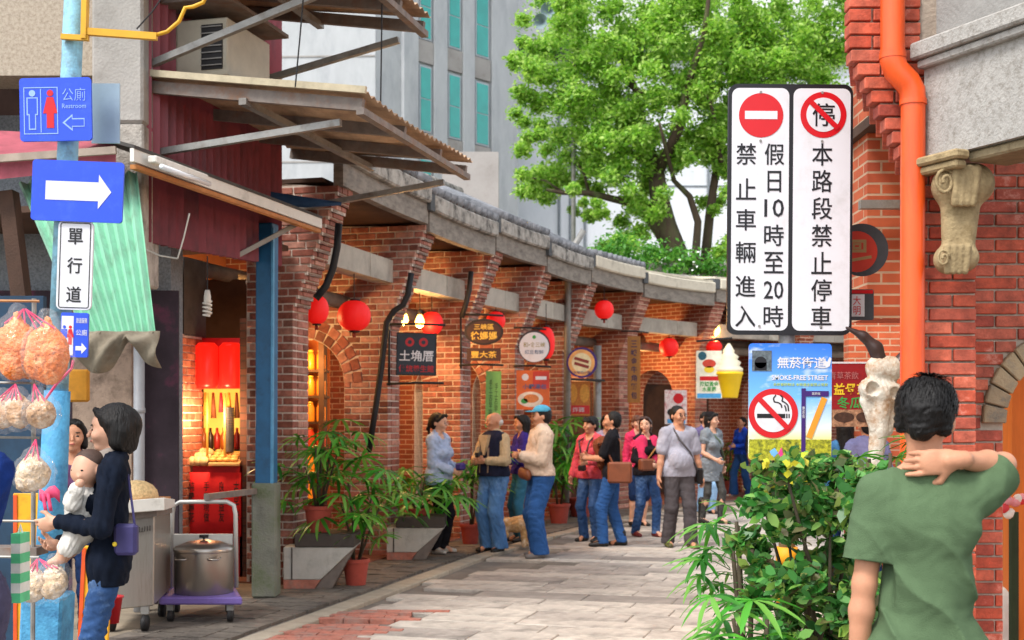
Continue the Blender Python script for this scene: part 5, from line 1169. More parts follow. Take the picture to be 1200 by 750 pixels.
s.disc(-20, 13.5, 29, M_sred, 'ring', 2); s.disc(-20, 13.5, 22, M_swhite, 'ring_field', 3); s.shape(rectpx(-39, 14, -6, 19), M_sblack, 'cigarette', 4); s.shape(rectpx(-5, 14, -3.4, 19), M_sblack, 'cigarette', 4); s.shape(rectpx(-2.2, 14, -.8, 19), M_sblack, 'cigarette', 4)
for pts in ([(-17, -8), (-20, -4), (-19, 0), (-14, 1), (-11, 3), (-10, 7)], [(-12, -8), (-9, -5), (-10, -1), (-6, 1), (-3, 4), (-2, 11)], [(-7, 4), (-5.5, 7), (-5, 11)]):
    for (x0, y0), (x1, y1) in zip(pts[:-1], pts[1:]): s.shape(linepx(x0, y0, x1, y1, 1.6), M_sblack, 'smoke_curl', 4)
s.shape(linepx(-38, -5, -2, 32, 6), M_sred, 'slash', 5)
M_prp = mat('print_purple', '#3a1a6a', .5, .05); M_orp = mat('print_orange', '#e0952c', .5, .05)
s.shape(rectpx(13, -16, 18, 60), M_prp, 'printed_post', 2); s.shape(rectpx(18, -13, 45, -6.5), M_prp, 'printed_arm', 2); s.shape(linepx(40, -5, 22, 42, 7), M_orp, 'printed_slip', 2)
s.text('禁菸區', 30, -9.8, 10, 3, M_swhite, 3); s.text('無\n菸\n街', 15.5, 12, 3, 14, M_swhite, 3)
gm = mat('print_flower', '#b5b52a', .6, .5, 60, dirt='#3a4a12', dscale=40, damt=.5); s.shape(rectpx(-48, 44, 48, 67), gm, 'printed_flowers', 1)
s.shape([(-24, 58), (-18, 54), (-14, 60), (-20, 66)], mat('print_blue', '#6fb0e8', .5), 'printed_butterfly', 2); s.shape([(-14, 60), (-10, 53), (-8, 62), (-13, 66)], mat('print_pink', '#e0408a', .5), 'printed_butterfly', 2)
# ================================================================ buildings behind, tree
M_twr = mat('tower_render', '#b4b7b9', .9, .08, 3, bump=.1, dirt='#9da1a5', dscale=1.2, damt=.4, stretch=(1, 1, .35)); M_twr2 = mat('tower_spandrel', '#a39f9b', .9, .12, 4, dirt='#8a8580', dscale=2, damt=.4)
M_teal = mat('teal_glass', '#1fa39a', .15, .15, 1.5, spec=.6); M_wfr = mat('window_frame', '#a9b2b8', .6, .1)
TD = 40.0
tw = thing('tower_block', 'pale grey concrete block with tall teal windows behind the tin awnings', 'building', (X(480, TD), TD, 0))
c0 = V((X(440, TD), TD, 0)); lv = V((-1, .04, 0)).normalized(); rv = V((.66, .75, 0)).normalized()
Wr = 5.6
while 600+1500*(c0+rv*Wr).x/(c0+rv*Wr).y < 604: Wr += .05
Wl = 7.0
part('left_wall', lambda b: b.hexa([q+UP*z for z in (0, 22) for q in (c0+lv*Wl, c0, c0+V((0, 4, 0)), c0+lv*Wl+V((0, 4, 0)))]), M_twr, tw)
rn = V((rv.y, -rv.x, 0))
part('right_wall', lambda b: b.hexa([q+UP*z for z in (0, 22) for q in (c0+rv*.02, c0+rv*Wr, c0+rv*Wr-rn*4, c0+rv*.02-rn*4)]), M_twr, tw)
def ru(px):   # along the right wall for a pixel column
    k = (px-600)/FPX; return (k*c0.y-c0.x)/(rv.x-k*rv.y)
def rbox(b, u0, u1, n0, n1, z0, z1): b.hexa([c0+rv*u+rn*n_+UP*z for z in (z0, z1) for u, n_ in ((u0, n1), (u1, n1), (u1, n0), (u0, n0))])
for pa in ((470, 487), (506, 521), (540, 553), (574, 604)):
    part('pilaster', lambda b: rbox(b, ru(pa[0]), ru(pa[1]), .002, .14, 0, 22), M_twr, tw)
zt = lambda py, u: CAMH+(HOR-py)/FPX*(c0+rv*u).y
for wa, wb in ((488, 505), (522, 539), (554, 572)):
    u0, u1 = ru(wa), ru(wb); zb0 = zt(76, ru(490)); 
    for fl in (-2, -1, 0, 1):
        z1 = zb0+fl*3.0; z0 = z1-2.15
        fr = part('window_frame', lambda b: rbox(b, u0+.05, u1-.05, .003, .09, z0, z1), M_wfr, tw)
        for a_, b_ in ((z0+.06, (z0+z1)/2-.02), ((z0+z1)/2+.02, z1-.06)):
            part('pane', lambda b: rbox(b, u0+.11, u1-.11, .08, .105, a_, b_), M_teal, fr)
        part('spandrel', lambda b: rbox(b, u0-.02, u1+.02, .003, .1, z1+.1, z1+.82), M_twr2, tw)
for zz in (6.0, 9.6, 12.9): part('wall_joint', lambda b: b.hexa([q+UP*(zz+dz) for dz in (0, .05) for q in (c0+lv*Wl+V((0, -.02, 0)), c0+V((-.02, -.02, 0)), c0+V((-.02, .02, 0)), c0+lv*Wl+V((0, .02, 0)))]), M_twr2, tw)
part('roof_shed', lambda b: b.box((X(552, 30), 30, Zp(218, 30)), (1.3, 1, 1.4)), M_twr2, tw)
wb_ = thing('white_building', 'plain white building with a dark roof band behind the tree', 'building', (X(760, 48), 48, 0))
M_wb = mat('white_render', '#e2e5ea', .9, .06, 1.5, dirt='#cfd4da', dscale=.8, damt=.4, stretch=(1, 1, .3))
part('wall', lambda b: b.box((X(800, 48), 50, 7.5), (X(1140, 48)-X(590, 48), 4, 15)), M_wb, wb_)
part('roof_band', lambda b: b.box((X(800, 48), 49.8, 15.35), (X(1140, 48)-X(590, 48)+.5, 4.6, .5)), mat('roof_band_dark', '#3f4448', .8), wb_)
part('parapet', lambda b: b.box((X(800, 48), 49.6, 16.9), (X(1140, 48)-X(590, 48)+.8, 4.8, 2.6)), mat('parapet_white', '#dcdde0', .8, .05), wb_)
for px in (655, 668, 685, 735, 830, 885): part('wall_pipe', lambda b: b.tube([V((X(px, 47.9), 47.9, 4)), V((X(px, 47.9), 47.9, 15))], .05, 8), mat('pipe_grey', '#7d848a', .6), wb_)
for zz in (7.2, 10.3): part('wall_joint', lambda b: b.box((X(800, 48), 47.99, zz), (X(1140, 48)-X(590, 48), .04, .05)), mat('pipe_grey', '#7d848a'), wb_)
lsp = thing('loudspeaker_pole', 'pair of grey horn loudspeakers beside the top of the tree', 'loudspeaker', (X(660, 33), 33, 0))
part('mast', lambda b: b.tube([V((X(672, 33), 33, 0)), P(672, 60, 33), P(660, 14, 33)], .06, 8), M_steel, lsp)
for cx_, cy_ in ((642, 12), (633, 25)):
    part('horn', lambda b: b.lathe([(.02, .35), (.05, .3), (.1, .12), (.2, 0), (.19, .01), (.08, .12), (.01, .25)], P(cx_, cy_, 32.7), 18, axis=V((.3, .9, .2))), mat('horn_grey', '#7d8f95', .5, .1), lsp, True)
# the big tree behind the arcade roof
TRD = 33.0; tk = TRD/FPX
tree = thing('broadleaf_tree', 'large bright green broadleaf tree rising behind the arcade roof', 'tree', (X(795, TRD), TRD, 0))
M_bark = mat('bark', '#4a3d30', .9, .35, 5, bump=.6, bscale=20, stretch=(1, 1, .3), dirt='#5a6a3a', dscale=2, damt=.35)
tp = lambda px, py, dy=0: V((X(px, TRD), TRD+dy, Zp(py, TRD)))
def limb(name, pts, r0, r1):
    n_ = len(pts); part(name, lambda b: b.tube(pts, [r0+(r1-r0)*k/(n_-1) for k in range(n_)], 10), M_bark, tree, True)
limb('trunk', [V((X(800, TRD), TRD, 0)), tp(797, 330), tp(790, 295), tp(780, 265), tp(772, 230), tp(768, 190)], .42, .2)
limbs = [([tp(790, 300), tp(772, 272), tp(756, 250), tp(740, 238), tp(718, 233), tp(690, 226), tp(660, 226), tp(640, 222)], .16, .04), ([tp(770, 215), tp(755, 190), tp(738, 178), tp(715, 150), tp(690, 120)], .14, .03),
         ([tp(769, 195), tp(760, 150, 1), tp(752, 100, 1), tp(735, 50, 1.5), tp(730, 10, 1.5)], .16, .04), ([tp(770, 205), tp(790, 160, -1), tp(800, 110, -1), tp(815, 60, -1.5), tp(820, 0, -2)], .15, .04),
         ([tp(797, 320), tp(815, 300), tp(818, 260), tp(808, 230), tp(790, 212), tp(775, 185, -1), tp(765, 160, -1.5)], .13, .03), ([tp(800, 325, .5), tp(830, 300, .5), tp(835, 250, .5), tp(842, 200, .5), tp(850, 150, .5), tp(870, 90, 1), tp(885, 40, 1)], .16, .04),
         ([tp(845, 190), tp(835, 150, -.5), tp(825, 130, -1), tp(812, 110, -1)], .07, .02), ([tp(860, 120), tp(890, 80, 1), tp(920, 60, 1), tp(950, 40, 1)], .09, .02), ([tp(752, 110), tp(720, 70, 1), tp(690, 40, 1), tp(665, 25, 1)], .08, .02),
         ([tp(690, 226), tp(685, 205), tp(676, 190), tp(672, 175)], .05, .015), ([tp(660, 226), tp(640, 212), tp(622, 208)], .04, .012)]
for pts, a_, b_ in limbs: limb('limb', pts, a_, b_)
rt = random.Random(11); clumps = []
def clump(px, py, rp, dy=0, n_=1): clumps.append((tp(px, py, dy), rp*tk, n_))
for px, py, rp in ((640, 85, 30), (625, 60, 22), (665, 60, 32), (700, 30, 42), (690, 75, 36), (650, 120, 34), (620, 110, 22), (632, 150, 30), (655, 190, 26), (625, 210, 18), (640, 215, 22), (680, 150, 36), (690, 110, 34), (715, 85, 34), (735, 40, 42), (750, 85, 40), (735, 125, 38), (765, 140, 36), (760, 20, 45), (790, 50, 44), (800, 10, 45), (800, 95, 40), (825, 60, 42), (840, 20, 45), (780, 175, 34), (745, 175, 34), (720, 165, 28), (720, 200, 30), (755, 215, 26), (742, 245, 20), (765, 250, 20), (700, 205, 26), (815, 130, 38), (840, 110, 40), (845, 150, 30), (855, 70, 42), (870, 30, 45), (890, 70, 45), (900, 20, 48), (930, 50, 48), (950, 15, 48), (960, 75, 45), (975, 40, 45), (930, 95, 40), (880, 110, 40), (990, 90, 40), (995, 20, 48), (860, 185, 20), (845, 235, 16), (850, 300, 22), (660, 5, 34), (625, 178, 20), (675, 235, 12), (735, 283, 20), (748, 300, 22), (720, 290, 16), (805, 185, 16), (690, 175, 28), (905, 130, 38), (950, 130, 38), (612, 90, 14), (780, -10, 50), (720, -20, 45), (880, -20, 50), (960, -25, 50), (915, 160, 34), (960, 165, 34), (870, 140, 32), (830, 165, 26), (990, 140, 34), (885, 215, 24), (700, 255, 14)):
    for q in range(5): clump(px+rt.uniform(-1, 1)*rp*.8, py+rt.uniform(-1, 1)*rp*.75, rp*rt.uniform(.35, .6), rt.uniform(-1.6, 1.6))
for q in range(70): clump(rt.uniform(618, 985), rt.uniform(-20, 185), rt.uniform(12, 24), rt.uniform(-.5, 2.2))
cols = ['#68a02c', '#86b840', '#a8cc54', '#74a834', '#c4de80', '#4f842a', '#98c24a']
M_leaf = leaf_mat('tree_leaf', cols, .5, .45)
def leaves(name, spots, per, size, m, parent, shape=.45, seed=1, flat=.3, kind=None, tri=False):
    r_ = np.random.RandomState(seed); VV = []; 
    for c_, rad_, w_ in spots:
        n_ = max(6, int(per*w_)); d_ = r_.normal(size=(n_, 3)); d_ /= np.linalg.norm(d_, axis=1)[:, None]; rr2 = rad_*np.minimum(np.abs(r_.normal(size=n_))*.62, 1.5)
        VV.append(np.array(c_)+d_*rr2[:, None]*np.array([1, 1, .82]))
    Pn = np.concatenate(VV); n_ = len(Pn); up_ = r_.normal(size=(n_, 3))*.8+np.array([0, -.3, .9]); up_ /= np.linalg.norm(up_, axis=1)[:, None]
    a_ = r_.normal(size=(n_, 3)); a_ -= (a_*up_).sum(1)[:, None]*up_; a_ /= np.linalg.norm(a_, axis=1)[:, None]; b_ = np.cross(up_, a_)
    L_ = size*r_.uniform(.65, 1.3, n_)[:, None]
    if tri: q = np.stack([Pn-a_*L_, Pn-a_*L_*.45-b_*L_*shape*.85+up_*L_*.12, Pn+a_*L_*.25-b_*L_*shape+up_*L_*.15, Pn+a_*L_*1.1-up_*L_*.15, Pn+a_*L_*.25+b_*L_*shape+up_*L_*.15, Pn-a_*L_*.45+b_*L_*shape*.85+up_*L_*.12], 1)
    else: q = np.stack([Pn-a_*L_, Pn-b_*L_*shape+up_*L_*.12, Pn+a_*L_, Pn+b_*L_*shape+up_*L_*.12], 1)
    nv_ = q.shape[1]
    inv = np.array(rootmat(parent).inverted()) if parent is not None else np.eye(4)
    q = q.reshape(-1, 3)@inv[:3, :3].T+inv[:3, 3]
    me = bpy.data.meshes.new(name); me.vertices.add(n_*nv_); me.vertices.foreach_set('co', q.astype('f').ravel()); me.loops.add(n_*nv_); me.loops.foreach_set('vertex_index', np.arange(n_*nv_, dtype='i4'))
    me.polygons.add(n_); me.polygons.foreach_set('loop_start', np.arange(n_, dtype='i4')*nv_); me.update(); me.validate(); me.materials.append(m)
    o = link(name, me, parent)
    if kind: o['kind'] = kind
    return o
leaves('crown', clumps, 640, .066, M_leaf, tree, .5, 4, kind='stuff')
M_hleaf = leaf_mat('hedge_leaf', ['#2f6a20', '#4a8a2a', '#3a7a22', '#6aa83a', '#5f8a3a'], .5, .35)
hd_ = thing('roof_shrubs', 'low green shrubs with small white flowers growing behind the far roof', 'shrub', (X(790, 29), 29.5, 3))
part('planter_bed', lambda b: b.box((X(800, 30), 30.5, 2.6), (9, 1.6, 5.2)), M_conc, hd_)
sp_ = [(V((X(px, 29.6), 29.6+rt.uniform(-.5, .5), Zp(py+rt.uniform(-8, 12), 29.6))), rt.uniform(.3, .5), 1) for px, py in [(700+k*5.2, 290+k*.9+12*math.sin(k*.9)) for k in range(50)]]
leaves('foliage', sp_, 150, .06, M_hleaf, hd_, .5, 8, kind='stuff')
leaves('blossom', [(c_+V((0, -.2, -.1)), r_, w_) for c_, r_, w_ in sp_[12::2]], 6, .035, mat('blossom_white', '#e0e6dc', .7), hd_, .8, 9, kind='stuff')
# ================================================================ hanging signs, lanterns, benches, plants
M_lan = mat('red_lantern', '#d0181c', .55, .1, 4, emit='#ff1a10', estr=.18); M_lcap = mat('lantern_cap', '#2a1512', .5)
def lantern(label, px, py, d, rx, ry, sq=False):
    c = P(px, py, d); k = d/FPX; rx *= k; ry *= k; t = thing('red_lantern', label, 'lantern', c-UP*ry, 0, 'red lanterns along the arcade'); n_ = 28; rings = []
    for j in range(13):
        th = math.pi*(j+.35)/12.7; rr = rx*math.sin(th)**(.55 if sq else .8)
        rings.append([c+V((rr*(1+.035*math.cos(a*14))*math.cos(a), rr*(1+.035*math.cos(a*14))*math.sin(a), -ry*math.cos(th))) for a in [2*math.pi*q/n_ for q in range(n_)]])
    part('paper', lambda b: b.loft(rings), M_lan, t, True)
    for sg in (-1, 1): part('cap', lambda b: b.lathe([(rx*.36, sg*ry*.97), (rx*.36, sg*ry*1.08), (rx*.2, sg*ry*1.1)], c, 14), M_lcap, t, True)
    part('cord', lambda b: b.tube([c+UP*ry, c+UP*(ry+.35)], .006, 5), M_blk, t)
    part('tassel', lambda b: b.tube([c-UP*ry*1.05, c-UP*ry*1.4], [.014, .02], 8), mat('tassel', '#8a2a1a', .8), t)
    return t
for a_ in (('red lantern half hidden by the mossy corbelled pillar', 371, 363, 13.2, 14, 17), ('largest round red lantern in the first arcade bay', 415, 370, 13.8, 19, 18), ('orange-lit red lantern behind the two bright bulbs', 506, 379, 16.4, 13, 14),
           ('red lantern left above the oval brown sign', 551, 367, 17.6, 10, 13), ('red lantern right above the oval brown sign', 581, 376, 18.0, 11, 11), ('red lantern at the left rim of the round white sign', 607, 391, 19.2, 8, 18), ('red lantern at the right rim of the round white sign', 640, 402, 19.4, 10, 19),
           ('red lantern under the eave above the sausage sign', 708, 363, 21.2, 11, 11), ('red lantern beside the tall wooden sign', 731, 406, 23.4, 7, 10), ('red lantern in front of the lit bay with the arched door', 784, 407, 24.0, 11, 11), ('orange-red lantern above the ice cream sign', 836, 406, 24.6, 10, 7)):
    lantern(*a_)
def ironbar(t, x0, y0, x1, y1, d, r=.014): part('iron_bar', lambda b: b.tube([P(x0, y0, d), P((x0+x1)/2, (y0+y1)/2-1, d), P(x1, y1, d)], r, 8), M_blk, t, True)
M_slate = mat('slate_board', '#2c3540', .6, .2, 5); M_redt = mat('red_lettering', '#b3262e', .5, .05); M_gilt = mat('gilt', '#e0b84a', .4, .1, metal=.2)
s = Sign('shop_sign', 'dark slate sign with white characters hanging from iron bars', 488, 415, 14.5, 47, 50, M_slate, R(1), R(4), .01, .03, group='hanging shop signs')
ironbar(s.t, 455, 380, 522, 381, 14.5); ironbar(s.t, 453, 450, 520, 449, 14.5); ironbar(s.t, 456, 376, 456, 452, 14.5)
outline(s, -23.5, -25, 23.5, 25, 1.2, M_blk, 'frame', 1)
s.text('土埆厝', 0, 2, 40, 13, M_swhite, 1, offset=.012); s.disc(-8, -14, 5.2, M_redt, 'red_dot'); s.disc(8, -14, 5.2, M_redt, 'red_dot'); s.disc(-8, -14, 2.4, M_slate, 'dot_centre', 2); s.disc(8, -14, 2.4, M_slate, 'dot_centre', 2); s.text('傳統養生館', 0, 17, 41, 8.5, M_redt, 1, offset=.015)
M_brownb = mat('brown_board', '#20120c', .5, .2, 5)
s = Sign('shop_sign', 'oval brown sign with gold characters over a small brown board', 567, 389, 16.8, 4, 4, M_brownb, 0, 0, .003, .03, group='hanging shop signs')
s.disc(0, 0, 23, M_brownb, 'oval_board', 0, 40, 15.5); s.disc(0, 0, 20, mat('brown_board2', '#3f2216', .5, .2, 5), 'oval_face', 1, 40, 13); s.text('三峽區', 0, -6, 23, 7, M_gilt, 2, offset=.01); s.text('徐媽媽', 0, 4.5, 31, 10, M_gilt, 2, offset=.015)
s.shape(rectpx(-20, 19, 20, 34), mat('brown_board2', '#6b3a22'), 'lower_board', 0); s.text('豐大茶', 0, 26.5, 30, 8, M_gilt, 1, offset=.01)
ironbar(s.t, 539, 369, 590, 370, 16.85); ironbar(s.t, 538, 428, 590, 428, 16.85); ironbar(s.t, 540, 366, 540, 432, 16.85)
s = Sign('shop_sign', 'round white sign with dark rim and gold writing', 626, 406, 18.5, 4, 4, M_swhite, 0, 0, .003, .03, group='hanging shop signs')
s.disc(0, 0, 19, mat('dark_rim', '#3a2f30', .5), 'rim', 0); s.disc(0, .8, 17.5, M_swhite, 'face', 1); s.text('和•食三峽', 0, -2, 26, 6, mat('olive_gold', '#9a8a4a', .5), 2, offset=.01); s.text('紅豆鬆餅', 0, 6.5, 22, 5, mat('grey_blue', '#5f7290', .5), 2, offset=.01); s.disc(0, -11, 2.2, M_grnp, 'emblem', 2)
ironbar(s.t, 602, 429, 646, 430, 18.5); ironbar(s.t, 602, 384, 640, 386, 18.5)
s = Sign('food_poster', 'orange food poster with a plate of food under the round white sign', 624.5, 457, 18.4, 39, 46, mat('poster_orange', '#d8662a', .5, .2, 3), 0, 0, .005, .015, 'poster')
s.shape(rectpx(0, -22, 19, -2), mat('poster_redder', '#c83a28', .5), 'red_field'); s.text('小籠湯包', 2, -4, 28, 6, mat('steel_blue', '#4a5f8a', .5), 2, offset=.02); s.disc(-9, -15, 4, M_swhite, 'emblem', 2); s.shape(rectpx(3, -16, 16, -12), M_swhite, 'white_strip', 2)
s.disc(-3, 11, 15, mat('plate_white', '#e8dccb', .5), 'plate', 2, 30, 9); s.disc(-2, 10, 9, mat('shrimp', '#d9864a', .5, .3, 40), 'food', 3, 24, 5); s.disc(-10, 13, 4, M_grnp, 'garnish', 3, 16, 3)
s = Sign('shop_sign', 'round orange sausage sign with purple rim on a metal post', 682, 425, 20.4, 4, 4, M_orp, 0, 0, .003, .03, group='hanging shop signs')
s.disc(0, 0, 18, M_prp, 'rim', 0); s.disc(-.5, 0, 15.5, mat('sign_peach', '#e8a860', .5), 'face', 1); s.disc(-.5, 0, 11.5, mat('sign_cream', '#e8d8a8', .5), 'centre', 2)
for q in (-3.5, 2.5): s.shape(linepx(-9, -2+q, 8, 5+q-2, 3.6), mat('sausage', '#8a2a1c', .4), 'sausage', 3)
s.text('大腸包小腸', 0, 11.5, 20, 3.5, M_prp, 3)
post2 = thing('metal_post', 'grey metal post under the sausage sign', 'post', G(663, 606), 0, 'grey posts in front of the arcade')
part('tube', lambda b: b.tube([G(663, 606), P(666, 300, 20.6), P(684, 270, 20.6)], .055, 12), M_steel, post2, True)
post3 = thing('metal_post', 'grey metal post to the right of the sausage sign', 'post', G(700, 600), 0, 'grey posts in front of the arcade')
part('tube', lambda b: b.tube([G(700, 600), P(700, 405, 21.8)], .07, 12), M_steel, post3, True); part('cross_bar', lambda b: b.tube([P(660, 444, 21.0), P(708, 446, 21.8)], .02, 8), M_blk, post3)
s = Sign('menu_board', 'red and yellow food menu board behind the sausage sign', 678, 467, 21.6, 27, 40, mat('menu_orange', '#c87a34', .6, .4, 40), 0, 0, .005, .015, 'menu')
for q in (-7, 7): s.disc(q, -6, 5.5, mat('fried_gold', '#e0a040', .5, .3, 40), 'food_picture', 1, 20, 11)
s.shape(rectpx(-13, 8, 13, 18), M_sred, 'red_strip'); s.text('炸雞', 0, 13, 14, 6, M_swhite, 2)
s = Sign('shop_sign', 'tall narrow wooden sign with dark vertical writing', 743, 433, 22.2, 15, 78, mat('sign_wood', '#9a6428', .6, .25, 4, stretch=(4, 4, .4)), 0, 0, .005, .04, group='hanging shop signs')
s.text('百年古厝金牛角', 0, 0, 60, 8, M_prp, 1) if 0 else [s.text(ch, 0, -30+k*10, 7, 8, mat('dark_violet', '#3a2440', .5), 1, offset=.02) for k, ch in enumerate('三峽金牛角麵包')]
ironbar(s.t, 728, 388, 760, 390, 22.3)
s = Sign('shop_sign', 'square cream ice cream sign with coloured pictures and a giant cone', 831, 439, 23.8, 30, 56, mat('cream_white', '#ece8d2', .45), 0, 0, .01, .04, group='hanging shop signs')
s.disc(-8, -22, 5, mat('deep_teal', '#1f5a6a', .5), 'emblem'); s.disc(0, -13, 8, mat('sundae_red', '#c8402a', .5, .3, 30), 'sundae', 1, 24, 5); s.disc(0, -6, 6, M_yelp, 'sundae_cup', 1, 24, 4); s.shape(rectpx(-11, 2, 12, 7), M_sred, 'red_strip'); s.text('招牌黃金\n水果霜', 0, 14, 22, 12, M_grnp, 2, offset=.02); s.shape(rectpx(-14, 22, 14, 27.5), mat('sky_print', '#4aa0d8', .5), 'blue_strip')
cone_o = thing('ice_cream_cone', 'giant yellow tub with swirled white soft ice beside the cream sign', 'shop sign', P(854, 467, 23.9))
cc_ = P(854, 440, 23.9)
part('tub', lambda b: b.lathe([(.16, -.42), (.17, -.4), (.25, .0), (.27, .02), (.27, .06)], cc_, 24), mat('tub_yellow', '#f0c81a', .4, .05), cone_o, True)
part('soft_ice', lambda b: b.lathe([(.25, .06), (.27, .12), (.2, .18), (.23, .24), (.16, .3), (.19, .35), (.1, .42), (.11, .46), (.02, .6)], cc_, 24), mat('soft_ice', '#efe6c8', .5, .05), cone_o, True)
part('bracket', lambda b: b.tube([P(816, 400, 23.85), P(858, 396, 23.85)], .02, 8), M_blk, cone_o)
s = Sign('food_poster', 'red and white printed poster leaning by the arched door', 792, 477, 23.6, 26, 40, mat('poster_whitish', '#e6dcd8', .5, .3, 30, dirt='#b82a3a', dscale=14, damt=.45), 0, 0, .005, .015, 'poster')
s.shape(rectpx(-10, 14, 11, 19), mat('sky_print', '#4aa0d8'), 'blue_strip'); s.disc(3, -10, 6, M_sred, 'red_print'); s.disc(-6, 6, 4, M_sblack, 'dark_print')
s = Sign('green_banner', 'light green vertical banner with dark writing behind the old man', 578, 468, 18.0, 18, 66, mat('banner_green', '#7fbf6a', .7, .08), R(1), 0, .003, .006, 'banner')
for k in range(2): s.text('手工古早味梅汁'if k else '古早味涼茶冰', 0, 0, 1, 1, M_blk, 1) if 0 else s.text('\n'.join('手工古早味'), -3+k*6.5, -2+k*4, 4, 42, mat('ink_green', '#28402a', .7), 1)
s = Sign('wood_notice', 'narrow red and yellow paper notice left of the woman in pale blue', 461, 500, 15.2, 8, 32, M_sred, 0, 0, .003, .006, 'notice')
s.shape(rectpx(-4, -16, 4, -2), M_yelp, 'yellow_half')
# lit shelves of jars beyond the first brick arch
js = thing('jar_shelf', 'tall lit shelf of orange jars beyond the first brick arch', 'shelf', (X(362, 16.4), 16.4, 0))
part('back_panel', lambda b: b.box((X(352, 16.6), 16.65, 1.35), (.75, .04, 2.7)), M_woodo, js)
for k in range(6): part('board', lambda b: b.box((X(352, 16.4), 16.4, .55+k*.33), (.7, .34, .03)), M_wood, js)
part('side_post', lambda b: b.box((X(379, 16.4), 16.35, 1.35), (.07, .3, 2.7)), M_wood, js)
M_jar = mat('honey_jar', '#d97a1e', .25, .3, 6, emit='#ff8a20', estr=.25); M_jar2 = mat('red_jar', '#c03a1c', .3, .3, 6, emit='#ff4a18', estr=.15)  # jars carry a weak emission of their own to look lamplit
for k in range(6):
    for q in range(5):
        jx = V((X(352, 16.4)-.28+.14*q, 16.3, .566+k*.33))
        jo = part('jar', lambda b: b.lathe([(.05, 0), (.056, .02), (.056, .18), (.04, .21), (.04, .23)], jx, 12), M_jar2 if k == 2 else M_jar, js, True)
        part('lid', lambda b: b.lathe([(.043, .23), (.043, .25), (.01, .255)], jx, 12), M_gilt, jo, True)
l = bpy.data.lights.new('shelf_light', 'POINT'); l.energy = 25; l.color = (1, .5, .15); l.shadow_soft_size = .1; lo = bpy.data.objects.new('shelf_light', l); C.objects.link(lo); lo.parent = js; lo.location = (.1, -.55, 2.3)
# stone bench ends
M_bst = mat('bench_stone', '#b9b7b0', .85, .12, 6, bump=.2, dirt='#8f8d86', dscale=4, damt=.3); M_btop = mat('bench_top', '#4a423d', .75, .2, 8)
def bench(label, x0, x1, y0, y1, d):
    t = thing('stone_bench', label, 'bench', (X((x0+x1)/2, d), d, 0), 0, 'stone benches against the arcade pillars')
    xa_, xb_ = X(x0, d), X(x1, d); h = Zp(y0, d); xs = xb_-(xb_-xa_)*.48
    part('stone_block', lambda b: b.prism([(xa_, .085), (xs, .085), (xb_, h-.13), (xa_, h-.13)], (0, d, 0), (1, 0, 0), (0, 0, 1), -.5), M_bst, t, bevel=.006)
    part('end_block', lambda b: b.box((xa_+.08, d-.003, (h-.045)/2), (.012, .01, h-.22)), M_btop, t)
    part('seat_slab', lambda b: b.box((xa_+(xb_-xa_)*.58, d+.24, h-.065), ((xb_-xa_)*.84, .52, .125)), M_btop, t, bevel=.008)
    part('brick_base', lambda b: b.prism([(xa_, 0), (xs-.06, 0), (xs, .083), (xa_, .083)], (0, d+.005, 0), (1, 0, 0), (0, 0, 1), -.45), M_rbrick, t)
    part('slanted_foot', lambda b: b.prism([(xs-.055, 0), (xs+.1, 0), (xb_-.02, h-.15), (xs+.005, .084)], (0, d+.03, 0), (1, 0, 0), (0, 0, 1), -.3), M_rusty, t)
    return h
bh1 = bench('stone bench end with a potted palm beside the first pillar', 332, 416, 625, 690, 12.0)
bh2 = bench('stone bench end with spreading palm in front of the woman in pale blue', 453, 521, 605, 655, 14.45)
# palms in pots: every fan of blades is a frond of its own
M_palm = leaf_mat('palm_leaf', ['#1f5a18', '#2f7a20', '#3f9228', '#5aa838', '#2a6a1c', '#7fb850'], .35, .3); M_cane = mat('palm_cane', '#4a4030', .8, .3, 8)
M_terra = mat('terracotta_pot', '#a8483a', .7, .15, 6, dirt='#8a3a30', dscale=4, damt=.3)
fr_meshes = []
for sd_ in range(5):
    r_ = random.Random(sd_); b = MB(); nb = r_.choice((7, 8, 9))
    for k in range(nb):
        a = R(-105+210*k/(nb-1)+r_.uniform(-6, 6)); L_ = r_.uniform(.8, 1.0)*(1-.25*abs(a)/1.9); w_ = .058; dr = r_.uniform(.25, .55)
        pts = [V((math.cos(a)*L_*f, math.sin(a)*L_*f, .12*f-dr*f*f)) for f in (0, .3, .6, .85, 1)]; sd2 = V((-math.sin(a), math.cos(a), 0))
        g_ = [[p-sd2*w_*ww+UP*.012, p, p+sd2*w_*ww+UP*.012] for p, ww in zip(pts, (.25, .9, 1, .7, .12))]
        b.sheet(g_)
    b.tube([V((-.75, 0, -.25)), V((-.35, 0, -.04)), V((0, 0, 0))], .012, 5)
    me = b.mesh('frond', [M_palm], True); fr_meshes.append(me)
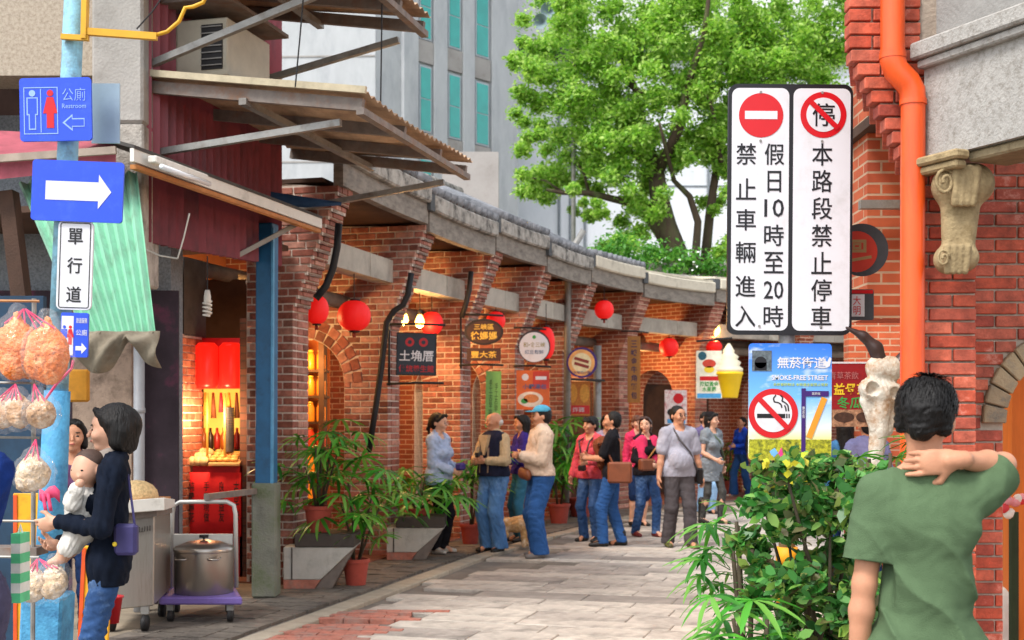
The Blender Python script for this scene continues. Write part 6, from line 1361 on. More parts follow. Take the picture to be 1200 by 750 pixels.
def palm(label, base, canes, hmin, hmax, spread, nf, fsize, seed, pot=None, pr_=.13, ph=.24, group='potted palms along the arcade'):
    r_ = random.Random(seed); base = V(base); t = thing('potted_palm', label, 'plant', base, 0, group)
    if pot:
        pt_ = part('pot', lambda b: b.lathe([(pr_*.72, 0), (pr_*.95, ph*.85), (pr_*1.05, ph*.86), (pr_*1.05, ph), (pr_*.92, ph), (pr_*.85, ph*.9)], base, 20), M_terra, t, 50)
        part('soil', lambda b: b.lathe([(pr_*.88, ph*.88), (pr_*.86, ph*.92)], base, 16), M_wood, pt_)
    z0 = base+UP*(ph*.9 if pot else 0); tops = []
    for c_ in range(canes):
        a = r_.uniform(0, 6.3); tp_ = z0+V((math.cos(a)*spread*r_.uniform(.1, .5), math.sin(a)*spread*.4, r_.uniform(hmin, hmax)))
        part('cane', lambda b: b.tube([z0+V((math.cos(a)*.03, math.sin(a)*.03, 0)), z0.lerp(tp_, .5)+V((.01, 0, 0)), tp_], [.014, .012, .009], 6), M_cane, t, True); tops.append(tp_)
    for k in range(nf):
        tp_ = tops[k % len(tops)]; a = r_.uniform(0, 6.3); h_ = r_.uniform(-.45, .08)*(hmax-hmin+.35)
        s_ = fsize*r_.uniform(.8, 1.15); p = tp_+V((math.cos(a), math.sin(a)*.7, 0))*s_*.75+UP*(h_+.05)
        link('frond', fr_meshes[r_.randrange(5)], t, loc=p-base, rot=(r_.uniform(-.5, .5), r_.uniform(-.25, .5), a), scale=(s_, s_, s_))
    return t
palm('tall palm in a terracotta pot on the first stone bench', (X(373, 12.15), 12.15, bh1), 5, .35, .85, .45, 26, .30, 1, True, .135, .25)
palm('slender palm in a ground pot at the end of the first stone bench', tuple(G(417, 685)), 4, .5, .95, .5, 24, .30, 2, True, .13, .25)
palm('low spreading palm on the second stone bench', (X(490, 14.6), 14.6, bh2-.02), 5, .15, .5, .6, 26, .34, 3, True, .12, .1)
palm('palm in a ground pot behind the old man in the vest', tuple(G(551, 637)), 3, .6, .95, .5, 16, .32, 4, True, .13, .25)
palm('bushy palm in a terracotta pot right of the man in the cap', tuple(G(655, 613)), 5, .5, 1.25, .6, 30, .42, 5, True, .17, .3)
palm('bushy palm in the farther terracotta pot behind the woman in red', tuple(G(680, 605)), 5, .4, 1.2, .6, 24, .42, 6, True, .2, .3)
palm('small potted palm by the far wall beside the woman in bright blue', tuple(G(852, 580)), 4, .4, 1.0, .6, 14, .45, 9, True, .17, .3)
fe = thing('fire_extinguisher', 'red fire extinguisher beside the second stone bench', 'extinguisher', G(455, 648))
part('cylinder', lambda b: b.lathe([(.06, 0), (.065, .02), (.065, .33), (.04, .39), (.02, .41)], G(455, 648), 16), M_sred, fe, True); part('valve', lambda b: b.tube([G(455, 648)+UP*.41, G(455, 648)+V((.06, 0, .46))], .014, 8), M_blk, fe)
# black downpipes bent along the corbels
def bpipe(label, pts, d): t = thing('bent_pipe', label, 'pipe', P(*pts[-1], d), 0, 'black bent drainpipes on the pillars'); part('tube', lambda b: b.tube([P(x, y, d) for x, y in pts], .035, 10), M_blk, t, True)
bpipe('black bent drainpipe on the mossy first pillar', [(397, 262), (395, 290), (390, 315), (382, 335), (370, 350)], 12.0)
bpipe('long black drainpipe beside the slate sign pillar', [(482, 320), (478, 345), (472, 358), (462, 364), (453, 378), (447, 430), (440, 480), (432, 530)], 14.3)
bpipe('black bent drainpipe right of the oval sign', [(552, 318), (550, 340), (546, 356), (541, 372)], 16.6)
# ---- shrubs in front of the sign post
M_sleaf = leaf_mat('shrub_leaf', ['#24561f', '#35742e', '#4a8c3c', '#2a5c26', '#62a04c', '#86a848', '#6a5f42', '#3a7a42', '#9ab85a'], .35, .25)
shrub = thing('leafy_shrub', 'dense leafy shrub with yellow flecks in front of the sign post', 'shrub', (X(960, 5.6), 5.6, 0))
part('planter', lambda b: b.lathe([(.3, 0), (.36, .4), (.38, .42), (.33, .42), (.3, .36)], (X(965, 5.6), 5.6, 0), 24), M_terra, shrub, 50)
rs_ = random.Random(21); spots = []
for px, py, rp in ((905, 570, 30), (930, 560, 28), (960, 560, 30), (985, 575, 34), (1010, 580, 30), (1005, 555, 26), (900, 610, 34), (945, 600, 40), (985, 620, 42), (915, 650, 42), (960, 660, 46), (1000, 670, 42), (940, 710, 46), (990, 720, 46), (900, 690, 38), (960, 750, 48), (1010, 750, 46), (920, 760, 46), (1020, 620, 36), (1025, 700, 36), (880, 640, 22)):
    for q in range(4): spots.append((P(px+rs_.uniform(-.7, .7)*rp, py+rs_.uniform(-.7, .7)*rp, 5.6+rs_.uniform(-.35, .35)), rp*5.6/FPX*.55, 1))
leaves('foliage', spots, 100, .031, M_sleaf, shrub, .55, 22, kind='stuff', tri=True)
for k in range(12):
    e_ = spots[k*5][0]; part('stem', lambda b: b.tube([V((X(965, 5.6)+rs_.uniform(-.1, .1), 5.6, .38)), V((X(960, 5.6), 5.6, .38)).lerp(e_, .6)+V((rs_.uniform(-.05, .05), 0, 0)), e_], [.012, .009, .005], 6), M_cane, shrub, True)
leaves('yellow_leaves', [(c_+V((0, -.1, .02)), r_, 1) for c_, r_, w_ in spots[:8]], 5, .026, leaf_mat('yellow_leaf', ['#c9b22a', '#b8c034', '#d8c850'], .4, .3), shrub, .6, 23, kind='stuff')
palm('broad-bladed palm at the foot of the shrub by the lower edge', (X(885, 5.2), 5.2, 0), 6, .35, .85, .35, 26, .24, 31, True, .16, .26, 'palms in front of the sign post')
palm('light green palm behind the shoulder of the man in green', (X(1030, 5.9), 5.9, 0), 5, .95, 1.25, .3, 20, .2, 32, True, .16, .26, 'palms in front of the sign post')
palm('small palm among the shrub leaves left of the post', (X(872, 5.8), 5.8, 0), 4, .55, .95, .2, 14, .17, 33, True, .13, .22, 'palms in front of the sign post')
# ================================================================ people, dogs
def ground_at(px, d): return (X(px, d), d, 0)
def strap(t, pts, w, m, name='strap'): return part(name, lambda b: b.tube([V(p) for p in pts], w, 6), m, t, True, world=False)
M_lbrown = mat('brown_leather', '#7a4226', .5, .25, 6); M_blackl = mat('black_leather', '#1c1a1a', .45, .2)
def bag(t, c, size, m, name='bag', rz=0):
    rot = Matrix.Rotation(rz, 3, 'Z'); return part(name, lambda b: b.box(c, size, rot), m, t, bevel=min(size)*.22, world=False)
# --- the man in the green T-shirt, seen from behind, right hand on his neck
GM = mat('cloth_green', '#566b4e', .92, .14, 9, bump=.35, bscale=320, spec=.1)
md = 3.95; mz = X(1086, md); g_ = .86
def manfold(Q):
    x, y_, z = Q[..., 0], Q[..., 1], Q[..., 2]
    u = (-x*.62+z*.78); v = (z*.62+x*.78)
    low = np.clip((1.33-z)/.25, 0, 1); back = np.clip(.5+y_*6, .15, 1)
    f1 = (1-np.abs(np.sin(u*24+1.6*np.sin(v*4+1)+.5*np.sin(x*23))))**1.6*low*1.25*back
    f2 = (1-np.abs(np.sin((x*.9-z*.5)*21+1.5*np.sin(z*9))))**2*np.clip((z-1.22)/.15, 0, 1)*.4
    f3 = .08*np.sin(x*61+3*np.sin(z*37))*np.sin(z*53+2*np.sin(x*41))
    return -(f1+f2+f3)
MH = (R(-12), R(10), R(-5))
t, J, Hd, T = person('man in olive green T-shirt seen from behind with right hand on his neck', (mz, md, 0), R(168), 1.675, g_, head=MH, lean=(.0, .0, 0), neck_dx=(.012, .01, .022),
    joint={'R': (-.238, -.075, 1.478)}, hands={'R': (-.082, .09, 1.497), 'L': (.215, .03, .86)}, elbow={'R': (-.34, -1, -.35), 'L': (.3, .8, 0)}, palm={'R': ((.98, .08, -.10), (.1, -1, .0))},
    top=dict(m=GM, hem=.84, slv=.72, w=.02), bottom=dict(m=DENIM_D, top=.84), hair=None, hd=.005, hc=.0065, seed=5, fold_amp=0, curl=.24, face=True, handsz=.98)
bpy.data.objects.remove([o for o in t.children if o.name.startswith('shirt')][0])
jl, jr_ = J['L'], J['R']; TT = T; fy2 = lambda f: ((0, 1, 0), f)
pr = [cone(TT((-.075, .0, .76)), TT((.075, .0, .76)), .118, flat=fy2(.95), k=.05), cone(TT((-.065, .0, .88)), TT((.065, .0, .88)), .118, flat=fy2(.95), k=.05), cone(TT((0, 0, .9)), TT((0, 0, 1.1)), .122, .112, flat=fy2(.86), k=.05), cone(TT((0, 0, 1.1)), TT((0, .005, 1.30)), .115, .128, flat=fy2(.8), k=.05),
     cone(TT((-.095, .008, 1.37)), TT((.095, .008, 1.37)), .058, k=.03), ball(TT((-.075, .06, 1.3)), (.065, .04, .085), k=.04), ball(TT((.075, .06, 1.3)), (.065, .04, .085), k=.04)]
pr += [cone(TT((q*.02, .02, 1.44)), TT((q*.12, .01, 1.395)), .04, .042, k=.03) for q in (1, -1)]
for jj, ff, r2 in ((jl, .70, .064), (jr_, .66, .066)):
    sh, el = jj[0], jj[1]; e1 = sh+(el-sh)*ff; pr.append(cone(sh, e1, .054, r2, k=.04))
ng = cone(TT((0, .0, 1.462)), Hd((0, .0, 1.56)), .056, .07); ng['neg'] = 1; pr.append(ng)
me = sdf_mesh('shirt', pr, .0055, off=.011, cuts=[((0, 0, .72), (0, 0, -1))], disp=manfold, amp=.019)
bm = bmesh.new(); bm.from_mesh(me)
for jj, ff in ((jl, .74), (jr_, .78)):
    sh, el = jj[0], jj[1]; n_ = (el-sh).normalized(); c_ = sh+n_*(el-sh).length*ff
    for v in bm.verts:
        d_ = (v.co-c_).dot(n_); rad_ = (v.co-c_-n_*d_).length
        if 0 < d_ < .13 and rad_ < .1: v.co -= n_*d_*.97
bm.to_mesh(me); bm.free(); me.materials.append(GM); link('shirt', me, t)
part('neck_band', lambda b: b.tube([TT((.069*math.cos(a), .014+.066*math.sin(a), 1.447+.012*math.sin(a))) for a in [k*2*math.pi/28 for k in range(29)]], .0075, 8), GM, t, True, world=False)
# hair: dense tapered locks over a cap
hcap = [ball(Hd((0, .024, 1.632)), (.083, .099, .088), rot=np.array((Matrix.Rotation(MH[0], 3, 'Z') @ Matrix.Rotation(MH[1], 3, 'X') @ Matrix.Rotation(MH[2], 3, 'Y'))), k=.02), cone(Hd((0, .075, 1.60)), Hd((0, .078, 1.558)), .058, .042, k=.03), cone(Hd((.05, .05, 1.6)), Hd((.058, .045, 1.565)), .034, .024, k=.02), cone(Hd((-.05, .05, 1.6)), Hd((-.058, .045, 1.565)), .034, .024, k=.02), cone(Hd((-.02, -.06, 1.69)), Hd((.04, -.05, 1.69)), .035, k=.03)]
sdf_part('hair', hcap, HAIR, t, .005, disp=fold(5, 120, (1, 1, .3)), amp=.004)
hb = MB(); rh = random.Random(3)
for k in range(1600):
    a = rh.uniform(0, 6.283); zz = rh.uniform(-.25, 1)
    n_ = V((math.sqrt(1-zz*zz)*math.cos(a), math.sqrt(1-zz*zz)*math.sin(a), zz))
    if n_.y < -.35 and zz < .35: continue
    p = V((n_.x*.083, .024+n_.y*.099, 1.632+n_.z*.088)); dn = V((n_.x*.35, n_.y*.35+.12, -1+n_.z*.25)); dn = (dn-n_*dn.dot(n_)).normalized() if zz < .93 else V((math.cos(a), math.sin(a), 0))
    L_ = rh.uniform(.03, .05); sd2 = n_.cross(dn)*.0035; p = p-n_*.002
    q = [Hd(p-sd2), Hd(p+sd2), Hd(p+dn*L_*.6+n_*.005+sd2*.7), Hd(p+dn*L_*.6+n_*.005-sd2*.7), Hd(p+dn*L_+n_*rh.uniform(-.006, .002))]
    hb.add(q, [(0, 1, 2, 3), (3, 2, 4)])
ho = hb.build('hair_locks', HAIR, t, True, world=False); ho['kind'] = 'stuff'
# --- woman with the baby
NV = cloth('navy', '#131a28', .25)
wd = 6.25
t, J, Hd, T = person('woman with black bob in navy sweater carrying a baby beside the blue pole', ground_at(127, wd), R(-76), 1.64, .84, True, head=(R(-4), R(3), 0), lean=(0, .02, 0), hands={'L': (.1, -.245, 1.15), 'R': (-.06, -.26, 1.02)}, elbow={'L': (.55, .8, -.3), 'R': (-.6, .4, -.5)},
    top=dict(m=NV, hem=.82, slv=1.9, w=.012), bottom=dict(m=DENIM, w=.006, cuff=.042), hair=None, skin=SK_PALE, hd=.007, hc=.009, seed=12, palm={'L': ((-.3, -.8, -.25), (-.6, .3, .2)), 'R': ((.6, -.5, 0), (0, .6, .5))})
Rh_ = np.array(Matrix.Rotation(R(-4), 3, 'Z') @ Matrix.Rotation(R(3), 3, 'X'))
ngb = ball(Hd((0, -.11, 1.57)), (.12, .098, .088), rot=Rh_); ngb['neg'] = 1
bob = [ball(Hd((0, .026, 1.632)), (.087, .103, .093), rot=Rh_, k=.02), ngb]+[cone(Hd((q*.06, .03, 1.62)), Hd((q*.066, .025, 1.54)), .036, .036, k=.03) for q in (1, -1)]+[cone(Hd((0, .07, 1.61)), Hd((0, .065, 1.525)), .072, .052, k=.03)]+[cone(Hd((q*.055, .055, 1.58)), Hd((q*.055, .045, 1.53)), .045, .036, k=.03) for q in (1, -1)]+[cone(Hd((q*.03, -.065, 1.69)), Hd((q*.072, -.004, 1.625)), .014, .012, k=.02) for q in (1, -1)]
sdf_part('hair', bob, HAIR, t, .005, disp=fold(15, 110, (1, 1, .12)), amp=.003)
sdf_part('collar', [cone(T((0, -.01, 1.44)), T((0, .02, 1.475)), .075, .062, k=.01)], cloth('greycollar', '#9a9088'), t, .008)
pb = thing('shoulder_bag', 'small purple shoulder bag hanging behind the woman in navy', 'bag', P(142, 655, wd-.1)); pbk = P(148, 632, wd-.12)
part('pouch', lambda b: b.box(pbk, (.11, .06, .15)), mat('purple_bag', '#3a3566', .6, .2), pb, bevel=.015); part('strap', lambda b: b.tube([pbk+V((.04, 0, .07)), P(156, 600, wd-.12), P(150, 556, wd-.08)], .006, 6), mat('purple_bag', '#3a3566'), pb); part('charm', lambda b: b.ell(pbk+V((-.045, -.035, -.02)), (.012, .01, .012), 8, 6), M_yelp, pb, True)
bp_ = P(100, 600, wd-.07); by = thing('baby', 'baby in white clothes held against the navy sweater', 'baby', bp_, R(-25))
WH = cloth('babywhite', '#d8d4cc', .08); bs = lambda px, py, y_=0: V(((px-100)*wd/FPX, y_, -(py-600)*wd/FPX))
bodyp = [ball(bs(104, 548), (.07, .075, .08), k=.02), ball(bs(103, 556, -.035), (.055, .045, .045), k=.03), ball(bs(108, 558, -.075), .011, k=.01), cone(bs(101, 572), bs(98, 586), .036, .05, k=.03), cone(bs(97, 588), bs(96, 618), .07, .062, k=.03), cone(bs(90, 585, -.03), bs(104, 588, -.11), .03, .024, k=.02), cone(bs(104, 588, -.11), bs(117, 568, -.12), .024, .02, k=.02), ball(bs(119, 565, -.12), .022, k=.01), cone(bs(97, 622, -.03), bs(92, 640, -.10), .048, .032, k=.03), cone(bs(92, 640, -.1), bs(88, 652, -.11), .026, .022, k=.02), cone(bs(88, 652, -.11), bs(80, 656, -.14), .022, .016, k=.02), cone(bs(90, 622, .03), bs(80, 645, .0), .045, .03, k=.03), cone(bs(80, 645, 0), bs(76, 656, -.03), .022, .016, k=.02)]
bodyp += [ball(bs(104+q, 552, .0), (.012, .02, .024), k=.008) for q in (-17, 17)]
sdf_part('body', bodyp, SK_PALE, by, .006)
sdf_part('hair', [ball(bs(104, 543, .012), (.0715, .076, .068), k=.02)], mat('baby_hair', '#4a3830', .7, .3, 40), by, .006)
for q in (-7, 7): part('eye', lambda b: b.ell(bs(104+q, 551, -.072), (.009, .006, .005), 8, 6), EYE, by, True, world=False)
part('mouth', lambda b: b.ell(bs(105, 564, -.076), (.012, .005, .005), 8, 6), LIP, by, True, world=False)
sdf_part('romper', [cone(bs(97, 588), bs(96, 618), .078, .07, k=.03), cone(bs(92, 584, -.03), bs(104, 588, -.10), .034, .03, k=.02), cone(bs(104, 588, -.10), bs(114, 572, -.115), .028, .026, k=.02), cone(bs(98, 618, -.03), bs(93, 640, -.09), .05, .036, k=.02), cone(bs(92, 618, .03), bs(82, 640, .0), .05, .034, k=.02)], WH, by, .006, off=.008, disp=fold(8, 45), amp=.005)
# --- vendor behind the pole, and a customer cut off by the left edge
person('stall vendor with dark hair half hidden behind the blue pole', ground_at(86, 8.5), R(15), 1.57, 1.0, True, hair='bob', top=dict(m=cloth('plum', '#5a3a5a')), bottom=dict(m=DENIM_D), hd=.008, seed=21)
person('customer in blue top and grey trousers cut off by the left edge', ground_at(-66, 4.6), R(205), 1.72, 1.1, lean=(.0, -.1, 0), hair='short', hands={'L': (.1, -.35, 1.2), 'R': (-.02, -.35, 1.2)}, elbow={'R': (-.1, .2, -1), 'L': (.1, .2, -1)}, top=dict(m=cloth('royal', '#1c3678'), hem=1.13), bottom=dict(m=cloth('greyviolet', '#4d4a62'), w=.035, top=1.18, rise=1.16), seed=22)
sb = thing('striped_bag', 'green and white striped bag beside the customer at the left edge', 'bag', P(24, 705, 5.0)); 
def stripebag(b):
    for k in range(7): b.box(P(24, 630+k*11.5, 5.0)+V((0, 0, 0)), (.036, .1, .0384), mi=k % 2)
stb = MB(); stripebag(stb); stb.build('sack', [mat('stripe_green', '#59c48a', .6), mat('stripe_white', '#dcdcd4', .6)], sb)
part('handle', lambda b: b.tube([P(21, 628, 5.0), P(24, 615, 5.0), P(27, 628, 5.0)], .005, 6), mat('stripe_white', '#dcdcd4'), sb)
# --- group by the palms
t, J, Hd, T = person('woman with ponytail in pale blue sweater and black trousers behind the low palm', ground_at(514, 15.2), R(62), 1.64, 1.05, True, hair='tail', head=(R(8), R(4), 0), hands={'L': (.06, -.22, 1.05), 'R': (-.06, -.22, 1.02)}, top=dict(m=cloth('paleblue', '#a9b9d6'), hem=.84, w=.02), bottom=dict(m=cloth('black', '#1c1c22')), shoes=SHOE_W, skin=SK_PALE, seed=31)
bag(t, V((.0, -.3, 1.03)), (.12, .09, .09), mat('purple_pouch', '#3b2f78', .6), 'pouch')
part('glasses', lambda b: [b.tube([Hd((q*.031+.016*math.cos(a), -.1, 1.598+.014*math.sin(a))) for a in [k*.63 for k in range(11)]], .0025, 5) for q in (1, -1)], M_steel, t, world=False)
# old man with vest
BEI = cloth('beige', '#c2ab88', .12); VST = cloth('vest', '#23263a', .25)
t, J, Hd, T = person('bald old man in dark vest and light jeans facing the woman in blue', ground_at(579, 15.35), R(-42), 1.66, 1.02, hair='bald', hairm=HAIR_W, head=(R(-22), 0, 0), hands={'R': (-.05, -.23, 1.14), 'L': (.06, -.22, 1.12)}, elbow={'L': (.8, .6, -.3), 'R': (-.8, .6, -.3)}, top=dict(m=BEI, hem=.95, slv=1.85, w=.012, collar=BEI), bottom=dict(m=DENIM_L, w=.03, cuff=.065), shoes=SHOE_B, belly=.3, seed=32)
sdf_part('vest', [cone(T((-.06, -.01, .95)), T((.06, -.01, .95)), .135, flat=((0, 1, 0), .92), k=.05), cone(T((0, -.025, 1.0)), T((0, -.01, 1.15)), .158, .15, flat=((0, 1, 0), .9), k=.05), cone(T((0, -.01, 1.15)), T((0, .0, 1.31)), .15, .155, flat=((0, 1, 0), .8), k=.05)]+[cone(T((q*.06, .0, 1.385)), T((q*.12, .005, 1.375)), .068, .064, k=.03) for q in (1, -1)], VST, t, .011, off=.026, cuts=[(tuple(T((0, 0, .93))), (0, 0, -1))], disp=fold(3, 20), amp=.005)
part('shirt_front', lambda b: b.prism([(-.012, 1.16), (.012, 1.16), (.075, 1.40), (-.075, 1.40)], V((0, -.19, 0)), (1, 0, 0), (0, 0, 1), -.05), BEI, t, world=False)
for q in (-.06, .07): part('vest_stripe', lambda b: b.box((q, -.18, 1.1), (.007, .03, .3)), mat('stripe_tan', '#8a7460', .8), t, world=False)
bag(t, V((.0, -.27, 1.17)), (.09, .07, .07), M_blackl, 'camera')
# woman with long hair behind
person('woman with long dark hair in purple top behind the man in the cap', ground_at(611, 16.6), R(-70), 1.62, 1.0, True, hair='long', hairlen=1.22, hands={'L': (.1, -.28, 1.1), 'R': (-.1, -.28, 1.05)}, top=dict(m=cloth('violet', '#3a2f86')), bottom=dict(m=mat('teal_jeans', '#2f6f8f', .9, .25, 5)), seed=33)
# cap man
CRM = cloth('cream', '#cdb5a0', .1)
t, J, Hd, T = person('man in blue cap, cream jacket and bright blue jeans', ground_at(634, 14.75), R(-72), 1.72, 1.05, hair='short', hairm=HAIR, head=(R(-10), R(2), 0), hands={'L': (.03, -.24, 1.15), 'R': (-.04, -.24, 1.15)}, elbow={'L': (.7, .75, -.3), 'R': (-.6, .6, -.4)}, feet={'L': (.13, -.06, 0), 'R': (-.1, .02, 0)}, top=dict(m=CRM, hem=.93, w=.026, collar=CRM), bottom=dict(m=DENIM_B, w=.032, cuff=.07), shoes=mat('shoe_grey', '#6f6a68', .7, .2), belly=.25, seed=34, fold_amp=.009)
CAP = cloth('cap', '#4f9ab8', .1)
sdf_part('cap', [ball(Hd((0, .014, 1.655)), (.092, .108, .072), k=.02)], CAP, t, .008, cuts=[(tuple(Hd((0, 0, 1.645))), (0, 0, -1))])
sdf_part('cap_peak', [cone(Hd((-.03, -.11, 1.652)), Hd((.03, -.11, 1.652)), .062, flat=((0, 0, 1), .16), k=.02)], CAP, t, .006)
sdf_part('waist_bag', [cone((-.05, -.21, .97), (.07, -.19, .95), .07, .065, flat=((0, 1, 0), .7), k=.02)], M_lbrown, t, .01)
# red top woman
t, J, Hd, T = person('woman in coral red top with camera strap and faded jeans', ground_at(692, 16.6), R(-35), 1.60, 1.0, True, hair='fringe', head=(R(-20), 0, 0), hands={'R': (-.24, -.1, .9), 'L': (.12, -.25, 1.1)}, top=dict(m=cloth('coral', '#d2505a', .12), hem=.87, w=.018), bottom=dict(m=DENIM), skin=SK, seed=41)
strap(t, [T((-.07, -.03, 1.44)), (-.09, -.14, 1.3), (.0, -.2, 1.0)], .012, M_blackl); strap(t, [T((.07, -.03, 1.44)), (.07, -.14, 1.3), (.0, -.2, 1.0)], .012, M_blackl); bag(t, V((0, -.21, .96)), (.1, .08, .08), M_blackl, 'camera')
# man with poodle
t, J, Hd, T = person('man in black T-shirt holding a brown poodle in his arms', ground_at(717, 16.0), R(-100), 1.66, .95, hair='short', hands={'L': (.02, -.32, 1.12), 'R': (-.04, -.3, 1.14)}, elbow={'L': (.5, .5, -.6)}, feet={'L': (.12, -.1, 0), 'R': (-.1, .12, 0)}, top=dict(m=cloth('blackt', '#1d1d22', .2), hem=.86, slv=.75, w=.018), bottom=dict(m=DENIM_B, w=.016), shoes=SHOE_B, boots=.16, seed=42)
strap(t, [T((-.06, 0, 1.47)), (.14, -.1, 1.3), (.19, .05, 1.0), (.16, .14, .95)], .015, M_lbrown); strap(t, [T((-.06, .02, 1.47)), (.1, .12, 1.3), (.16, .14, .95)], .015, M_lbrown); bag(t, V((.22, .12, .93)), (.1, .3, .26), M_lbrown, 'satchel')
FUR = mat('poodle_fur', '#7a3f22', .95, .4, 40, bump=.9, bscale=60)
pp_ = P(704, 528, 16.05); po = thing('poodle', 'curly brown poodle carried by the man in black', 'dog', pp_-UP*.2, 0); r_ = random.Random(6)
pp = [ball((.02, 0, .3), (.085, .08, .08), k=.03), cone((-.0, -.03, .3), (-.03, -.1, .28), .04, .028, k=.02), ball((.1, .02, .27), (.035, .03, .07), k=.02), ball((-.06, .04, .27), (.035, .03, .07), k=.02), cone((.03, 0, .22), (.06, .02, .02), .1, .09, k=.05), cone((.0, -.05, .12), (-.02, -.1, .02), .035, .03, k=.02), cone((.07, -.06, .1), (.06, -.1, -.02), .035, .03, k=.02), cone((.06, 0, .0), (.04, -.02, -.14), .05, .03, k=.02), cone((.1, .02, .0), (.12, .0, -.14), .05, .03, k=.02)]
sdf_part('body', pp, FUR, po, .009, disp=fold(2, 110, (1, 1, 1)), amp=.009)
for q in (-.0, .045): part('eye', lambda b: b.ell((q-.01, -.082, .315), (.01, .008, .01), 8, 6), EYE, po, True, world=False)
part('nose', lambda b: b.ell((-.035, -.128, .285), (.014, .012, .012), 8, 6), EYE, po, True, world=False)
# women behind
person('woman in pale lilac top behind the couple with the poodle', ground_at(711, 19.2), R(5), 1.62, 1.0, True, hair='long', hairlen=1.3, top=dict(m=cloth('lilac', '#b8a8c0')), bottom=dict(m=DENIM_D), skin=SK_PALE, seed=43)
t, J, Hd, T = person('woman with long brown hair, black top and pink vest, holding a brown bag', ground_at(757, 17.3), R(30), 1.60, .95, True, hair='long', hairm=HAIR_BR, hairlen=1.25, head=(R(-45), 0, R(-6)), hands={'L': (.1, -.26, 1.2), 'R': (-.12, -.24, 1.05)}, top=dict(m=cloth('blackw', '#201c20', .2), hem=.88), bottom=dict(m=DENIM, cuff=.042), shoes=SHOE_R, skin=SK_PALE, seed=44, feet={'L': (.1, -.1, 0), 'R': (-.12, .1, 0)})
PNK = cloth('pink', '#d83a62', .12)
for q in (-1, 1): sdf_part('vest_side', [cone(T((q*.1, -.035, 1.38)), T((q*.11, -.06, 1.1)), .075, .08, flat=((0, 1, 0), 1), k=.02), cone(T((q*.15, 0, 1.36)), T((q*.17, .0, 1.2)), .065, .06, k=.03)], PNK, t, .012)
bag(t, V((-.16, -.24, .98)), (.24, .1, .16), M_lbrown, 'handbag'); strap(t, [(-.14, -.24, 1.06), (-.02, -.25, 1.2), (.1, -.27, 1.28)], .01, mat('tan_strap', '#b07a3a', .6)); bag(t, V((.26, -.02, .92)), (.08, .16, .2), mat('teal_bag', '#2aa39a', .6), 'shopping_bag')
person('girl with light brown hair and pink top behind the woman with the brown bag', ground_at(747, 19.0), R(15), 1.62, .9, True, hair='fringe', hairm=mat('hair_light_brown', '#5f3a2a', .5, .3, 60), top=dict(m=PNK), bottom=dict(m=DENIM_D, len=.1, name='shorts'), skin=SK_PALE, seed=45)
# walking man
t, J, Hd, T = person('heavy man in grey T-shirt with glasses and cross-body strap walking down the street', ground_at(795, 15.9), R(14), 1.73, 1.06, hair='short', head=(R(14), 0, 0), hands={'R': (-.28, -.06, .84), 'L': (.3, .0, .85)}, feet={'L': (.1, -.16, 0), 'R': (-.12, .05, 0)}, top=dict(m=cloth('greyt', '#a3a3b0', .08), hem=.86, slv=.7, w=.02), bottom=dict(m=cloth('greytr', '#4d484a', .15), w=.02, cuff=.06), shoes=mat('shoe_lime', '#4a4a30', .6, .5, 20, dirt='#a8b02a', dscale=10, damt=.4), belly=.55, seed=51, fold_amp=.007)
strap(t, [T((-.09, -.03, 1.46)), (-.04, -.155, 1.33), (.08, -.19, 1.18), (.2, -.1, .98), (.24, .0, .9)], .013, mat('strap_grey', '#4a4548', .7)); bag(t, V((.27, .03, .88)), (.09, .2, .2), M_blackl, 'hip_bag')
part('glasses', lambda b: [b.tube([Hd((q*.031+.018*math.cos(a), -.1, 1.598+.013*math.sin(a))) for a in [k*.63 for k in range(11)]], .003, 5) for q in (1, -1)], M_blk, t, world=False)
part('wristwatch', lambda b: b.tube([J['L'][2]+(J['L'][1]-J['L'][2]).normalized()*.03, J['L'][2]+(J['L'][1]-J['L'][2]).normalized()*.055], .037, 14), M_steel, t, world=False)
# grey dress woman
t, J, Hd, T = person('woman in grey tunic and black boots looking aside behind the walking man', ground_at(834, 19.4), R(38), 1.66, .98, True, hair='long', hairlen=1.3, head=(R(18), 0, 0), hands={'R': (-.12, -.2, 1.0), 'L': (.22, -.02, .9)}, feet={'L': (.1, -.1, 0), 'R': (-.1, .12, 0)}, top=dict(m=cloth('greydress', '#7d858c', .12), hem=.66, w=.022, slv=.3), bottom=dict(m=cloth('camo', '#4a4a48', .5), w=.004, cuff=.04), shoes=SHOE_B, boots=.36, skin=SK_PALE, seed=52)
sdf_part('headscarf', [ball(Hd((0, .02, 1.66)), (.088, .104, .075), k=.02)], cloth('blackhat', '#1d1a1c'), t, .008, cuts=[(tuple(Hd((0, 0, 1.64))), (0, 0, -1))])
sdf_part('black_sleeve', [cone(J['L'][0], J['L'][1], .06, .05, k=.02), cone(J['L'][1], J['L'][2], .048, .036, k=.02)], cloth('blackw', '#201c20'), t, .01)
strap(t, [T((-.07, -.02, 1.45)), (.02, -.15, 1.25), (.14, -.12, 1.0)], .014, mat('olive_strap', '#4a5a44', .7))
person('person in pale blue trousers hidden behind the woman in the grey tunic', ground_at(827, 21.4), R(20), 1.68, .95, hair='short', top=dict(m=cloth('violetgrey', '#6a5f86')), bottom=dict(m=mat('pale_jeans', '#8fb4d8', .9, .1)), seed=53)
person('woman in bright blue top and flared jeans by the far arcade', ground_at(869, 26.0), R(-60), 1.60, 1.0, True, hair='short', hands={'R': (-.1, -.25, 1.05), 'L': (.1, -.24, 1.1)}, feet={'L': (.16, .1, 0), 'R': (-.14, -.1, 0)}, top=dict(m=cloth('brightblue', '#2a55d0')), bottom=dict(m=DENIM_B, cuff=.08, w=.02), shoes=SHOE_W, seed=54)
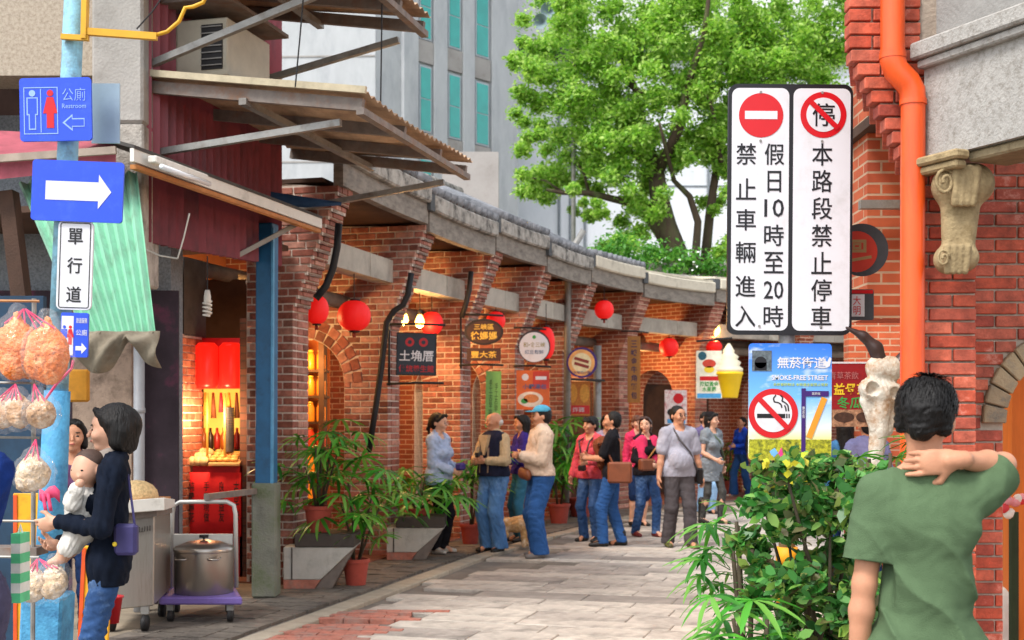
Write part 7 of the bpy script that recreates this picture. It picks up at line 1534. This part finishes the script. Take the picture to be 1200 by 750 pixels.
person('person in camouflage trousers half hidden behind the smoke-free sign', ground_at(889, 25.6), R(10), 1.66, 1.0, hair='short', top=dict(m=cloth('darkgrey', '#3a3a3e')), bottom=dict(m=cloth('camo2', '#6a6a58', .5), w=.02), seed=55)
person('dark haired person in blue seen behind the tea poster', ground_at(990, 13.0), R(175), 1.58, 1.0, True, hair='long', top=dict(m=cloth('bluegrey', '#3f6f9a')), bottom=dict(m=DENIM_D), seed=56)
person('person in lavender shirt seen between bull skull and tea poster', ground_at(1016, 12.6), R(190), 1.62, 1.05, hair='short', top=dict(m=cloth('lavender', '#7f83b0')), bottom=dict(m=DENIM_D), seed=57)
# --- tan dog between the old man and the man in the cap
TAN = mat('tan_fur', '#c29a66', .95, .3, 30, bump=.7, bscale=70, dirt='#e6d8c0', dscale=8, damt=.4)
dg_ = thing('tan_dog', 'shaggy tan dog standing behind the old man', 'dog', ground_at(604, 15.9), R(0))
dp = [cone((-.18, 0, .27), (.02, 0, .28), .085, .09, k=.03), cone((.02, 0, .28), (.12, 0, .30), .09, .1, k=.03), cone((.12, 0, .32), (.18, -.01, .40), .06, .055, k=.03), ball((.21, -.02, .43), (.07, .062, .06), k=.02), cone((.25, -.03, .42), (.31, -.05, .405), .034, .024, k=.02), ball((.2, .045, .42), (.03, .012, .045), k=.01), ball((.19, -.08, .42), (.03, .012, .045), k=.01),
      cone((.1, -.05, .24), (.1, -.055, .12), .04, .028, k=.02), cone((.1, -.055, .12), (.105, -.06, .02), .026, .024, k=.02), cone((.12, .05, .24), (.13, .055, .12), .04, .028, k=.02), cone((.13, .055, .12), (.135, .055, .02), .026, .024, k=.02),
      cone((-.17, -.05, .26), (-.13, -.06, .16), .06, .04, k=.02), cone((-.13, -.06, .16), (-.2, -.06, .1), .034, .024, k=.02), cone((-.2, -.06, .1), (-.19, -.06, .02), .023, .024, k=.02), cone((-.17, .05, .26), (-.13, .06, .16), .06, .04, k=.02), cone((-.13, .06, .16), (-.2, .06, .1), .034, .024, k=.02), cone((-.2, .06, .1), (-.19, .06, .02), .023, .024, k=.02), cone((-.24, 0, .3), (-.33, 0, .36), .03, .03, k=.02), cone((-.33, 0, .36), (-.36, 0, .45), .03, .018, k=.02)]
sdf_part('body', dp, TAN, dg_, .009, disp=fold(4, 90, (1, 1, 1)), amp=.008, cuts=[((0, 0, .0), (0, 0, -1))])
part('nose', lambda b: b.ell((.335, -.055, .41), (.014, .014, .012), 8, 6), EYE, dg_, True, world=False)
for q in (-.055, .02): part('eye', lambda b: b.ell((.265, q, .455), (.009, .009, .009), 8, 6), EYE, dg_, True, world=False)
